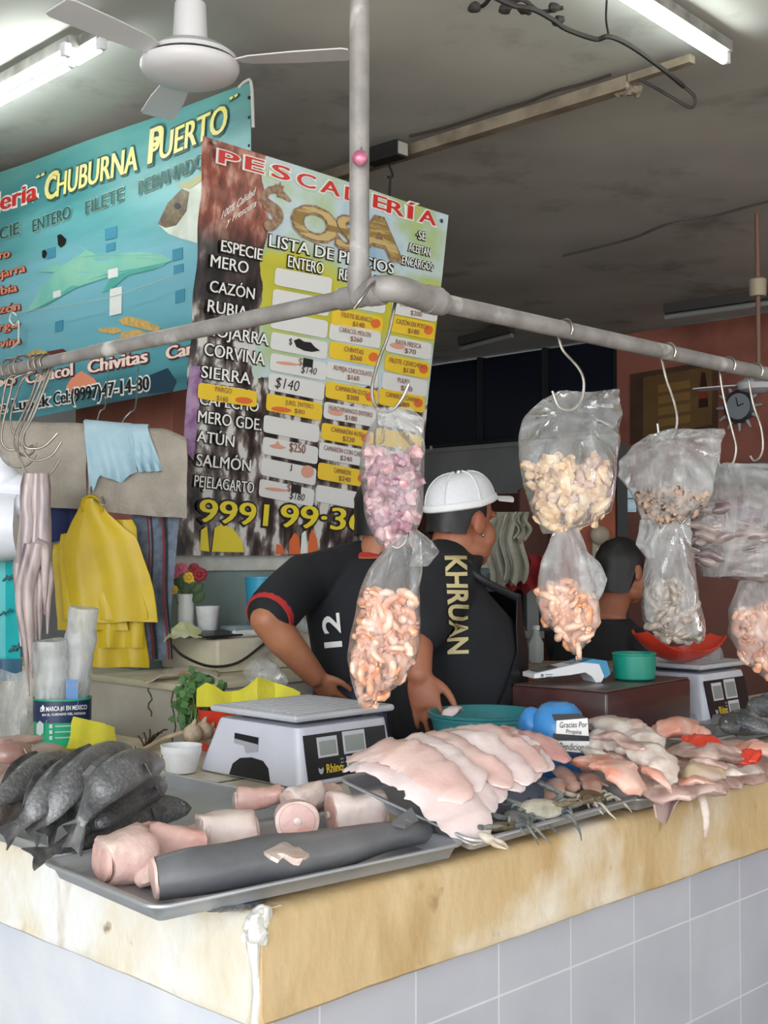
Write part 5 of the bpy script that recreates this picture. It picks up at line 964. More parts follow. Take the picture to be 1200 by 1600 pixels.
# ---------------------------------------------------------------- scales, bowl, box and small goods on the counter
m_sc = M('scale white plastic', '#d3d4de', .38, col2='#c6c7d2', scale=5); m_lcd = M('grey lcd', '#8d9390', .2); m_lcdf = M('lcd frame', '#c9cbd0', .4); m_pan = M('black panel', '#17191c', .35); m_rhy = M('emblem yellow', '#e3c23a', .4)
def scale_body(F0, ex, ey, dims, label, letters):
    sx, sy, h, ix0, ix1, iy0, iy1 = dims; t = thing('digital_scale', F0 + ex * sx / 2 + ey * sy / 2, label, 'scale'); an = math.atan2(ex.y, ex.x)
    W_ = lambda a, b_, z: F0 + ex * a + ey * b_ + ZZ * z
    def ring(x0, x1, y0, y1, z, r):
        o = []
        for (cx, cy, a0) in ((x1 - r, y1 - r, 0), (x0 + r, y1 - r, 1), (x0 + r, y0 + r, 2), (x1 - r, y0 + r, 3)):
            for k in range(5): a = (a0 + k / 4) * math.pi / 2; o.append(W_(cx + r * math.cos(a), cy + r * math.sin(a), z))
        return o
    L_ = lambda f, z, r: ring(ix0 * f, sx - ix1 * f, iy0 * f, sy - iy1 * f, z, r)
    mb = MB(); mb.loft([ring(.004, sx - .004, .004, sy - .004, 0, .016), L_(.0, .006, .02), L_(.5, h * .5, .02), L_(.93, h * .93, .02), L_(1.06, h * .985, .018), ring(ix0 + .012, sx - ix1 - .012, iy0 + .012, sy - iy1 - .012, h, .014)])
    mb.build('body', m_sc, t)
    mb = MB(); mb.box(W_((ix0 + sx - ix1) / 2, (iy0 + sy - iy1) / 2, h + .005), (.2, .2, .016), an, .003); mb.build('weighing_neck', M('dark neck', '#3c3d42', .5), t)
    px_, py_ = sx - ix1 - ix0 + .035, sy - iy1 - iy0 + .02
    pc = W_((ix0 + sx - ix1) / 2, (iy0 + sy - iy1) / 2, h + .02); mb = MB(); mb.box(pc, (px_, py_, .016), an, .012)
    pl = mb.build('platter', M('scale platter', '#c4c6cc', .35, col2='#b7b9c0', scale=6), t)
    for k in range(11):
        mb = MB(); mb.box(W_((ix0 + sx - ix1) / 2, iy0 + .02 + (sy - iy1 - iy0 - .04) * k / 10, h + .0285), (px_ * .86, .006, .0018), an, .0008); mb.build('rib', M('platter rib', '#bfc1c8', .4), pl)
    # face planes
    nf = (ex).cross((W_(0, iy0, h) - W_(0, 0, 0)).normalized()); nf = nf if nf.dot(ey) < 0 else -nf; fp = plane_at(W_(0, 0, .0), nf)
    ns = ey.cross((W_(ix0, 0, h) - W_(0, 0, 0)).normalized()); ns = ns if ns.dot(ex) < 0 else -ns; spn = plane_at(W_(0, 0, .0), ns)
    def onf(a, z): return W_(a, iy0 * z / h, z) + nf * .0005
    def slab(a0, a1, z0, z1, g, mat, name, par=t):
        mb = MB(); c = [onf(a0, z0), onf(a1, z0), onf(a1, z1), onf(a0, z1)]; mb.loft([[q - nf * .001 for q in c], [q + nf * g for q in c]]); return mb.build(name, mat, par, smooth=False)
    pn = slab(.022, sx - .028, h * .10, h * .86, .0016, m_pan, 'display_panel')
    u0, u1 = .022, sx - .05
    for (a0, a1, z0, z1) in ((.16, .42, .46, .80), (.50, .80, .46, .84), (.52, .80, .18, .42)):
        fr = slab(lerp(u0, u1, a0), lerp(u0, u1, a1), h * z0, h * z1, .0028, m_lcdf, 'screen_frame', pn)
        slab(lerp(u0, u1, a0) + .005, lerp(u0, u1, a1) - .005, h * z0 + .005, h * z1 - .009, .0036, m_lcd, 'screen', pn)
    for k in range(4): slab(lerp(u0, u1, .44), lerp(u0, u1, .48), h * (.20 + .06 * k), h * (.225 + .06 * k), .0026, M('key print', '#8a8d92', .5), 'key_print', pn)
    pt = lambda px, py: fp(px, py)
    def wr(txt, a0, a1, z, hh, mat, **k):
        P0, P1 = onf(a0, z), onf(a1, z); vs, fs = text2d(txt, .03, .0); x0 = min(v[0] for v in vs); x1 = max(v[0] for v in vs); up = (onf(a0, z + .01) - onf(a0, z)) * 100
        mb = MB(); mb.add([P0 + (P1 - P0) * ((v[0] - x0) / (x1 - x0)) + up * (v[1] / CAP * hh) + nf * .0034 for v in vs], fs); return mb.build('lettering', mat, pn, smooth=False)
    wr('Rhino', lerp(u0, u1, .24), lerp(u0, u1, .46), h * .20, h * .14, m_rhy)
    mb = MB(); c = onf(lerp(u0, u1, .17), h * .25); q = [(-6, 2), (-5, 6), (-2, 3), (2, 3), (5, 6), (6, 2), (4, -4), (0, -6), (-4, -4)]; up = (onf(0, .05) - onf(0, .04)).normalized(); mb.add([c + ex * (x * .0013) + up * (y * .0013) + nf * .0034 for x, y in q], [tuple(range(9))]); mb.build('animal_emblem', M('emblem grey', '#b8bac0', .4), pn, smooth=False)
    if letters:
        def ons(b_, z, g): return W_(ix0 * z / h, b_, z) + ns * g
        mb = MB(); c = [(.15, .62), (.235, .66), (.235, .76), (.15, .74)]; q = [ons(b_, h * z, .002) for b_, z in c]; mb.add(q, [(0, 1, 2, 3)]); mb.build('label_strip', m_pan, t, smooth=False)
        mb = MB(); c = [(.15, .50), (.19, .44), (.2, .56), (.235, .58), (.235, .66), (.15, .62)]; q = [ons(b_, h * z, .0018) for b_, z in c]; mb.add(q, [tuple(range(6))]); mb.build('torn_label', M('torn label', '#a8a9b0', .5), t, smooth=False)
        mb = MB(); q = [ons(b_, h * z, .0012) for b_, z in ((.10, .02), (.245, .02), (.235, .22), (.21, .34), (.17, .385), (.13, .36), (.11, .25))]; mb.add(q, [tuple(range(7))]); mb.build('side_opening', m_black, t, smooth=False)
    return t, pc
F0 = PZ(470, 1234, .952)
scale_body(F0, U, VV, (.30, .365, .128, .012, .012, .022, .06), 'white digital scale standing behind the shark tray', True)
F1 = PZ(1106, 1136, .955)
t2, pc2 = scale_body(F1, U, VV, (.29, .33, .15, .02, .02, .03, .05), 'white digital scale at the right with a red scoop on it', False)
# red scoop on the right scale
m_redp = M('red orange plastic', '#d2402c', .32, col2='#c43826', scale=5); zb = pc2.z + .010; c = PZ(1062, 1036, zb); mb = MB(); axs = (PZ(1140, 1000, zb + .05) - PZ(990, 985, zb + .05)); hx = Vec((1, .25, 0)).normalized(); hy = ZZ.cross(hx)
g = []
for i in range(25):
    s = i / 24 * 2 - 1; row = []
    for j in range(13):
        r = j / 12 * 2 - 1; row.append(c + hx * (.145 * s * (1 - .12 * r * r)) + hy * (.085 * r * (1 - .45 * s ** 4)) + ZZ * (.004 + (.085 if s < 0 else .07) * abs(s) ** 2.0 + .030 * r * r * (1 - abs(s)) + .01 * r * r))
    g.append(row)
mb.sheet(g, .004); solo('scoop_pan', mb, m_redp, 'red orange plastic scoop resting on the right scale', 'scoop')
# teal bowl
bc = PZ(757, 1114, 1.06); b0 = Vec((bc.x, bc.y, .951)); m_teal = M('teal plastic', '#2f7f86', .4, col2='#2a747b', scale=4)
t = thing('plastic_bowl', b0, 'big teal plastic bowl behind the white fillets', 'bowl')
mb = MB(); mb.lathe(b0, [(.095, 0), (.105, .004), (.125, .06), (.135, .104), (.142, .107), (.143, .113), (.136, .114), (.130, .108), (.120, .06), (.100, .010), (.02, .008)], 56); mb.build('basin', m_teal, t)
mb = MB(); mb.lathe(b0 + ZZ * .1, [(.1365, -.004), (.1385, 0), (.1365, .004)], 56, cap0=False, cap1=False); mb.build('rim_ridge', m_teal, t)
strip([PZ(692, 1123, 1.05), PZ(708, 1108, 1.07), PZ(718, 1114, 1.05)], .02, .008, 'piece of white fish sticking out of the teal bowl', m_fw, name='fish_piece', cat='fish', seed=3)
# blue tip jar with the written card
jc = Vec((PY(872, 1150, 2.55).x, 2.55, 1.0)); m_bl = M('blue plastic bag', '#3d86c6', .35, col2='#2f6fb0', scale=10, bump=.3); m_nav = M('navy plastic', '#27375c', .4)
t = thing('tip_jar', jc, 'blue plastic tip jar with a handwritten card between the fillets and the snapper', 'jar')
mb = MB(); mb.lathe(jc, [(.04, 0), (.05, .01), (.054, .06), (.056, .10), (.05, .128), (.035, .145), (.02, .152)], 28); mb.jitter(.006, 18, 2); mb.build('wrapped_jar', m_bl, t)
mb = MB(); mb.ball(jc + Vec((-.048, .01, .105)), (.034, .03, .036), 16, 12, nzamp=.3, nzs=25); mb.build('bag_bunch', m_bl, t)
cn = Vec((.18, -.98, .10)).normalized(); cp = Vec((jc.x + .005, jc.y - .062, jc.z + .08)); card = plane_at(cp, cn)
def quadpoly(par, pts, pt, n, mat, name, g=.0, th=.0012):
    q = [pt(*p) + n * g for p in pts]; k = len(q); mb = MB(); mb.loft([[a - n * th for a in q], q]); return mb.build(name, mat, par, smooth=False)
quadpoly(t, [(870, 1117), (918, 1122), (922, 1178), (868, 1172)], card, cn, M('white card', '#dcdcda', .6), 'card')
quadpoly(t, [(864, 1146), (920, 1150), (920, 1158), (864, 1157)], card, cn, m_black, 'tape', .0016); quadpoly(t, [(862, 1116), (905, 1115), (916, 1122), (866, 1126)], card, cn, m_black, 'tape', .0016)
quadpoly(t, [(866, 1174), (920, 1178), (916, 1190), (870, 1186)], card, cn, m_nav, 'navy_base', .001)
for s, p0, p1, h in (('Gracias Por', (874, 1137), (917, 1136), 9), ('Propina', (884, 1146), (908, 1147), 7), ('Bendiciones', (874, 1171), (920, 1173), 11)): lettering(t, s, card, cn, p0, p1, h, K_k, gap=.0022, shear=.1)
# brown box
z1 = 1.10; pf, plf, prt = PZ(948, 1082, z1), PZ(786, 1072, z1), PZ(1079, 1060, z1); ex = (prt - pf); ln = ex.length; ex = ex.normalized(); ey = Vec((-ex.y, ex.x, 0)); wd = (plf - pf).dot(ey)
m_box = M('dark brown laminate', '#4c2a28', .3, col2='#3b2020', scale=8, stretch=(1, 1, 4), coat=.4); an = math.atan2(ex.y, ex.x)
t = thing('brown_box', pf + ex * ln / 2 + ey * wd / 2 - ZZ * .15, 'dark brown box on the counter under the card reader', 'box')
mb = MB(); c = pf + ex * ln / 2 + ey * wd / 2; mb.box(Vec((c.x, c.y, 1.025)), (ln, wd, .148), an, .006); mb.build('case', m_box, t)
mb = MB(); mb.box(Vec((c.x, c.y, 1.101)), (ln * .985, wd * .97, .004), an, .0015); mb.build('lid', M('grey brown box top', '#6d5a54', .35, col2='#57443f', scale=7), t)
zt1 = 1.1035
# card reader
m_rw = M('reader white', '#e6e7ea', .35); m_rb = M('reader blue', '#2f8fbd', .35)
o0 = PZ(832, 1063, zt1 + .004); o1 = PZ(945, 1072, zt1 + .004); t = thing('card_reader', PZ(890, 1066, zt1), 'white card payment reader with a blue top end, lying on the brown box', 'card reader')
dx = Vec((.95, .30, 0)).normalized(); dy = ZZ.cross(dx); base = PZ(905, 1068, zt1)
def W2(a, b_, z): return base + dx * a + dy * b_ + ZZ * z
prof = [(-.135, .018), (-.135, .030), (-.05, .046), (.035, .062), (.060, .062), (.076, .018), (.066, .002), (.050, .001), (.038, .018), (.018, .030), (-.03, .024)]
mb = MB(); mb.loft([[W2(a, b_, z) for a, z in prof] for b_ in (-.002, .002, .07, .074)]); mb.build('case', m_rw, t, ang=30)
prof = [(.010, .058), (.038, .066), (.082, .060), (.094, .024), (.078, .012), (.060, .052)]
mb = MB(); mb.loft([[W2(a, b_, z) for a, z in prof] for b_ in (-.004, -.001, .073, .077)]); mb.build('printer_end', m_rb, t, ang=30)
mb = MB(); mb.loft([[W2(a, b_, z) for a, z in ((-.120, .034), (-.12, .0356), (-.06, .0468), (-.06, .045))] for b_ in (.01, .062)]); mb.build('screen', M('reader screen', '#3c4248', .15), t)
mb = MB(); mb.loft([[W2(a, b_, z) for a, z in ((-.02, .0506), (-.02, .0522), (.005, .0572), (.005, .0556))] for b_ in (.012, .06)]); mb.build('keypad', M('reader keypad', '#9aa0a6', .4), t)
mb = MB(); mb.lathe(W2(-.112, -.0025, .0255), [(.0045, 0), (.0045, .0012), (.003, .0012), (.003, .0002)], 12, ax=-dy); mb.build('round_emblem', M('print grey', '#7c8087', .5), t)
for k in range(2): mb = MB(); mb.box(W2(-.092, -.0028, .0275 - .006 * k), (.022 - .006 * k, .0012, .0022), math.atan2(dx.y, dx.x)); mb.build('print_line', M('print grey', '#7c8087', .5), t)
# green cup
gc = PZ(991, 1062, zt1); gc.z = zt1; m_grn = M('jade plastic', '#1f9c86', .35, col2='#1b8f7b', scale=6)
mb = MB(); mb.lathe(gc, [(.050, 0), (.058, .006), (.060, .03), (.060, .070), (.0625, .072), (.0615, .076), (.057, .073), (.055, .03), (.05, .008), (.01, .006)], 40); solo('plastic_cup', mb, m_grn, 'jade green plastic cup beside the card reader on the brown box', 'cup')
# foam bowl, clear bag by the snapper
fc = PZ(283, 1203, .955); fc = Vec((fc.x, fc.y, .951)); m_foam = M('white foam', '#e6e6e6', .7, col2='#dcdcdc', scale=30)
def cup(c, r0, r1, h, label, n_='foam_cup'):
    mb = MB(); mb.lathe(c, [(r0 * .95, 0), (r0, .003), (r1 * .99, h * .75), (r1, h * .76), (r1, h * .97), (r1 * 1.035, h * .975), (r1 * 1.035, h), (r1 * .96, h), (r0 * .92, .008), (.004, .006)], 36); return solo(n_, mb, m_foam, label, 'cup')
cup(fc, .035, .047, .062, 'white foam bowl beside the left scale, behind the metal tray', 'foam_bowl')
m_clear = film_mat('clear sheet', .16)
g = [[PZ(1090 + 14 * i, 1128 - 3 * i + 7 * j, 1.0 + .05 * (1 - j / 5) * (i % 3 != 1) - .006 * j) for j in range(6)] for i in range(8)]
mb = MB(); mb.sheet(g, .001); mb.jitter(.006, 20); solo('plastic_sheet', mb, m_clear, 'sheet of clear plastic between the snapper heap and the right scale', 'plastic')
# ---------------------------------------------------------------- bucket of rolled bags on the left arm of the counter
bk = PZ(97, 1168, .953); bk = Vec((bk.x, bk.y, .951)); m_bk = M('label green', '#1d8a6c', .35, col2='#2bb487', scale=4); m_bn = M('label navy', '#1f2f52', .35)
t = thing('bag_tub', bk, 'round tub with a green and navy paint label holding rolls of clear bags', 'tub')
mb = MB(); mb.lathe(bk, [(.068, 0), (.071, .004), (.073, .128), (.076, .13), (.075, .134), (.069, .132), (.066, .01), (.01, .008)], 40); mb.build('tub', m_bk, t)
mb = MB(); mb.lathe(bk, [(.0742, .075), (.0742, .128)], 40, cap0=False, cap1=False); mb.build('navy_band', m_bn, t)
def oncyl(px, py, r):
    d = ray(px, py); ox, oy = -bk.x, -bk.y; a_ = d.x ** 2 + d.y ** 2; b_ = d.x * ox + d.y * oy; c_ = ox * ox + oy * oy - r * r; tt = (-b_ - math.sqrt(max(0, b_ * b_ - a_ * c_))) / a_; return O + d * tt
def wrapcyl(txt, p0, p1, h, mat, r=.0752):
    vs, fs = text2d(txt, .02); x0 = min(v[0] for v in vs); x1 = max(v[0] for v in vs); mb = MB()
    mb.add([oncyl(lerp(p0[0], p1[0], (v[0] - x0) / (x1 - x0)), lerp(p0[1], p1[1], (v[0] - x0) / (x1 - x0)) - h * v[1] / CAP, r) for v in vs], fs); mb.build('lettering', mat, t, smooth=False)
wrapcyl('LA MARCA #1 EN MEXICO', (63, 1112), (136, 1108), 7, K_w); wrapcyl('EN EL CUIDADO DEL HOGAR', (66, 1119), (134, 1116), 3.5, K_w)
def pcyl(poly, mat, name, r=.0748): mb = MB(); mb.add([oncyl(x, y, r) for x, y in poly], [tuple(range(len(poly)))]); mb.build(name, mat, t, smooth=False)
pcyl([(57, 1132), (62, 1126), (68, 1131), (68, 1145), (63, 1150), (57, 1146)], M('label silver', '#b9c6c2', .4), 'hex_badge'); pcyl([(64, 1106), (67, 1101), (70, 1106), (67, 1112)], K_w, 'drop_badge')
for k in range(3): pcyl([(77, 1132 + 9 * k), (82, 1132 + 9 * k), (82, 1138 + 9 * k), (77, 1138 + 9 * k)], M('label silver', '#b9c6c2', .4), 'icon', .0749); pcyl([(86, 1134 + 9 * k), (112, 1133 + 9 * k), (112, 1135 + 9 * k), (86, 1136 + 9 * k)], M('label silver', '#b9c6c2', .4), 'print_line', .0749)
pcyl([(72, 1126), (118, 1123), (118, 1125), (72, 1128)], M('label silver', '#b9c6c2', .4), 'print_line', .0749)
m_roll = film_mat('rolled clear bags', .75, '#e8eaec')
for (a, c, r0, r1, l, dp) in (((82, 1120), (78, 1000), .040, .046, 'left roll of clear plastic bags standing in the tub', 0), ((112, 1110), (132, 950), .040, .038, 'tall right roll of clear plastic bags leaning in the tub', .03)):
    A_, B_ = PY(*a, bk.y - .01 + dp), PY(*c, bk.y - .02 + dp); mb = MB(); n_ = 14; mb.tube([lerp(A_, B_, i / n_) for i in range(n_ + 1)], [lerp(r0, r1, i / n_) * (1 + .05 * math.sin(i * 2.1)) for i in range(n_ + 1)], 20); mb.jitter(.006, 18, int(a[0])); solo('bag_roll', mb, m_roll, l, 'bag')
g = [[PY(lerp(103, 122, j / 5), lerp(1062, 1108, i / 6), bk.y - .052) for j in range(6)] for i in range(7)]
mb = MB(); mb.sheet(g, .001); solo('printed_packet', mb, M('printed blue packet', '#3f76ad', .35, col2='#d98a3f', scale=9, lo=.5, hi=.62), 'blue and orange printed packet tucked between the bag rolls', 'packet')
m_yel = M('yellow plastic', '#cfc63a', .45, col2='#bdb332', scale=9, bump=.3)
g = [[PY(lerp(118 - 2 * j, 178 + j, i / 8), lerp(1118 + 2.2 * i, 1170 + .3 * i, j / 6), bk.y - .085 - .01 * math.sin(i * 1.3) - .012 * j) for j in range(7)] for i in range(9)]
mb = MB(); mb.sheet(g, .003); mb.jitter(.008, 14); solo('yellow_bag', mb, m_yel, 'limp yellow green plastic bag in front of the label tub', 'bag')
g = [[PZ(lerp(70, 185, i / 8), lerp(1166, 1178, j / 3), .962 + .004 * math.sin(i)) for j in range(4)] for i in range(9)]
mb = MB(); mb.sheet(g, .003); solo('yellow_bag', mb, m_yel, 'flat yellow green plastic bag lying at the foot of the label tub', 'bag')
# white bags, turquoise cloth, clear bag at the far left
m_wbag = M('white plastic bag', '#e2e4ec', .4, col2='#d3d6e0', scale=6, bump=.4, bscale=14)
YL = 3.45
mb = MB(); mb.tube([PY(-40, 752, YL), PY(15, 758, YL), PY(42, 762, YL)], [.03, .036, .03], 14); mb.ball(PY(0, 738, YL), (.05, .04, .05), 14, 10, nzamp=.6, nzs=20); mb.jitter(.01, 14, 1); solo('white_bag', mb, m_wbag, 'crumpled bunch of white plastic bags at the left edge under the hooks', 'bag')
mb = MB(); mb.tube([PY(-45, 822, YL), PY(0, 822, YL), PY(34, 820, YL)], [.10, .10, .094], 22); mb.tube([PY(20, 790, YL - .02), PY(50, 790, YL - .02)], [.035, .03], 16); mb.jitter(.008, 12, 2); solo('bag_roll', mb, m_wbag, 'thick roll of white plastic bags at the left edge behind the octopus', 'bag')
m_turq = M('turquoise oilcloth', '#1fa3a6', .4, col2='#17949a', scale=6)
g = [[PY(lerp(-60, 32, i / 8), lerp(878, 1042, j / 8), YL + .1 + .015 * math.sin(i * 1.4)) for j in range(9)] for i in range(9)]
mb = MB(); mb.sheet(g, .003); t = thing('oilcloth', PY(-10, 1042, YL + .1), 'turquoise printed oilcloth hanging at the left edge behind the octopus', 'cloth'); mb.build('cloth', m_turq, t)
for (x, y, s) in ((8, 905, 1), (18, 1015, 1.2), (2, 960, .8)):
    for k in range(4):
        q = PY(x + 5 * k, y - 2 * k, YL + .08); mb = MB(); mb.ball(q, (.010 * s, .002, .004 * s), 8, 6, rot=Matrix.Rotation(.9 if k % 2 else -.7, 4, 'Y')); mb.build('printed_leaf', M('dark print', '#0e4a52', .5), t)
g = [[PY(lerp(-60, 34, i / 8), lerp(1030, 1064, j / 3), YL + .08 + .012 * math.sin(i * 1.4)) for j in range(4)] for i in range(9)]
mb = MB(); mb.sheet(g, .003); mb.build('dark_hem', M('blue hem', '#24506a', .5), t)
g = [[PY(lerp(-30, 62, i / 9), lerp(1048, 1180, j / 8), YL - .12 - .03 * math.sin(i * .9 + j * .5)) for j in range(9)] for i in range(10)]
mb = MB(); mb.sheet(g, .001); mb.jitter(.02, 9, 4); solo('plastic_bag', mb, film_mat('loose clear bag', .3), 'crumpled clear plastic bag at the left edge beside the label tub', 'bag')
# ---------------------------------------------------------------- people
def fuse(mb, name, mat, parent, voxel=.006, smooth=4):
    base = wloc(parent); me = bpy.data.meshes.new('tmp'); me.from_pydata([p - base for p in mb.v], [], mb.f)
    bm = bmesh.new(); bm.from_mesh(me); bmesh.ops.recalc_face_normals(bm, faces=bm.faces); bm.to_mesh(me); bm.free()
    o = bpy.data.objects.new('tmp', me); COL.objects.link(o)
    r = o.modifiers.new('r', 'REMESH'); r.mode = 'VOXEL'; r.voxel_size = voxel; s = o.modifiers.new('s', 'SMOOTH'); s.iterations = smooth; s.factor = .5
    dg = bpy.context.evaluated_depsgraph_get(); m2 = bpy.data.meshes.new_from_object(o.evaluated_get(dg)); m2.name = name
    bpy.data.objects.remove(o); bpy.data.meshes.remove(me)
    m2.materials.clear(); m2.materials.append(mat); m2.shade_smooth()
    q = bpy.data.objects.new(name, m2); COL.objects.link(q); q.parent = parent; return q
def limb(mb, pts, k=5): # pts: (Vec, r)
    P = bez([p for p, r in pts], k); n = len(P); rs = [ip([(i * k, r) for i, (p, r) in enumerate(pts)], i) for i in range(n)]; mb.tube(P, rs, 16)
    for i in (0, n - 1): mb.ball(P[i], rs[i], 14, 10)
def hand(mb, wr, d, nrm, thumb_side, s=1.0, curl=(.35, .4, .45, .5), spread=.10, grow=.004):
    d = Vec(d).normalized(); nrm = Vec(nrm); nrm = (nrm - d * nrm.dot(d)).normalized(); sd = Vec(thumb_side); sd = (sd - d * sd.dot(d) - nrm * sd.dot(nrm)).normalized()
    # nrm = back of the hand
    rg = []
    for y, w_, t_ in ((-.02, .026, .022), (.0, .030, .021), (.03, .039, .019), (.065, .042, .016), (.088, .040, .013)):
        c = wr + d * (y * s); rg.append([c + sd * (math.cos(a) * w_ * s) + nrm * (math.sin(a) * t_ * s) for a in [2 * math.pi * j / 18 for j in range(18)]])
    mb.loft(rg)
    for i, (ln, off) in enumerate(((.072, .030), (.080, .010), (.074, -.010), (.058, -.029))):
        b0 = wr + d * (.078 * s) + sd * (off * s); dd = (d + sd * (off / .03 * spread)).normalized(); pts = [b0 - d * .02 * s, b0]; cur = dd; q = b0
        for j, f in enumerate((.45, .32, .23)):
            ax = curl[i] * (.6 if j == 0 else 1); cur = (cur * math.cos(ax) - nrm * math.sin(ax)).normalized(); q = q + cur * (ln * f * s); pts.append(q)
        P = bez(pts, 4); n = len(P); rs = [s * lerp(.0098, .0072, k / (n - 1)) for k in range(n)]; mb.tube(P, rs, 12); mb.ball(P[-1], rs[-1], 10, 8)
    b0 = wr + d * (.022 * s) + sd * (.026 * s) - nrm * .006 * s; td = (d * .72 + sd * .68 - nrm * .15).normalized(); p1 = b0 + td * .036 * s; td2 = (d * .9 + sd * .42 - nrm * .1).normalized(); p2 = p1 + td2 * .030 * s; p3 = p2 + (d * .95 + sd * .25).normalized() * .024 * s
    P = bez([b0 - td * .012 * s, b0, p1, p2, p3], 4); n = len(P); rs = [s * lerp(.0145, .0085, k / (n - 1)) for k in range(n)]; mb.tube(P, rs, 12); mb.ball(P[-1], rs[-1], 10, 8)
def frame2(f, up=ZZ):
    f = Vec(f).normalized(); r = f.cross(up).normalized(); u = r.cross(f); return Matrix((r, f, u)).transposed()
def head_parts(mb, hc, hm, s=1.0):
    q = lambda x, y, z: hc + hm @ Vec((x, y, z)) * s; R4 = hm.to_4x4()
    def B(c, r): mb.ball(q(*c), [x * s for x in r], 18, 12, rot=R4)
    B((0, -.012, .03), (.076, .096, .086)); B((0, .022, -.035), (.064, .07, .082)); B((0, .062, -.092), (.032, .03, .026))
    for sg in (-1, 1):
        B((sg * .036, .05, -.035), (.034, .036, .04)); B((sg * .078, -.004, -.008), (.011, .021, .033)); B((sg * .082, -.010, .004), (.009, .016, .02)); B((sg * .045, .02, -.075), (.024, .05, .03))
    B((0, .098, -.012), (.012, .016, .026)); B((0, .106, -.026), (.017, .014, .012)); B((0, .076, .028), (.05, .02, .014)); B((0, .088, -.06), (.024, .016, .012))
    return q
def face_bits(t, q, hm, s, skin):
    R4 = hm.to_4x4()
    for sg in (-1, 1):
        mb = MB(); mb.ball(q(sg * .031, .0605, .006), .0120 * s, 12, 8); mb.ball(q(sg * .031, .0692, .006), .0056 * s, 10, 8, mi=1); mb.build('eye', [M('eye white', '#e5e1da', .3), M('eye brown', '#2a1a12', .2)], t)
        mb = MB(); mb.tube(bez([q(sg * .014, .094, .030), q(sg * .032, .090, .034), q(sg * .05, .074, .030)], 4), [.003] * 9, 8, flat=.6); mb.build('eyebrow', M('black hair', '#121013', .5, col2='#1d191c', scale=60), t)
    mb = MB(); mb.tube(bez([q(-.022, .094, -.060), q(0, .104, -.058), q(.022, .094, -.060)], 4), [.002, .004, .005, .0055, .005, .005, .005, .004, .002], 8); mb.build('lips', M('lips', '#8c5046', .45), t)
def hairshell(t, q, hm, s, mat, low=lambda a: -.02, grow=1.06, seed=0):
    mb = MB(); rg = []
    for i in range(13):
        ring = []
        for j in range(36):
            a = 2 * math.pi * j / 36; zl = low(a); z = lerp(.122, zl, (i / 12)); zz = max(-.999, min(.999, (z - .03) / (.086 * grow))); rr = math.sqrt(1 - zz * zz) if zz > -.25 else .97
            ring.append(q(math.cos(a) * .0765 * grow * rr, -.012 + math.sin(a) * .096 * grow * rr, z))
        rg.append(ring)
    mb.loft(rg, True, True); mb.jitter(.004, 45, seed); mb.build('hair', mat, t)
def torso(mb, c, lat, fw, secs, grow=0):
    rg = []
    for z, hl, hd, dx in secs:
        rg.append([Vec((c.x, c.y, z)) + lat * (math.copysign(abs(math.cos(a)) ** .85, math.cos(a)) * (hl + grow)) + fw * (dx + math.copysign(abs(math.sin(a)) ** .9, math.sin(a)) * (hd + grow)) for a in [2 * math.pi * j / 28 for j in range(28)]])
    mb.loft(rg)
m_skin = M('brown skin', '#a5694e', .5, col2='#97583f', scale=9, bump=.06, bscale=120, sss=.15); m_skin2 = M('tan skin', '#b27858', .5, col2='#a3674a', scale=9, bump=.06, bscale=120, sss=.15)
m_shirt = M('black cotton', '#15161b', .85, col2='#1d1e24', scale=5, bump=.35, bscale=9); m_tr = M('dark trousers', '#23252d', .8); m_shoe = M('black rubber boots', '#17171a', .5); m_hair = M('black hair', '#121013', .5, col2='#1d191c', scale=60)
m_navy = M('navy apron', '#2c3146', .55, col2='#363c54', scale=5, bump=.3, bscale=7); m_lea = M('black leather apron', '#121317', .42, col2='#1b1c21', scale=4, bump=.3, bscale=6); m_redc = M('red cotton', '#b3302c', .8)
def legs(t, c, lat, fw, hz, s=1.0):
    mb = MB()
    for sg in (-1, 1):
        a = Vec((c.x, c.y, hz)) + lat * (.085 * sg * s); limb(mb, [(a + ZZ * .05, .10 * s), (Vec((a.x, a.y, .5)) + lat * .01 * sg + fw * .01, .072 * s), (Vec((a.x, a.y, .09)) + lat * .015 * sg, .06 * s)])
    mb.ball(Vec((c.x, c.y, hz + .04)), (.17 * s, .15 * s, .12 * s), 18, 12); fuse(mb, 'trousers', m_tr, t, .012, 3)
    for sg in (-1, 1):
        a = Vec((c.x, c.y, .0)) + lat * (.1 * sg * s); mb = MB(); mb.ball(a + fw * .05 + ZZ * .042, (.05, .12, .042), 16, 10, rot=frame2(fw).to_4x4(), p=.85); mb.tube([a + ZZ * .04, a + ZZ * .14], [.055, .058], 16); mb.build('boot', m_shoe, t)
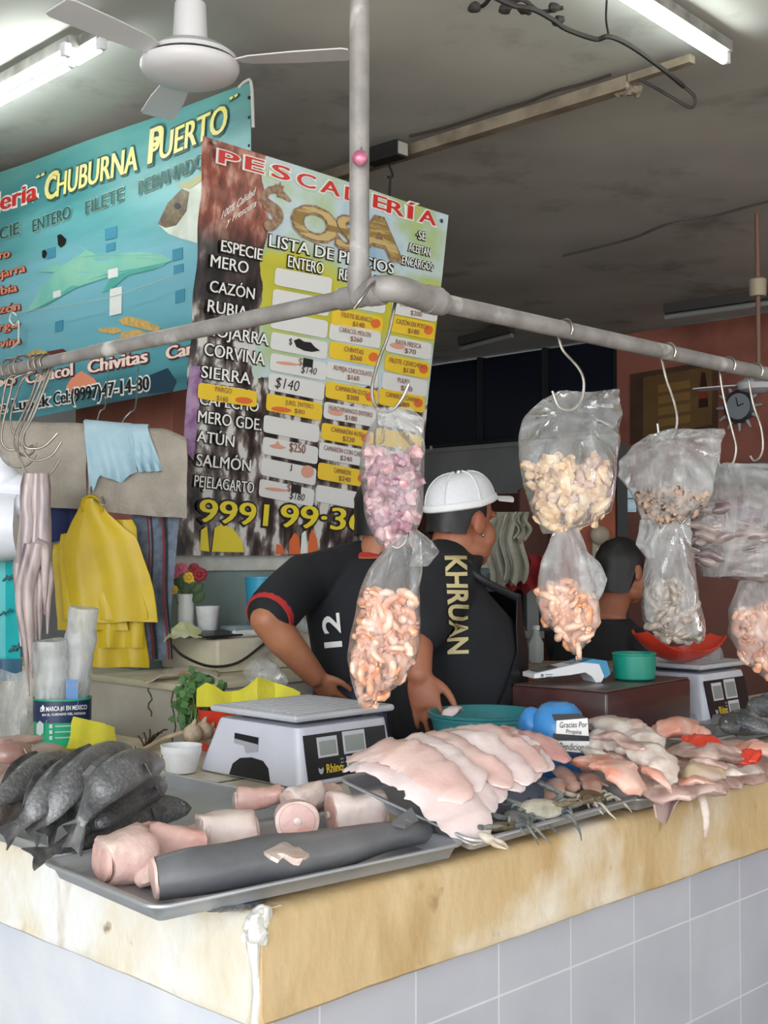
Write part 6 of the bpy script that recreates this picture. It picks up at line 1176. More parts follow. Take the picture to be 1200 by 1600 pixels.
def drape_text(par, target, txt, p0, p1, h, mat, gap=.006, rot90=False, off=.02, outline=None):
    """lettering laid on the cloth: each outline point is pressed onto the garment surface"""
    ml = [v.co.copy() for v in target.data.vertices]; base = wloc(target); bv = BVHTree.FromPolygons([v + base for v in ml], [tuple(p.vertices) for p in target.data.polygons])
    vs, fs = text2d(txt, off); x0 = min(v[0] for v in vs); x1 = max(v[0] for v in vs); d = (p1[0] - p0[0], p1[1] - p0[1]); L_ = math.hypot(*d); nx, ny = d[1] / L_, -d[0] / L_
    bm = bmesh.new(); bvs = [bm.verts.new((v[0], v[1], 0)) for v in vs]
    for f in fs:
        try: bm.faces.new([bvs[i] for i in f])
        except ValueError: pass
    bmesh.ops.triangulate(bm, faces=bm.faces); bmesh.ops.subdivide_edges(bm, edges=bm.edges, cuts=1); out = []
    for v in bm.verts:
        s = (v.co.x - x0) / (x1 - x0); k = v.co.y / CAP * h; px, py = p0[0] + d[0] * s + nx * k, p0[1] + d[1] * s + ny * k
        r_ = ray(px, py).normalized(); hit = bv.ray_cast(O, r_); out.append((hit[0] + hit[1] * gap) if hit[0] else O + r_ * 3.5)
    bm.verts.index_update(); F_ = [tuple(v.index for v in f.verts) for f in bm.faces]; bm.free()
    mb = MB(); mb.add(out, F_); return mb.build('lettering', mat, par, smooth=False)

# --- the man with the black shirt and his hand on his hip
c = Vec((-.03, 3.88, 0)); fw = Vec((.35, .94, 0)).normalized(); lat = Vec((-fw.y, fw.x, 0)); t = thing('person', c, 'person in a black t-shirt seen from behind with left hand on hip', 'person')
hc = PY(604, 806, 3.88); hm = frame2(Vec((.55, .83, -.05)))
SH1 = [(.94, .18, .148, 0), (1.03, .175, .143, 0), (1.14, .183, .148, 0), (1.27, .207, .153, 0), (1.36, .20, .132, 0), (1.41, .16, .106, 0), (1.45, .08, .08, 0)]
mb = MB(); torso(mb, c, lat, fw, SH1); limb(mb, [(Vec((c.x, c.y, 1.40)), .062), (hc + hm @ Vec((0, -.02, -.06)), .06)])
shL, elL, wrL = PY(472, 905, 3.80), PY(416, 968, 3.60), PY(492, 1056, 3.66); limb(mb, [(shL, .068), (lerp(shL, elL, .5), .056), (elL, .048)]); limb(mb, [(elL, .048), (lerp(elL, wrL, .35), .052), (wrL, .034)])
hand(mb, wrL, Vec((.55, .45, -.75)), Vec((-.5, -.8, -.2)), Vec((.4, .3, .8)), .95, curl=(.2, .25, .25, .3))
shR = Vec((c.x, c.y, 1.36)) - lat * .19; elR = shR + Vec((.06, .12, -.24)); wrR = elR + fw * .2 + ZZ * .02; limb(mb, [(shR, .065), (elR, .046)]); limb(mb, [(elR, .046), (wrR, .032)]); hand(mb, wrR, fw, ZZ, lat, .95)
q = head_parts(mb, hc, hm, 1.08); fuse(mb, 'body', m_skin2, t, .0055, 3); face_bits(t, q, hm, 1.08, m_skin2)
hairshell(t, q, hm, 1.08, m_hair, lambda a: -.062 if math.sin(a) < -.1 else (.05 if math.sin(a) > .55 else -.02), 1.07)
mb = MB(); torso(mb, c, lat, fw, SH1[:-1] + [(1.445, .085, .08, 0)], .013); limb(mb, [(Vec((c.x, c.y, 1.435)) + lat * .05, .068), (shL + Vec((.02, .01, -.004)), .084)]); limb(mb, [(shL + Vec((.01, .01, -.005)), .086), (lerp(shL, elL, .42), .081), (lerp(shL, elL, .80), .080)]); limb(mb, [(Vec((c.x, c.y, 1.435)) - lat * .05, .068), (shR, .082)]); limb(mb, [(shR, .08), (lerp(shR, elR, .7), .07)]); sh1 = fuse(mb, 't_shirt', m_shirt, t, .008, 4)
mb = MB(); a_ = lerp(shL, elL, .78); d = (elL - shL).normalized(); mb.tube([a_, a_ + d * .030, a_ + d * .043], [.074, .076, .072], 20); mb.build('red_sleeve', m_redc, t)
mb = MB(); mb.lathe(Vec((c.x, c.y, 1.432)) + fw * .005, [(.090, -.012), (.083, .012), (.074, .022), (.07, .008)], 26, ax=(fw * .15 + ZZ)); mb.build('red_collar', m_redc, t)
rg = []
for z, hl, hd, dx in ((1.085, .19, .158, 0), (1.0, .20, .165, 0), (.85, .205, .17, 0), (.6, .21, .175, 0)): rg.append([Vec((c.x, c.y, z)) + lat * math.cos(a) * hl + fw * math.sin(a) * hd for a in [2 * math.pi * j / 30 for j in range(30)]])
mb = MB(); mb.loft(rg); mb.jitter(.008, 9, 2); mb.build('apron', m_navy, t)
legs(t, c, lat, fw, .9)
drape_text(t, sh1, '12', (536, 1010), (531, 958), 26, K_w, .008); 
# --- the man with the white cap
c = Vec((.20, 3.56, 0)); fw = Vec((.96, .28, 0)).normalized(); lat = Vec((-fw.y, fw.x, 0)); t = thing('person', c, 'person in a white cap and black leather apron looking away to the right', 'person')
hc = PY(722, 815, 3.56); hm = frame2(Vec((.80, .60, -.10)))
SH2 = [(.94, .195, .17, 0), (1.06, .20, .178, 0), (1.18, .205, .175, 0), (1.27, .20, .155, -.01), (1.345, .18, .105, -.035), (1.41, .13, .08, -.03), (1.465, .08, .075, -.01)]
mb = MB(); torso(mb, c, lat, fw, SH2); limb(mb, [(Vec((c.x, c.y, 1.41)) , .074), (hc + hm @ Vec((0, -.02, -.06)), .068)])
shL = Vec((c.x, c.y, 1.37)) - lat * .165 - fw * .085; elL = PY(646, 992, 3.26); wrL = PY(655, 1052, 3.20); limb(mb, [(shL, .07), (elL, .052)]); limb(mb, [(elL, .05), (lerp(elL, wrL, .4), .047), (wrL, .034)])
hand(mb, wrL, Vec((.20, -.15, -.95)), Vec((-.25, -.95, .1)), Vec((1, -.2, -.1)), 1.02, curl=(.12, .2, .25, .3), spread=.16)
shR = Vec((c.x, c.y, 1.35)) + lat * .19 - fw * .06; elR = shR + fw * .05 - ZZ * .27; wrR = elR + fw * .22; limb(mb, [(shR, .07), (elR, .05)]); limb(mb, [(elR, .05), (wrR, .034)]); hand(mb, wrR, fw, ZZ, -lat, 1.0)
q = head_parts(mb, hc, hm, 1.06); fuse(mb, 'body', m_skin, t, .0055, 3); face_bits(t, q, hm, 1.06, m_skin)
hairshell(t, q, hm, 1.06, m_hair, lambda a: -.04 if math.sin(a) < -.3 else (.07 if math.sin(a) > .4 else .012), 1.02)
mb = MB(); e = q(.086, .004, -.038); mb.ball(e, .005, 10, 8); mb.build('earring', m_steel, t)
mb = MB(); torso(mb, c, lat, fw, SH2[:-1] + [(1.455, .095, .085, -.01)], .013); limb(mb, [(shL, .088), (lerp(shL, elL, .8), .078)]); limb(mb, [(Vec((c.x, c.y, 1.44)) - lat * .03 - fw * .03, .07), (shL, .08)]); limb(mb, [(shR, .078), (lerp(shR, elR, .7), .07)]); sh2 = fuse(mb, 't_shirt', m_shirt, t, .008, 4)
drape_text(t, sh2, 'KHRUAN', (696, 872), (701, 1022), 30, M('gold print', '#c9ba8a', .6), .007, off=.03)
# apron around the front, with a straight bib edge and a strap
g = []
for i in range(25):
    row = []
    for j in range(11):
        a = math.radians(lerp(ip([(0, -42), (2, -55), (4, -78), (6, -128), (10, -140)], j), 80, i / 24)); z = lerp(1.345, .55, j / 10); sec = [s for s in SH2]; hl = ip([(s[0], s[1]) for s in SH2], max(.94, z)) + .03; hd = max(.155, ip([(s[0], s[2]) for s in SH2], max(.94, z))) + .022 + .012 * (1 - j / 10)
        row.append(Vec((c.x, c.y, z)) + lat * (math.sin(a) * hl) + fw * (math.cos(a) * hd))
    g.append(row)
mb = MB(); mb.sheet(g, .004); mb.jitter(.004, 8); ap = mb.build('apron', m_lea, t)
mb = MB(); mb.tube(bez([g[0][0] + Vec((.0, 0, -.01)), PY(752, 905, 3.40), PY(728, 878, 3.42), PY(704, 862, 3.5)], 6), .011, 10, flat=.35, up=(0, -1, 0)); mb.build('apron_strap', m_lea, t)
mb = MB(); b0 = g[4][4]; mb.ball(g[6][6] + Vec((0, -.004, 0)), (.016, .004, .01), 9, 7, nzamp=.6, nzs=70); mb.build('flour_smudge', M('white smear', '#c9cbd0', .7), t)
legs(t, c, lat, fw, .9, 1.05)
# cap
m_cap = M('white mesh cap', '#dfe0e6', .6, col2='#d6d7de', scale=160, lo=.3, hi=.7); m_brim = M('white cap brim', '#e6e6e9', .6)
ct = frame2(Vec((.80, .60, .16))); cq = lambda x, y, z: hc + hm @ Vec((0, -.01, .045)) * 1.0 + ct @ Vec((x, y, z))
mb = MB(); rg = []
for k in range(9):
    f = k / 8; r_ = math.cos(f * 1.38); rg.append([cq(.088 * r_ ** .8 * math.cos(a), .110 * r_ ** .8 * math.sin(a) + .006 * f, .002 + .092 * math.sin(f * 1.5) + (.012 * math.sin(a) * (1 - f) if math.sin(a) > 0 else 0)) for a in [2 * math.pi * j / 36 for j in range(36)]])
mb.loft(rg, False, True); crown = mb.build('crown', m_cap, t)
mb = MB(); mb.tube([cq(.0895 * math.cos(a), .1115 * math.sin(a), .004 + (.012 * math.sin(a) if math.sin(a) > 0 else 0)) for a in [2 * math.pi * j / 36 for j in range(37)]], .007, 8, flat=1.6); mb.build('sweatband', m_brim, t)
for a in (math.radians(0), math.radians(180), math.radians(-60), math.radians(-120), math.radians(60), math.radians(120)):
    mb = MB(); pts = [cq(.089 * math.cos(f * 1.38) ** .8 * math.cos(a) * 1.0, .111 * math.cos(f * 1.38) ** .8 * math.sin(a) + .006 * f, .004 + .093 * math.sin(f * 1.5)) for f in [k / 8 for k in range(9)]]; mb.tube(pts, .0045, 6, flat=.5); mb.build('seam', m_brim, crown)
g = [[cq(.075 * s_ * (1 - .12 * f), .085 + .085 * f * (1 - .28 * s_ * s_) + .015 * (1 - s_ * s_), .014 - .012 * s_ * s_ - .012 * f) for s_ in [k / 6 - 1 for k in range(13)]] for f in (0, .33, .66, 1)]
mb = MB(); mb.sheet(g, .005); mb.build('brim', m_brim, t)
mb = MB(); mb.ball(cq(0, .008, .096), .006, 10, 8); mb.build('button', m_brim, crown)
# --- the person further back behind the hanging bags
c = Vec((.84, 4.75, 0)); fw = Vec((.75, .66, 0)).normalized(); lat = Vec((-fw.y, fw.x, 0)); t = thing('person', c, 'person in black with dark hair, half hidden behind the bags further back', 'person')
hc = PY(972, 892, 4.72); hm = frame2(Vec((.75, .6, -.1)))
SH3 = [(.74, .17, .15, 0), (.9, .175, .15, 0), (1.05, .19, .15, 0), (1.13, .18, .125, 0), (1.18, .14, .095, 0), (1.225, .075, .075, 0)]
mb = MB(); torso(mb, c, lat, fw, SH3); limb(mb, [(Vec((c.x, c.y, 1.17)), .068), (hc + hm @ Vec((0, -.02, -.06)), .062)])
for sg in (-1, 1):
    sh = Vec((c.x, c.y, 1.11)) + lat * .19 * sg; el = sh + fw * .08 - ZZ * .25; wr_ = el + fw * .22 - lat * .04 * sg; limb(mb, [(sh, .062), (el, .046)]); limb(mb, [(el, .045), (wr_, .032)]); hand(mb, wr_, fw, ZZ, -lat * sg, .95)
q = head_parts(mb, hc, hm, 1.04); fuse(mb, 'body', m_skin, t, .0065, 3); face_bits(t, q, hm, 1.04, m_skin); hairshell(t, q, hm, 1.04, m_hair, lambda a: -.085 if math.sin(a) < -.25 else (.05 if math.sin(a) > .5 else -.01), 1.1)
mb = MB(); torso(mb, c, lat, fw, SH3[:-1] + [(1.215, .09, .085, 0)], .013)
for sg in (-1, 1): sh = Vec((c.x, c.y, 1.11)) + lat * .19 * sg; limb(mb, [(sh, .078), (sh + (fw * .08 - ZZ * .25) * .75, .068)])
fuse(mb, 't_shirt', m_shirt, t, .009, 4); legs(t, c, lat, fw, .70, .95)
# ---------------------------------------------------------------- towels, bags and cloths on the rod behind the octopus
YR = 3.88
m_towel = M('grey beige towel', '#a59d92', .9, col2='#8f887e', scale=8, bump=.5, bscale=90); m_lblue = M('pale blue cloth', '#a9c6d3', .85, col2='#94b4c4', scale=6, bump=.3, bscale=60)
t = thing('hanging_rod', PY(130, 676, YR), 'thin rod hung on wire hooks, with the towels folded over it', 'rod')
ra, rb = PY(-120, 668, YR), PY(288, 688, YR); MB().tube([ra, rb], .007, 10).build('rod', m_steel, t)
for (x, y, x2, y2) in ((152, 672, 165, 632), (192, 674, 212, 634)):
    a_ = PY(x, y, YR); mb = MB(); mb.tube(bez([a_ - ZZ * .012 + Vec((.008, 0, 0)), a_ - ZZ * .014, a_ + Vec((-.010, 0, .004)), PY(x, y - 16, YR), PY(x2 - 8, y2 + 10, YR + .03), PY(x2, y2, YR + .05), PY(x2 + 4, y2 - 60, YR + .25)], 5), .0025, 6); mb.build('hanger_wire', m_steel, t)
def over(x0, x1, top, y_front, y_back, lab, mat, amp=.012, name='towel', dy=0, skew=0, hem=True, rr=.014, n=22, ragged=0):
    g = []
    for i in range(n + 1):
        s = i / n; x = lerp(x0, x1, s); row = []; ty = top(s); yf = y_front(s); yb = y_back
        for k in range(10): y = lerp(yf, ty, k / 9); row.append(PY(x + skew * (1 - k / 9), y, YR - rr - dy - .004 - amp * (1 - k / 9) * (1 + math.sin(s * 17 + k * .35))))
        c_ = PY(x, ty, YR)
        for a in (40, 90, 140): row.append(c_ + Vec((0, -math.cos(math.radians(a)) * (rr + dy), math.sin(math.radians(a)) * (rr + dy) * .8)))
        for k in range(5): y = lerp(ty, yb, (k + 1) / 5); row.append(PY(x, y, YR + rr + dy + .004 + amp * (k / 5) * math.sin(s * 13)))
        g.append(row)
    mb = MB(); mb.sheet(g, .004); mb.jitter(.004, 12, int(x0) + 100); o = solo(name, mb, mat, lab, 'towel' if name == 'towel' else 'cloth')
    return o
over(-60, 136, lambda s: 662 + 6 * s, lambda s: 782 + 14 * s, 760, 'grey beige towel over the rod, left of the pale blue cloth', m_towel)
over(138, 292, lambda s: 670 + 10 * s + 14 * max(0, s - .8) * 4, lambda s: 798 + 12 * s, 780, 'grey beige towel over the rod, right of the pale blue cloth', m_towel)
over(132, 206, lambda s: 666 + 6 * s, lambda s: ip([(0, 762), (.1, 768), (.2, 742), (.7, 756), (.85, 742), (1, 738)], s), 720, 'pale blue cloth hung over the towels on the rod', m_lblue, dy=.012, name='cloth', skew=8)
over(196, 232, lambda s: 672 + 2 * s, lambda s: 738 - 2 * s, 700, 'corner of pale blue cloth folded over the right towel', m_lblue, dy=.010, name='cloth', skew=22, n=8)
# denim strip with red piping, navy cloth
m_denim = M('grey blue denim', '#6f7b8c', .9, col2='#58636f', scale=40, bump=.3, bscale=200)
g = [[PY(lerp(206 + 4 * j / 9, lerp(282, 260, j / 9), i / 8), lerp(790, 1034 - 3 * i / 8, j / 9), YR + .03 + .008 * math.sin(i * 1.5)) for j in range(10)] for i in range(9)]
t = thing('denim_apron', PY(240, 1030, YR + .03), 'grey blue denim apron with red seams hanging below the right towel', 'apron'); mb = MB(); mb.sheet(g, .004); mb.build('cloth', m_denim, t)
for x0, x1 in ((230, 238), (252, 262)):
    mb = MB(); mb.tube([PY(lerp(x0, x1, k / 8) + 2 * math.sin(k), lerp(800, 1030, k / 8), YR + .020 + .004 * math.sin(k)) for k in range(9)], .004, 6); mb.build('red_seam', M('red seam', '#7d3038', .8), t)
    mb = MB(); mb.tube([PY(lerp(x0, x1, k / 8) + 5 + 2 * math.sin(k), lerp(800, 1030, k / 8), YR + .020 + .004 * math.sin(k)) for k in range(9)], .003, 6); mb.build('dark_seam', m_black, t)
g = [[PY(lerp(70, 128, i / 6), lerp(792, 850 - 2 * i, j / 4), YR + .02 + .008 * math.sin(i * 2)) for j in range(5)] for i in range(7)]
mb = MB(); mb.sheet(g, .004); solo('cloth', mb, M('navy cloth', '#27305a', .9, bump=.3, scale=10), 'navy blue cloth showing under the left towel above the yellow bags', 'cloth')
# yellow carrier bags
m_yb = M('yellow carrier bag', '#d5b61f', .42, col2='#c3a417', scale=5, bump=.35, bscale=10)
def carrier(pts_l, pts_r, y0, y1, Y, label, seed, bot=.02):
    g = []
    for j in range(17):
        y = lerp(y0, y1, j / 16); xl, xr = ip(pts_l, y), ip(pts_r, y); g.append([PY(lerp(xl, xr, i / 14), y, Y - .012 * math.sin(i * .9 + seed) * (j / 16) - .012 * math.sin(math.pi * i / 14)) for i in range(15)])
    return g
YB = YR - .07
CB = [([(775, 131), (790, 127), (815, 112), (845, 100), (975, 110)], [(775, 152), (790, 160), (805, 172), (840, 214), (920, 240), (968, 246)], 778, 972, 0, 'front yellow carrier bag of the hanging bundle, hooked by its handle'),
      ([(835, 96), (850, 92), (960, 100)], [(835, 110), (850, 200), (960, 230)], 835, 968, .012, 'second yellow carrier bag showing at the left of the bundle'),
      ([(850, 85), (862, 82), (985, 90)], [(850, 95), (870, 180), (985, 200)], 850, 985, .024, 'third yellow carrier bag showing furthest left in the bundle'),
      ([(812, 180), (820, 178), (960, 140), (1010, 130)], [(812, 206), (825, 214), (960, 222), (1010, 224)], 812, 1012, .036, 'yellow carrier bag behind with its handle sticking up at the right'),
      ([(880, 130), (1046, 120)], [(880, 215), (1000, 228), (1036, 233)], 900, 1042, .05, 'lowest yellow carrier bag at the back of the bundle')]
for i, (pl, pr, y0, y1, dy, lab) in enumerate(CB):
    mb = MB(); mb.sheet(carrier(pl, pr, y0, y1, YB + dy, lab, i), .004); mb.jitter(.004, 14, i)
    if i == 0:
        mb.tube(bez([PY(131, 800, YB - .004), PY(129, 784, YB - .006), PY(142, 775, YB - .006), PY(156, 784, YB - .006), PY(160, 800, YB - .004)], 5), .010, 8, flat=.5)
    solo('carrier_bag', mb, m_yb, lab, 'bag', 'yellow carrier bags')
mb = MB(); mb.tube(bez([PY(143, 700, YR), PY(143, 770, YB + .01), PY(150, 782, YB - .02), PY(164, 790, YB - .025), PY(160, 776, YB - .02)], 5), .003, 6); solo('meat_hook', mb, m_hook, 'hook carrying the bundle of yellow carrier bags', 'hook')
# ---------------------------------------------------------------- on the bench and its ledge
LZ = 1.187
def onl(px, u_, z=LZ):  # ledge point at photo column px, given v
    k = (px - 600) / F; q = C0 + VV * u_; s = (k * q.y - q.x) / (U.x - k * U.y); p = q + U * s; return Vec((p.x, p.y, z))
m_vase = M('white vase', '#dedfdd', .4); vc = onl(291, 1.98); t = thing('flower_vase', vc, 'slim white vase with pink, yellow and red flowers on the ledge', 'vase')
mb = MB(); mb.lathe(vc, [(.024, 0), (.026, .004), (.026, .10), (.027, .14), (.024, .141), (.022, .01), (.004, .008)], 24); mb.build('vase', m_vase, t)
for i, (dx, dz, col, nm, r) in enumerate(((-.035, .21, '#c9667a', 'pink', .02), (-.012, .225, '#c7657c', 'pink', .02), (.015, .195, '#e3b93c', 'yellow', .02), (.048, .205, '#8d1f2a', 'red', .024), (-.038, .155, '#d9b53f', 'yellow', .016), (.03, .225, '#a52a35', 'red', .018))):
    h = vc + Vec((dx, -.02, dz)); mb = MB()
    for k in range(8): a = k * math.pi / 4; mb.ball(h + Vec((math.cos(a) * r * .6, -.004, math.sin(a) * r * .6)), (r * .5, r * .3, r * .42), 8, 6)
    mb.ball(h + Vec((0, -.008, 0)), r * .45, 8, 6); fl = mb.build('flower', M(nm + ' petals', col, .6), t); mb = MB(); mb.tube(bez([vc + ZZ * .1, vc + Vec((dx * .5, -.01, dz * .65)), h], 4), .002, 5); mb.build('stem', M('stem green', '#4a6b34', .6), fl)
for dx, dz in ((.0, .155), (.04, .16), (-.02, .18), (.045, .13)): mb = MB(); mb.ball(vc + Vec((dx, -.02, dz)), (.016, .004, .024), 10, 8, rot=Matrix.Rotation(dx * 20, 4, 'Y')); mb.build('leaf', M('leaf green', '#3f5530', .6), t)
cc = onl(325, 1.93); mb = MB(); mb.lathe(cc, [(.027, 0), (.029, .002), (.038, .092), (.039, .094), (.0395, .1), (.036, .1), (.027, .006), (.003, .004)], 30); solo('foam_cup', mb, m_foam, 'white foam cup on the ledge beside the flower vase', 'cup')
bc2 = onl(410, 1.99); mb = MB(); mb.lathe(bc2, [(.048, 0), (.05, .003), (.060, .185), (.062, .187), (.062, .193), (.058, .193), (.048, .01), (.004, .008)], 32); solo('blue_bin', mb, M('sky blue plastic', '#3ba5c9', .4, col2='#3598bd', scale=5), 'sky blue plastic bin on the ledge left of the seller in black', 'bin')
mb = MB(); g = [[onl(lerp(258, 322, i / 8), 1.9 - .08 * j / 5, LZ + .004 + .05 * math.sin(math.pi * i / 8) ** .6 * (1 - j / 6) + .004 * math.sin(i * 3 + j)) for j in range(6)] for i in range(9)]
mb.sheet(g, .002); mb.jitter(.006, 20); solo('yellow_bag', mb, M('pale yellow bag', '#c6cc88', .4, col2='#dcdccb', scale=9), 'pale yellow and white plastic bag crumpled on the ledge at the left', 'bag')
p_ = onl(335, 1.86, LZ + .014); mb = MB(); mb.box(p_, (.17, .10, .008), AU + .1, .003, rot=(Matrix.Rotation(AU + .1, 4, 'Z') @ Matrix.Rotation(.12, 4, 'X'))); solo('black_tray', mb, M('black plate', '#202124', .35), 'flat black sheet lying on the ledge in front of the foam cup', 'plate')
p_ = onl(372, 1.93, LZ + .016); mb = MB(); mb.box(p_, (.09, .08, .03), AU, .004); solo('plastic_box', mb, M('blue grey box', '#8fa3ad', .4), 'small blue grey box on the ledge left of the blue bin', 'box')
p_ = onl(390, 1.84); mb = MB(); mb.tube([onl(366, 1.83, LZ + .012), onl(408, 1.83, LZ + .012)], .011, 12); solo('paper_roll', mb, m_foam, 'little white roll on the ledge edge in front of the blue bin', 'roll')
mb = MB(); mb.tube(bez([onl(270, 1.795, LZ - .01), onl(290, 1.785, 1.14), onl(330, 1.78, 1.105), onl(372, 1.78, 1.11), onl(410, 1.79, 1.16), onl(425, 1.80, LZ)], 6), .0045, 7); solo('power_cord', mb, m_wire, 'black cord looping down the front of the ledge', 'cord')
mb = MB(); g = [[onl(lerp(228, 342, i / 10), 1.79 - .09 * j / 5, 1.082 + .028 * math.sin(math.pi * i / 10) * (1 - (j / 5 - .4) ** 2) + .004 * math.sin(i * 2 + j * 2)) for j in range(6)] for i in range(11)]
mb.sheet(g, .004); mb.jitter(.005, 18, 8); solo('fish_packet', mb, M('packet film', '#c9bfb4', .35, col2='#b97e4f', scale=7, lo=.52, hi=.66), 'flat plastic packet with an orange corner on the bench below the ledge', 'packet')
for k, (x, v_) in enumerate(((470, 1.88), (482, 1.84))): q_ = onl(x, v_); mb = MB(); mb.ball(q_ + ZZ * .03, (.05, .035, .03), 12, 9, nzamp=.5, nzs=25, seed=k); solo('plastic_bag', mb, film_mat('loose clear bag', .3), ('crumpled clear bag on the ledge behind the elbow of the seller', 'small clear bag on the ledge edge beside the hip of the seller')[k], 'bag')
# ---------------------------------------------------------------- greens and yellow bag between bench and left scale
gp = PZ(330, 1150, .951); gp = Vec((-.50, 3.30, .951)); m_leaf = M('coriander leaf', '#3f6a2c', .6, col2='#2d5220', scale=30); rr = random.Random(4)
t = thing('herb_bunch', gp, 'bunch of green herbs behind the left scale', 'herbs')
for k in range(26):
    top = PY(rr.uniform(286, 345), rr.uniform(1058, 1135), 3.30 + rr.uniform(-.05, .08)); mb = MB(); mb.tube(bez([gp + Vec((rr.uniform(-.03, .05), rr.uniform(-.03, .05), .01)), lerp(gp, top, .6) + Vec((0, 0, .02)), top], 4), .0016, 5); mb.build('stem', M('herb stem', '#6f8a45', .6), t)
    mb = MB()
    for j in range(12):
        q_ = top + Vec((rr.uniform(-.024, .024), rr.uniform(-.03, .03), rr.uniform(-.03, .018))); a_ = rr.uniform(0, 6.3); e_ = .019; x_ = Vec((math.cos(a_), .3 * math.sin(a_), math.sin(a_))).normalized(); y_ = x_.cross(Vec((rr.uniform(-.5, .5), -1, rr.uniform(-.4, .6)))).normalized(); n_ = x_.cross(y_)
        pl = [(0, -.2), (.5, -.55), (.9, -.2), (1.2, 0), (.9, .3), (.5, .6), (0, .2)]; a0 = [q_ + x_ * u_ * e_ + y_ * v_ * e_ for u_, v_ in pl]; mb.loft([a0, [p + n_ * .0012 for p in a0]])
    mb.build('leaf_spray', m_leaf, t)
g = [[PY(lerp(308, 470, i / 12), lerp(ip([(308, 1075), (325, 1063), (350, 1082), (385, 1078), (400, 1060), (425, 1065), (470, 1082)], lerp(308, 470, i / 12)), 1104, j / 6), 3.22 - .02 * math.sin(i * 1.2) - .03 * j / 6) for j in range(7)] for i in range(13)]
mb = MB(); mb.sheet(g, .003); mb.jitter(.006, 16); solo('yellow_bag', mb, m_yel, 'bright yellow plastic bag bunched behind the left scale', 'bag')
m_cl2 = film_mat('small clear bag', .3); mb = MB(); mb.ball(PY(415, 1052, 3.32), (.06, .04, .04), 16, 12, nzamp=.5, nzs=20); mb.jitter(.01, 25); solo('plastic_bag', mb, m_cl2, 'puffed clear plastic bag above the yellow bag behind the left scale', 'bag')
b0 = Vec((PY(350, 1110, 3.30).x, 3.24, .951)); mb = MB(); mb.lathe(b0, [(.05, 0), (.06, .10), (.064, .105), (.058, .104), (.045, .01), (.01, .008)], 28); solo('red_bucket', mb, m_redp, 'small red tub half hidden behind the left scale', 'tub')
for k, (x, y) in enumerate(((302, 1146), (318, 1142), (330, 1150))): q_ = PY(x, y, 3.12 + .03 * k); q_.z = max(q_.z, .975); mb = MB(); mb.ball(q_, (.026, .026, .024), 14, 10, nzamp=.15, nzs=40); mb.tube([q_ + ZZ * .02, q_ + ZZ * .036 + Vec((.006, 0, 0))], [.008, .003], 8); solo('garlic_bulb', mb, M('garlic skin', '#b8a48e', .6, col2='#8d7862', scale=30), ('garlic bulb beside the foam bowl, leftmost of three', 'garlic bulb in the middle of three behind the foam bowl', 'garlic bulb nearest the left scale')[k], 'garlic')
mb = MB(); mb.tube(bez([PZ(222, 1172, .956), PZ(262, 1152, .975), PZ(300, 1140, 1.0), PZ(330, 1128, 1.01)], 5), .006, 8); solo('corn_husk', mb, M('dry husk', '#bba98c', .8, col2='#9a8767', scale=20), 'dry pale stalk leaning from the counter to the garlic', 'stalk')
mb = MB()
for k in range(6): mb.tube(bez([PZ(226, 1170, .955), PZ(222 + 6 * k, 1158 - 3 * k, .975), PZ(216 + 9 * k, 1150 - (k % 3) * 5, .98)], 4), .0025, 5)
solo('dry_roots', mb, M('dry roots', '#4a3a28', .9), 'tuft of dry brown roots on the counter by the dark fish', 'roots')
# ---------------------------------------------------------------- things further back on the right
m_rag = M('grey rag', '#a6a498', .9, col2='#8f8c7f', scale=9, bump=.4, bscale=50)
YG = 5.3
t = thing('chair', Vec((PY(850, 1000, YG).x, YG, 0)), 'black slatted chair behind the brown box', 'chair'); x0, x1 = PY(822, 985, YG).x, PY(884, 985, YG).x; zt_, zb_ = PY(0, 978, YG).z, .45
for x in (x0, x1): mb = MB(); mb.box(((x), YG, zt_ / 2), (.03, .03, zt_), 0, .004); mb.build('leg', m_black, t)
for x in (x0, x1): mb = MB(); mb.box(((x), YG + .4, .225), (.03, .03, .45), 0, .004); mb.build('leg', m_black, t)
mb = MB(); mb.box(((x0 + x1) / 2, YG, zt_ - .02), (x1 - x0, .025, .05), 0, .006); mb.build('top_rail', m_black, t)
for k in range(4): mb = MB(); mb.box((lerp(x0, x1, (k + 1) / 5), YG, (zt_ + .45) / 2), (.014, .014, zt_ - .45)); mb.build('slat', m_black, t)
mb = MB(); mb.box(((x0 + x1) / 2, YG + .2, .45), (x1 - x0 + .03, .43, .04), 0, .01); mb.build('seat', m_black, t)
# table with box top seen behind the brown box
t = thing('back_table', Vec((.63, 4.27, 0)), 'table with a brownish top behind the brown box', 'table'); zz = 1.08; mb = MB(); mb.box((.63, 4.27, zz - .02), (.54, .30, .04), 0, .006); mb.build('table_top', M('worn table top', '#8a7c70', .5, col2='#74665c', scale=6), t)
for sx, sy in ((-1, -1), (1, -1), (-1, 1), (1, 1)): mb = MB(); mb.box((.63 + .24 * sx, 4.27 + .12 * sy, (zz - .04) / 2), (.045, .045, zz - .04)); mb.build('leg', m_brown, t)
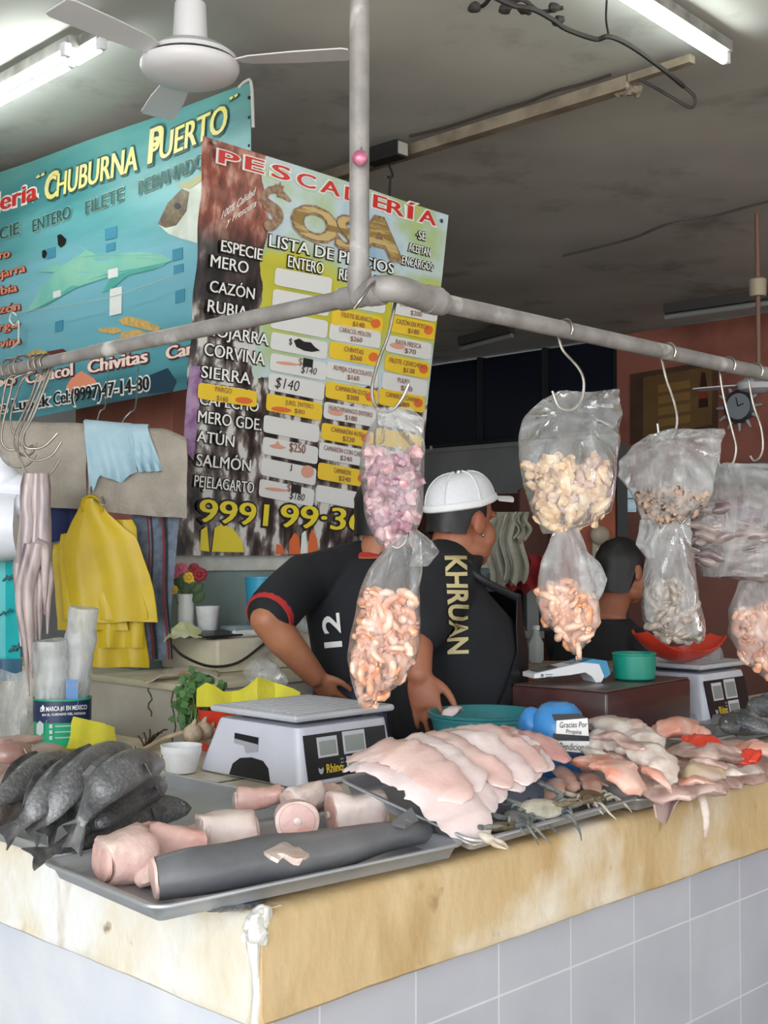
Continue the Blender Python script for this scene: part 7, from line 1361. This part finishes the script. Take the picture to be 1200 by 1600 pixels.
# cloths hung beside the cap
YC = 5.0
for k, (x0, x1, y0, y1, mat, lab) in enumerate(((790, 846, 868, 925, M('red cloth', '#8d2026', .9, bump=.3, scale=8), 'dark red cloth behind the grey rags right of the white cap'), (762, 800, 800, 915, m_rag, 'grey rag hanging beside the face of the man in the cap'), (786, 822, 802, 912, m_rag, 'longer grey rag in the middle of the hanging rags'), (806, 826, 800, 846, m_rag, 'short grey rag at the right of the hanging rags'))):
    g = [[PY(lerp(x0, x1, i / 8) + 5 * math.sin(j * .8 + k), lerp(y0, y1 - 10 * abs(i / 8 - .5) + 4 * math.sin(i * 2), j / 9), YC + .05 * (k == 0) - .02 * k - .022 * math.sin(i * 1.6 + k)) for j in range(10)] for i in range(9)]
    mb = MB(); mb.sheet(g, .006); solo('rag' if mat is m_rag else 'cloth', mb, mat, lab, 'cloth')
t = thing('shelf_unit', Vec((PY(820, 900, 5.25).x, 5.25, 0)), 'pale grey shelf unit behind the hanging rags', 'shelf'); m_sh = M('grey shelf', '#7f8280', .6)
xa, xb = PY(768, 900, 5.25).x, PY(850, 900, 5.25).x
for z in (.5, 1.12, PY(0, 902, 5.25).z): mb = MB(); mb.box(((xa + xb) / 2, 5.40, z), (xb - xa, .3, .03)); mb.build('shelf', m_sh, t)
for x in (xa, xb - .09): mb = MB(); mb.box((x + .045, 5.42, .69), (.05, .3, 1.38)); mb.build('upright', m_sh, t)
bt = Vec((PY(838, 990, 4.34).x, 4.34, zz)); t = thing('clear_bottle', bt, 'small clear bottle standing by the black chair', 'bottle'); m_gl = M('clear bottle', '#cfd8d8', .1, alpha=.45); mb = MB(); mb.lathe(bt, [(.02, 0), (.026, .01), (.026, .07), (.012, .095), (.011, .115)], 20); mb.build('bottle', m_gl, t); mb = MB(); mb.lathe(bt + ZZ * .115, [(.012, 0), (.012, .014), (.006, .015)], 16); mb.build('cap', m_whitepl, t)
# orange pillar with the wall telephone
YP = 6.2; xa, xb = PY(868, 800, YP).x, PY(962, 800, YP).x; zt_ = PY(0, 758, YP).z
m_or2 = M('orange painted pillar', '#a4583e', .75, col2='#8e4935', scale=4); mb = MB(); mb.box(((xa + xb) / 2, YP + .15, zt_ / 2), (xb - xa, .3, zt_), 0, .01); struct('wall_stub', mb, m_or2)
mb = MB(); mb.box(((xa + xb) / 2 + .5, YP + .35, zt_ / 2 + .0), (1.6, .1, zt_), 0, .01); struct('wall_stub_back', mb, m_brown)
pc_ = PY(936, 855, YP - .01); t = thing('wall_phone', pc_ - ZZ * .08, 'cream wall intercom on the orange pillar between the bags', 'telephone'); m_cr = M('cream plastic', '#a69a86', .5)
mb = MB(); mb.box(pc_ - ZZ * .05, (.075, .035, .17), 0, .01); mb.build('case', m_cr, t); mb = MB(); mb.ball(pc_ + Vec((0, -.03, .06)), (.05, .03, .05), 18, 12); mb.build('round_bell', m_cr, t); mb = MB(); mb.box(pc_ + Vec((0, -.02, -.02)), (.03, .01, .03), 0, .003); mb.build('button', m_whitepl, t); mb = MB(); mb.box(pc_ + Vec((0, -.02, -.07)), (.008, .008, .06), 0, .002); mb.build('slot', m_black, t)
# blue and white notices on the dark post
xp = PY(966, 800, 6.0).x; mb = MB(); mb.box((xp + .02, 6.02, 1.0), (.05, .05, 2.0)); struct('trim_5', mb, m_dark)
for k, (y0, y1) in enumerate(((762, 778), (780, 800))): g = MB(); a_, b_ = PY(972, y0, 6.0), PY(994, y1, 6.0); g.box((a_ + b_) / 2, (b_.x - a_.x, .004, a_.z - b_.z)); solo('notice', g, M('pale blue paper', '#86acc2', .6, col2='#c9d6dc', scale=40, stretch=(.2, 1, 3)), ('upper pale blue notice beside the dark post', 'lower pale blue notice beside the dark post')[k], 'paper')
# poster and clock on the salmon wall
nW = -U; wp_ = plane_at(UV(FU - .035, 0, 1), nW); t = thing('drinks_poster', wp_(1055, 700), 'dim brown poster with a bottle on the far salmon wall', 'poster')
def QW(poly, mat, name, g): q = [wp_(*p) + nW * g for p in poly]; k = len(q); mb = MB(); mb.loft([[a - nW * .004 for a in q], q]); return mb.build(name, mat, t, smooth=False)
QW([(985, 585), (1122, 562), (1122, 672), (985, 695)], M('poster brown', '#5a4130', .6, col2='#4a3528', scale=4), 'sheet', .006); QW([(1006, 590), (1114, 572), (1114, 664), (1006, 682)], M('poster tan', '#7a5d38', .6, col2='#6b4f30', scale=4), 'tan_panel', .012)
QW([(1096, 600), (1098, 582), (1103, 582), (1106, 600), (1108, 636), (1093, 638)], M('bottle brown', '#3a2019', .4), 'printed_bottle', .018); QW([(1094, 612), (1107, 610), (1107, 622), (1094, 624)], M('bottle label', '#8d3a2c', .5), 'printed_label', .024)
for k in range(4): QW([(1030, 602 + 18 * k), (1080, 594 + 18 * k), (1080, 606 + 18 * k), (1030, 614 + 18 * k)], M('poster ochre', '#94713f', .6), 'printed_box', .018)
ck = wp_(1160, 636) + nW * .05; t = thing('wall_clock', ck - ZZ * .2, 'round wall clock with white sun rays on the far salmon wall', 'clock')
mb = MB(); mb.lathe(ck, [(.12, -.03), (.13, 0), (.11, .02), (.105, .012), (.01, .012)], 32, ax=nW); mb.build('clock_case', M('clock dark', '#3e4246', .4), t); mb = MB(); mb.lathe(ck + nW * .014, [(.1, 0), (.1, .002), (.01, .002)], 32, ax=nW); mb.build('clock_face', M('clock face', '#98a0a8', .4), t)
for k in range(12): a_ = k * math.pi / 6; d_ = VV * -math.cos(a_) + ZZ * math.sin(a_); mb = MB(); mb.tube([ck + d_ * .13, ck + d_ * .19], [.016, .008], 8); mb.build('ray', M('clock ray', '#b5b6b8', .5), t)
for d_, l in ((ZZ * .9 + VV * .2, .07), (VV * -.8 + ZZ * .3, .05)): mb = MB(); mb.tube([ck + nW * .02, ck + nW * .02 + d_.normalized() * l], .004, 6); mb.build('hand', m_black, t)
# far ceiling fan at the right
fxx = PY(1184, 440, 6.6); t = thing('ceiling_fan', Vec((fxx.x, 6.6, CE)), 'far ceiling fan with a rusty rod above the salmon wall clock', 'fan')
mb = MB(); mb.lathe(Vec((fxx.x, 6.6, PY(0, 463, 6.6).z)), [(.04, 0), (.045, .01), (.045, .09), (.03, .1)], 24); mb.build('canopy', m_cr, t); mb = MB(); mb.tube([Vec((fxx.x, 6.6, CE)), Vec((fxx.x, 6.6, PY(0, 595, 6.6).z))], .013, 10); mb.build('down_rod', M('rusty rod', '#7c5c50', .6), t)
hz = PY(0, 600, 6.6).z; mb = MB(); mb.lathe(Vec((fxx.x, 6.6, hz)), [(.03, -.05), (.10, -.03), (.12, 0), (.08, .03), (.02, .035)], 32); mb.build('motor_housing', m_fan, t)
for a in (20, 140, 260):
    d = Vec((math.cos(math.radians(a)), math.sin(math.radians(a)), 0)); s_ = ZZ.cross(d); g = [[Vec((fxx.x, 6.6, hz)) + d * r + s_ * (wd * (j / 4 - .5)) for j in range(5)] for r, wd in ((.1, .06), (.2, .1), (.32, .12), (.36, .1))]
    mb = MB(); mb.sheet(g, .006); mb.build('blade', m_fan, t)
mb = MB(); a_, b_ = wp_(1140, 742), wp_(1260, 730); mb.box((a_ + b_) / 2 + nW * .1 , (1.3, .15, .12), AU - math.pi / 2, .01); solo('wall_box', mb, M('grey meter box', '#7d7d7a', .6), 'grey box on the far wall below the clock', 'box')
mb = MB(); mb.ball(Vec((PY(1118, 1012, 3.72).x, 3.85, 1.16)), (.06, .05, .05), 14, 10, nzamp=.4, nzs=20); solo('plastic_bag', mb, m_cl2, 'small clear bag behind the red scoop on the right scale', 'bag')
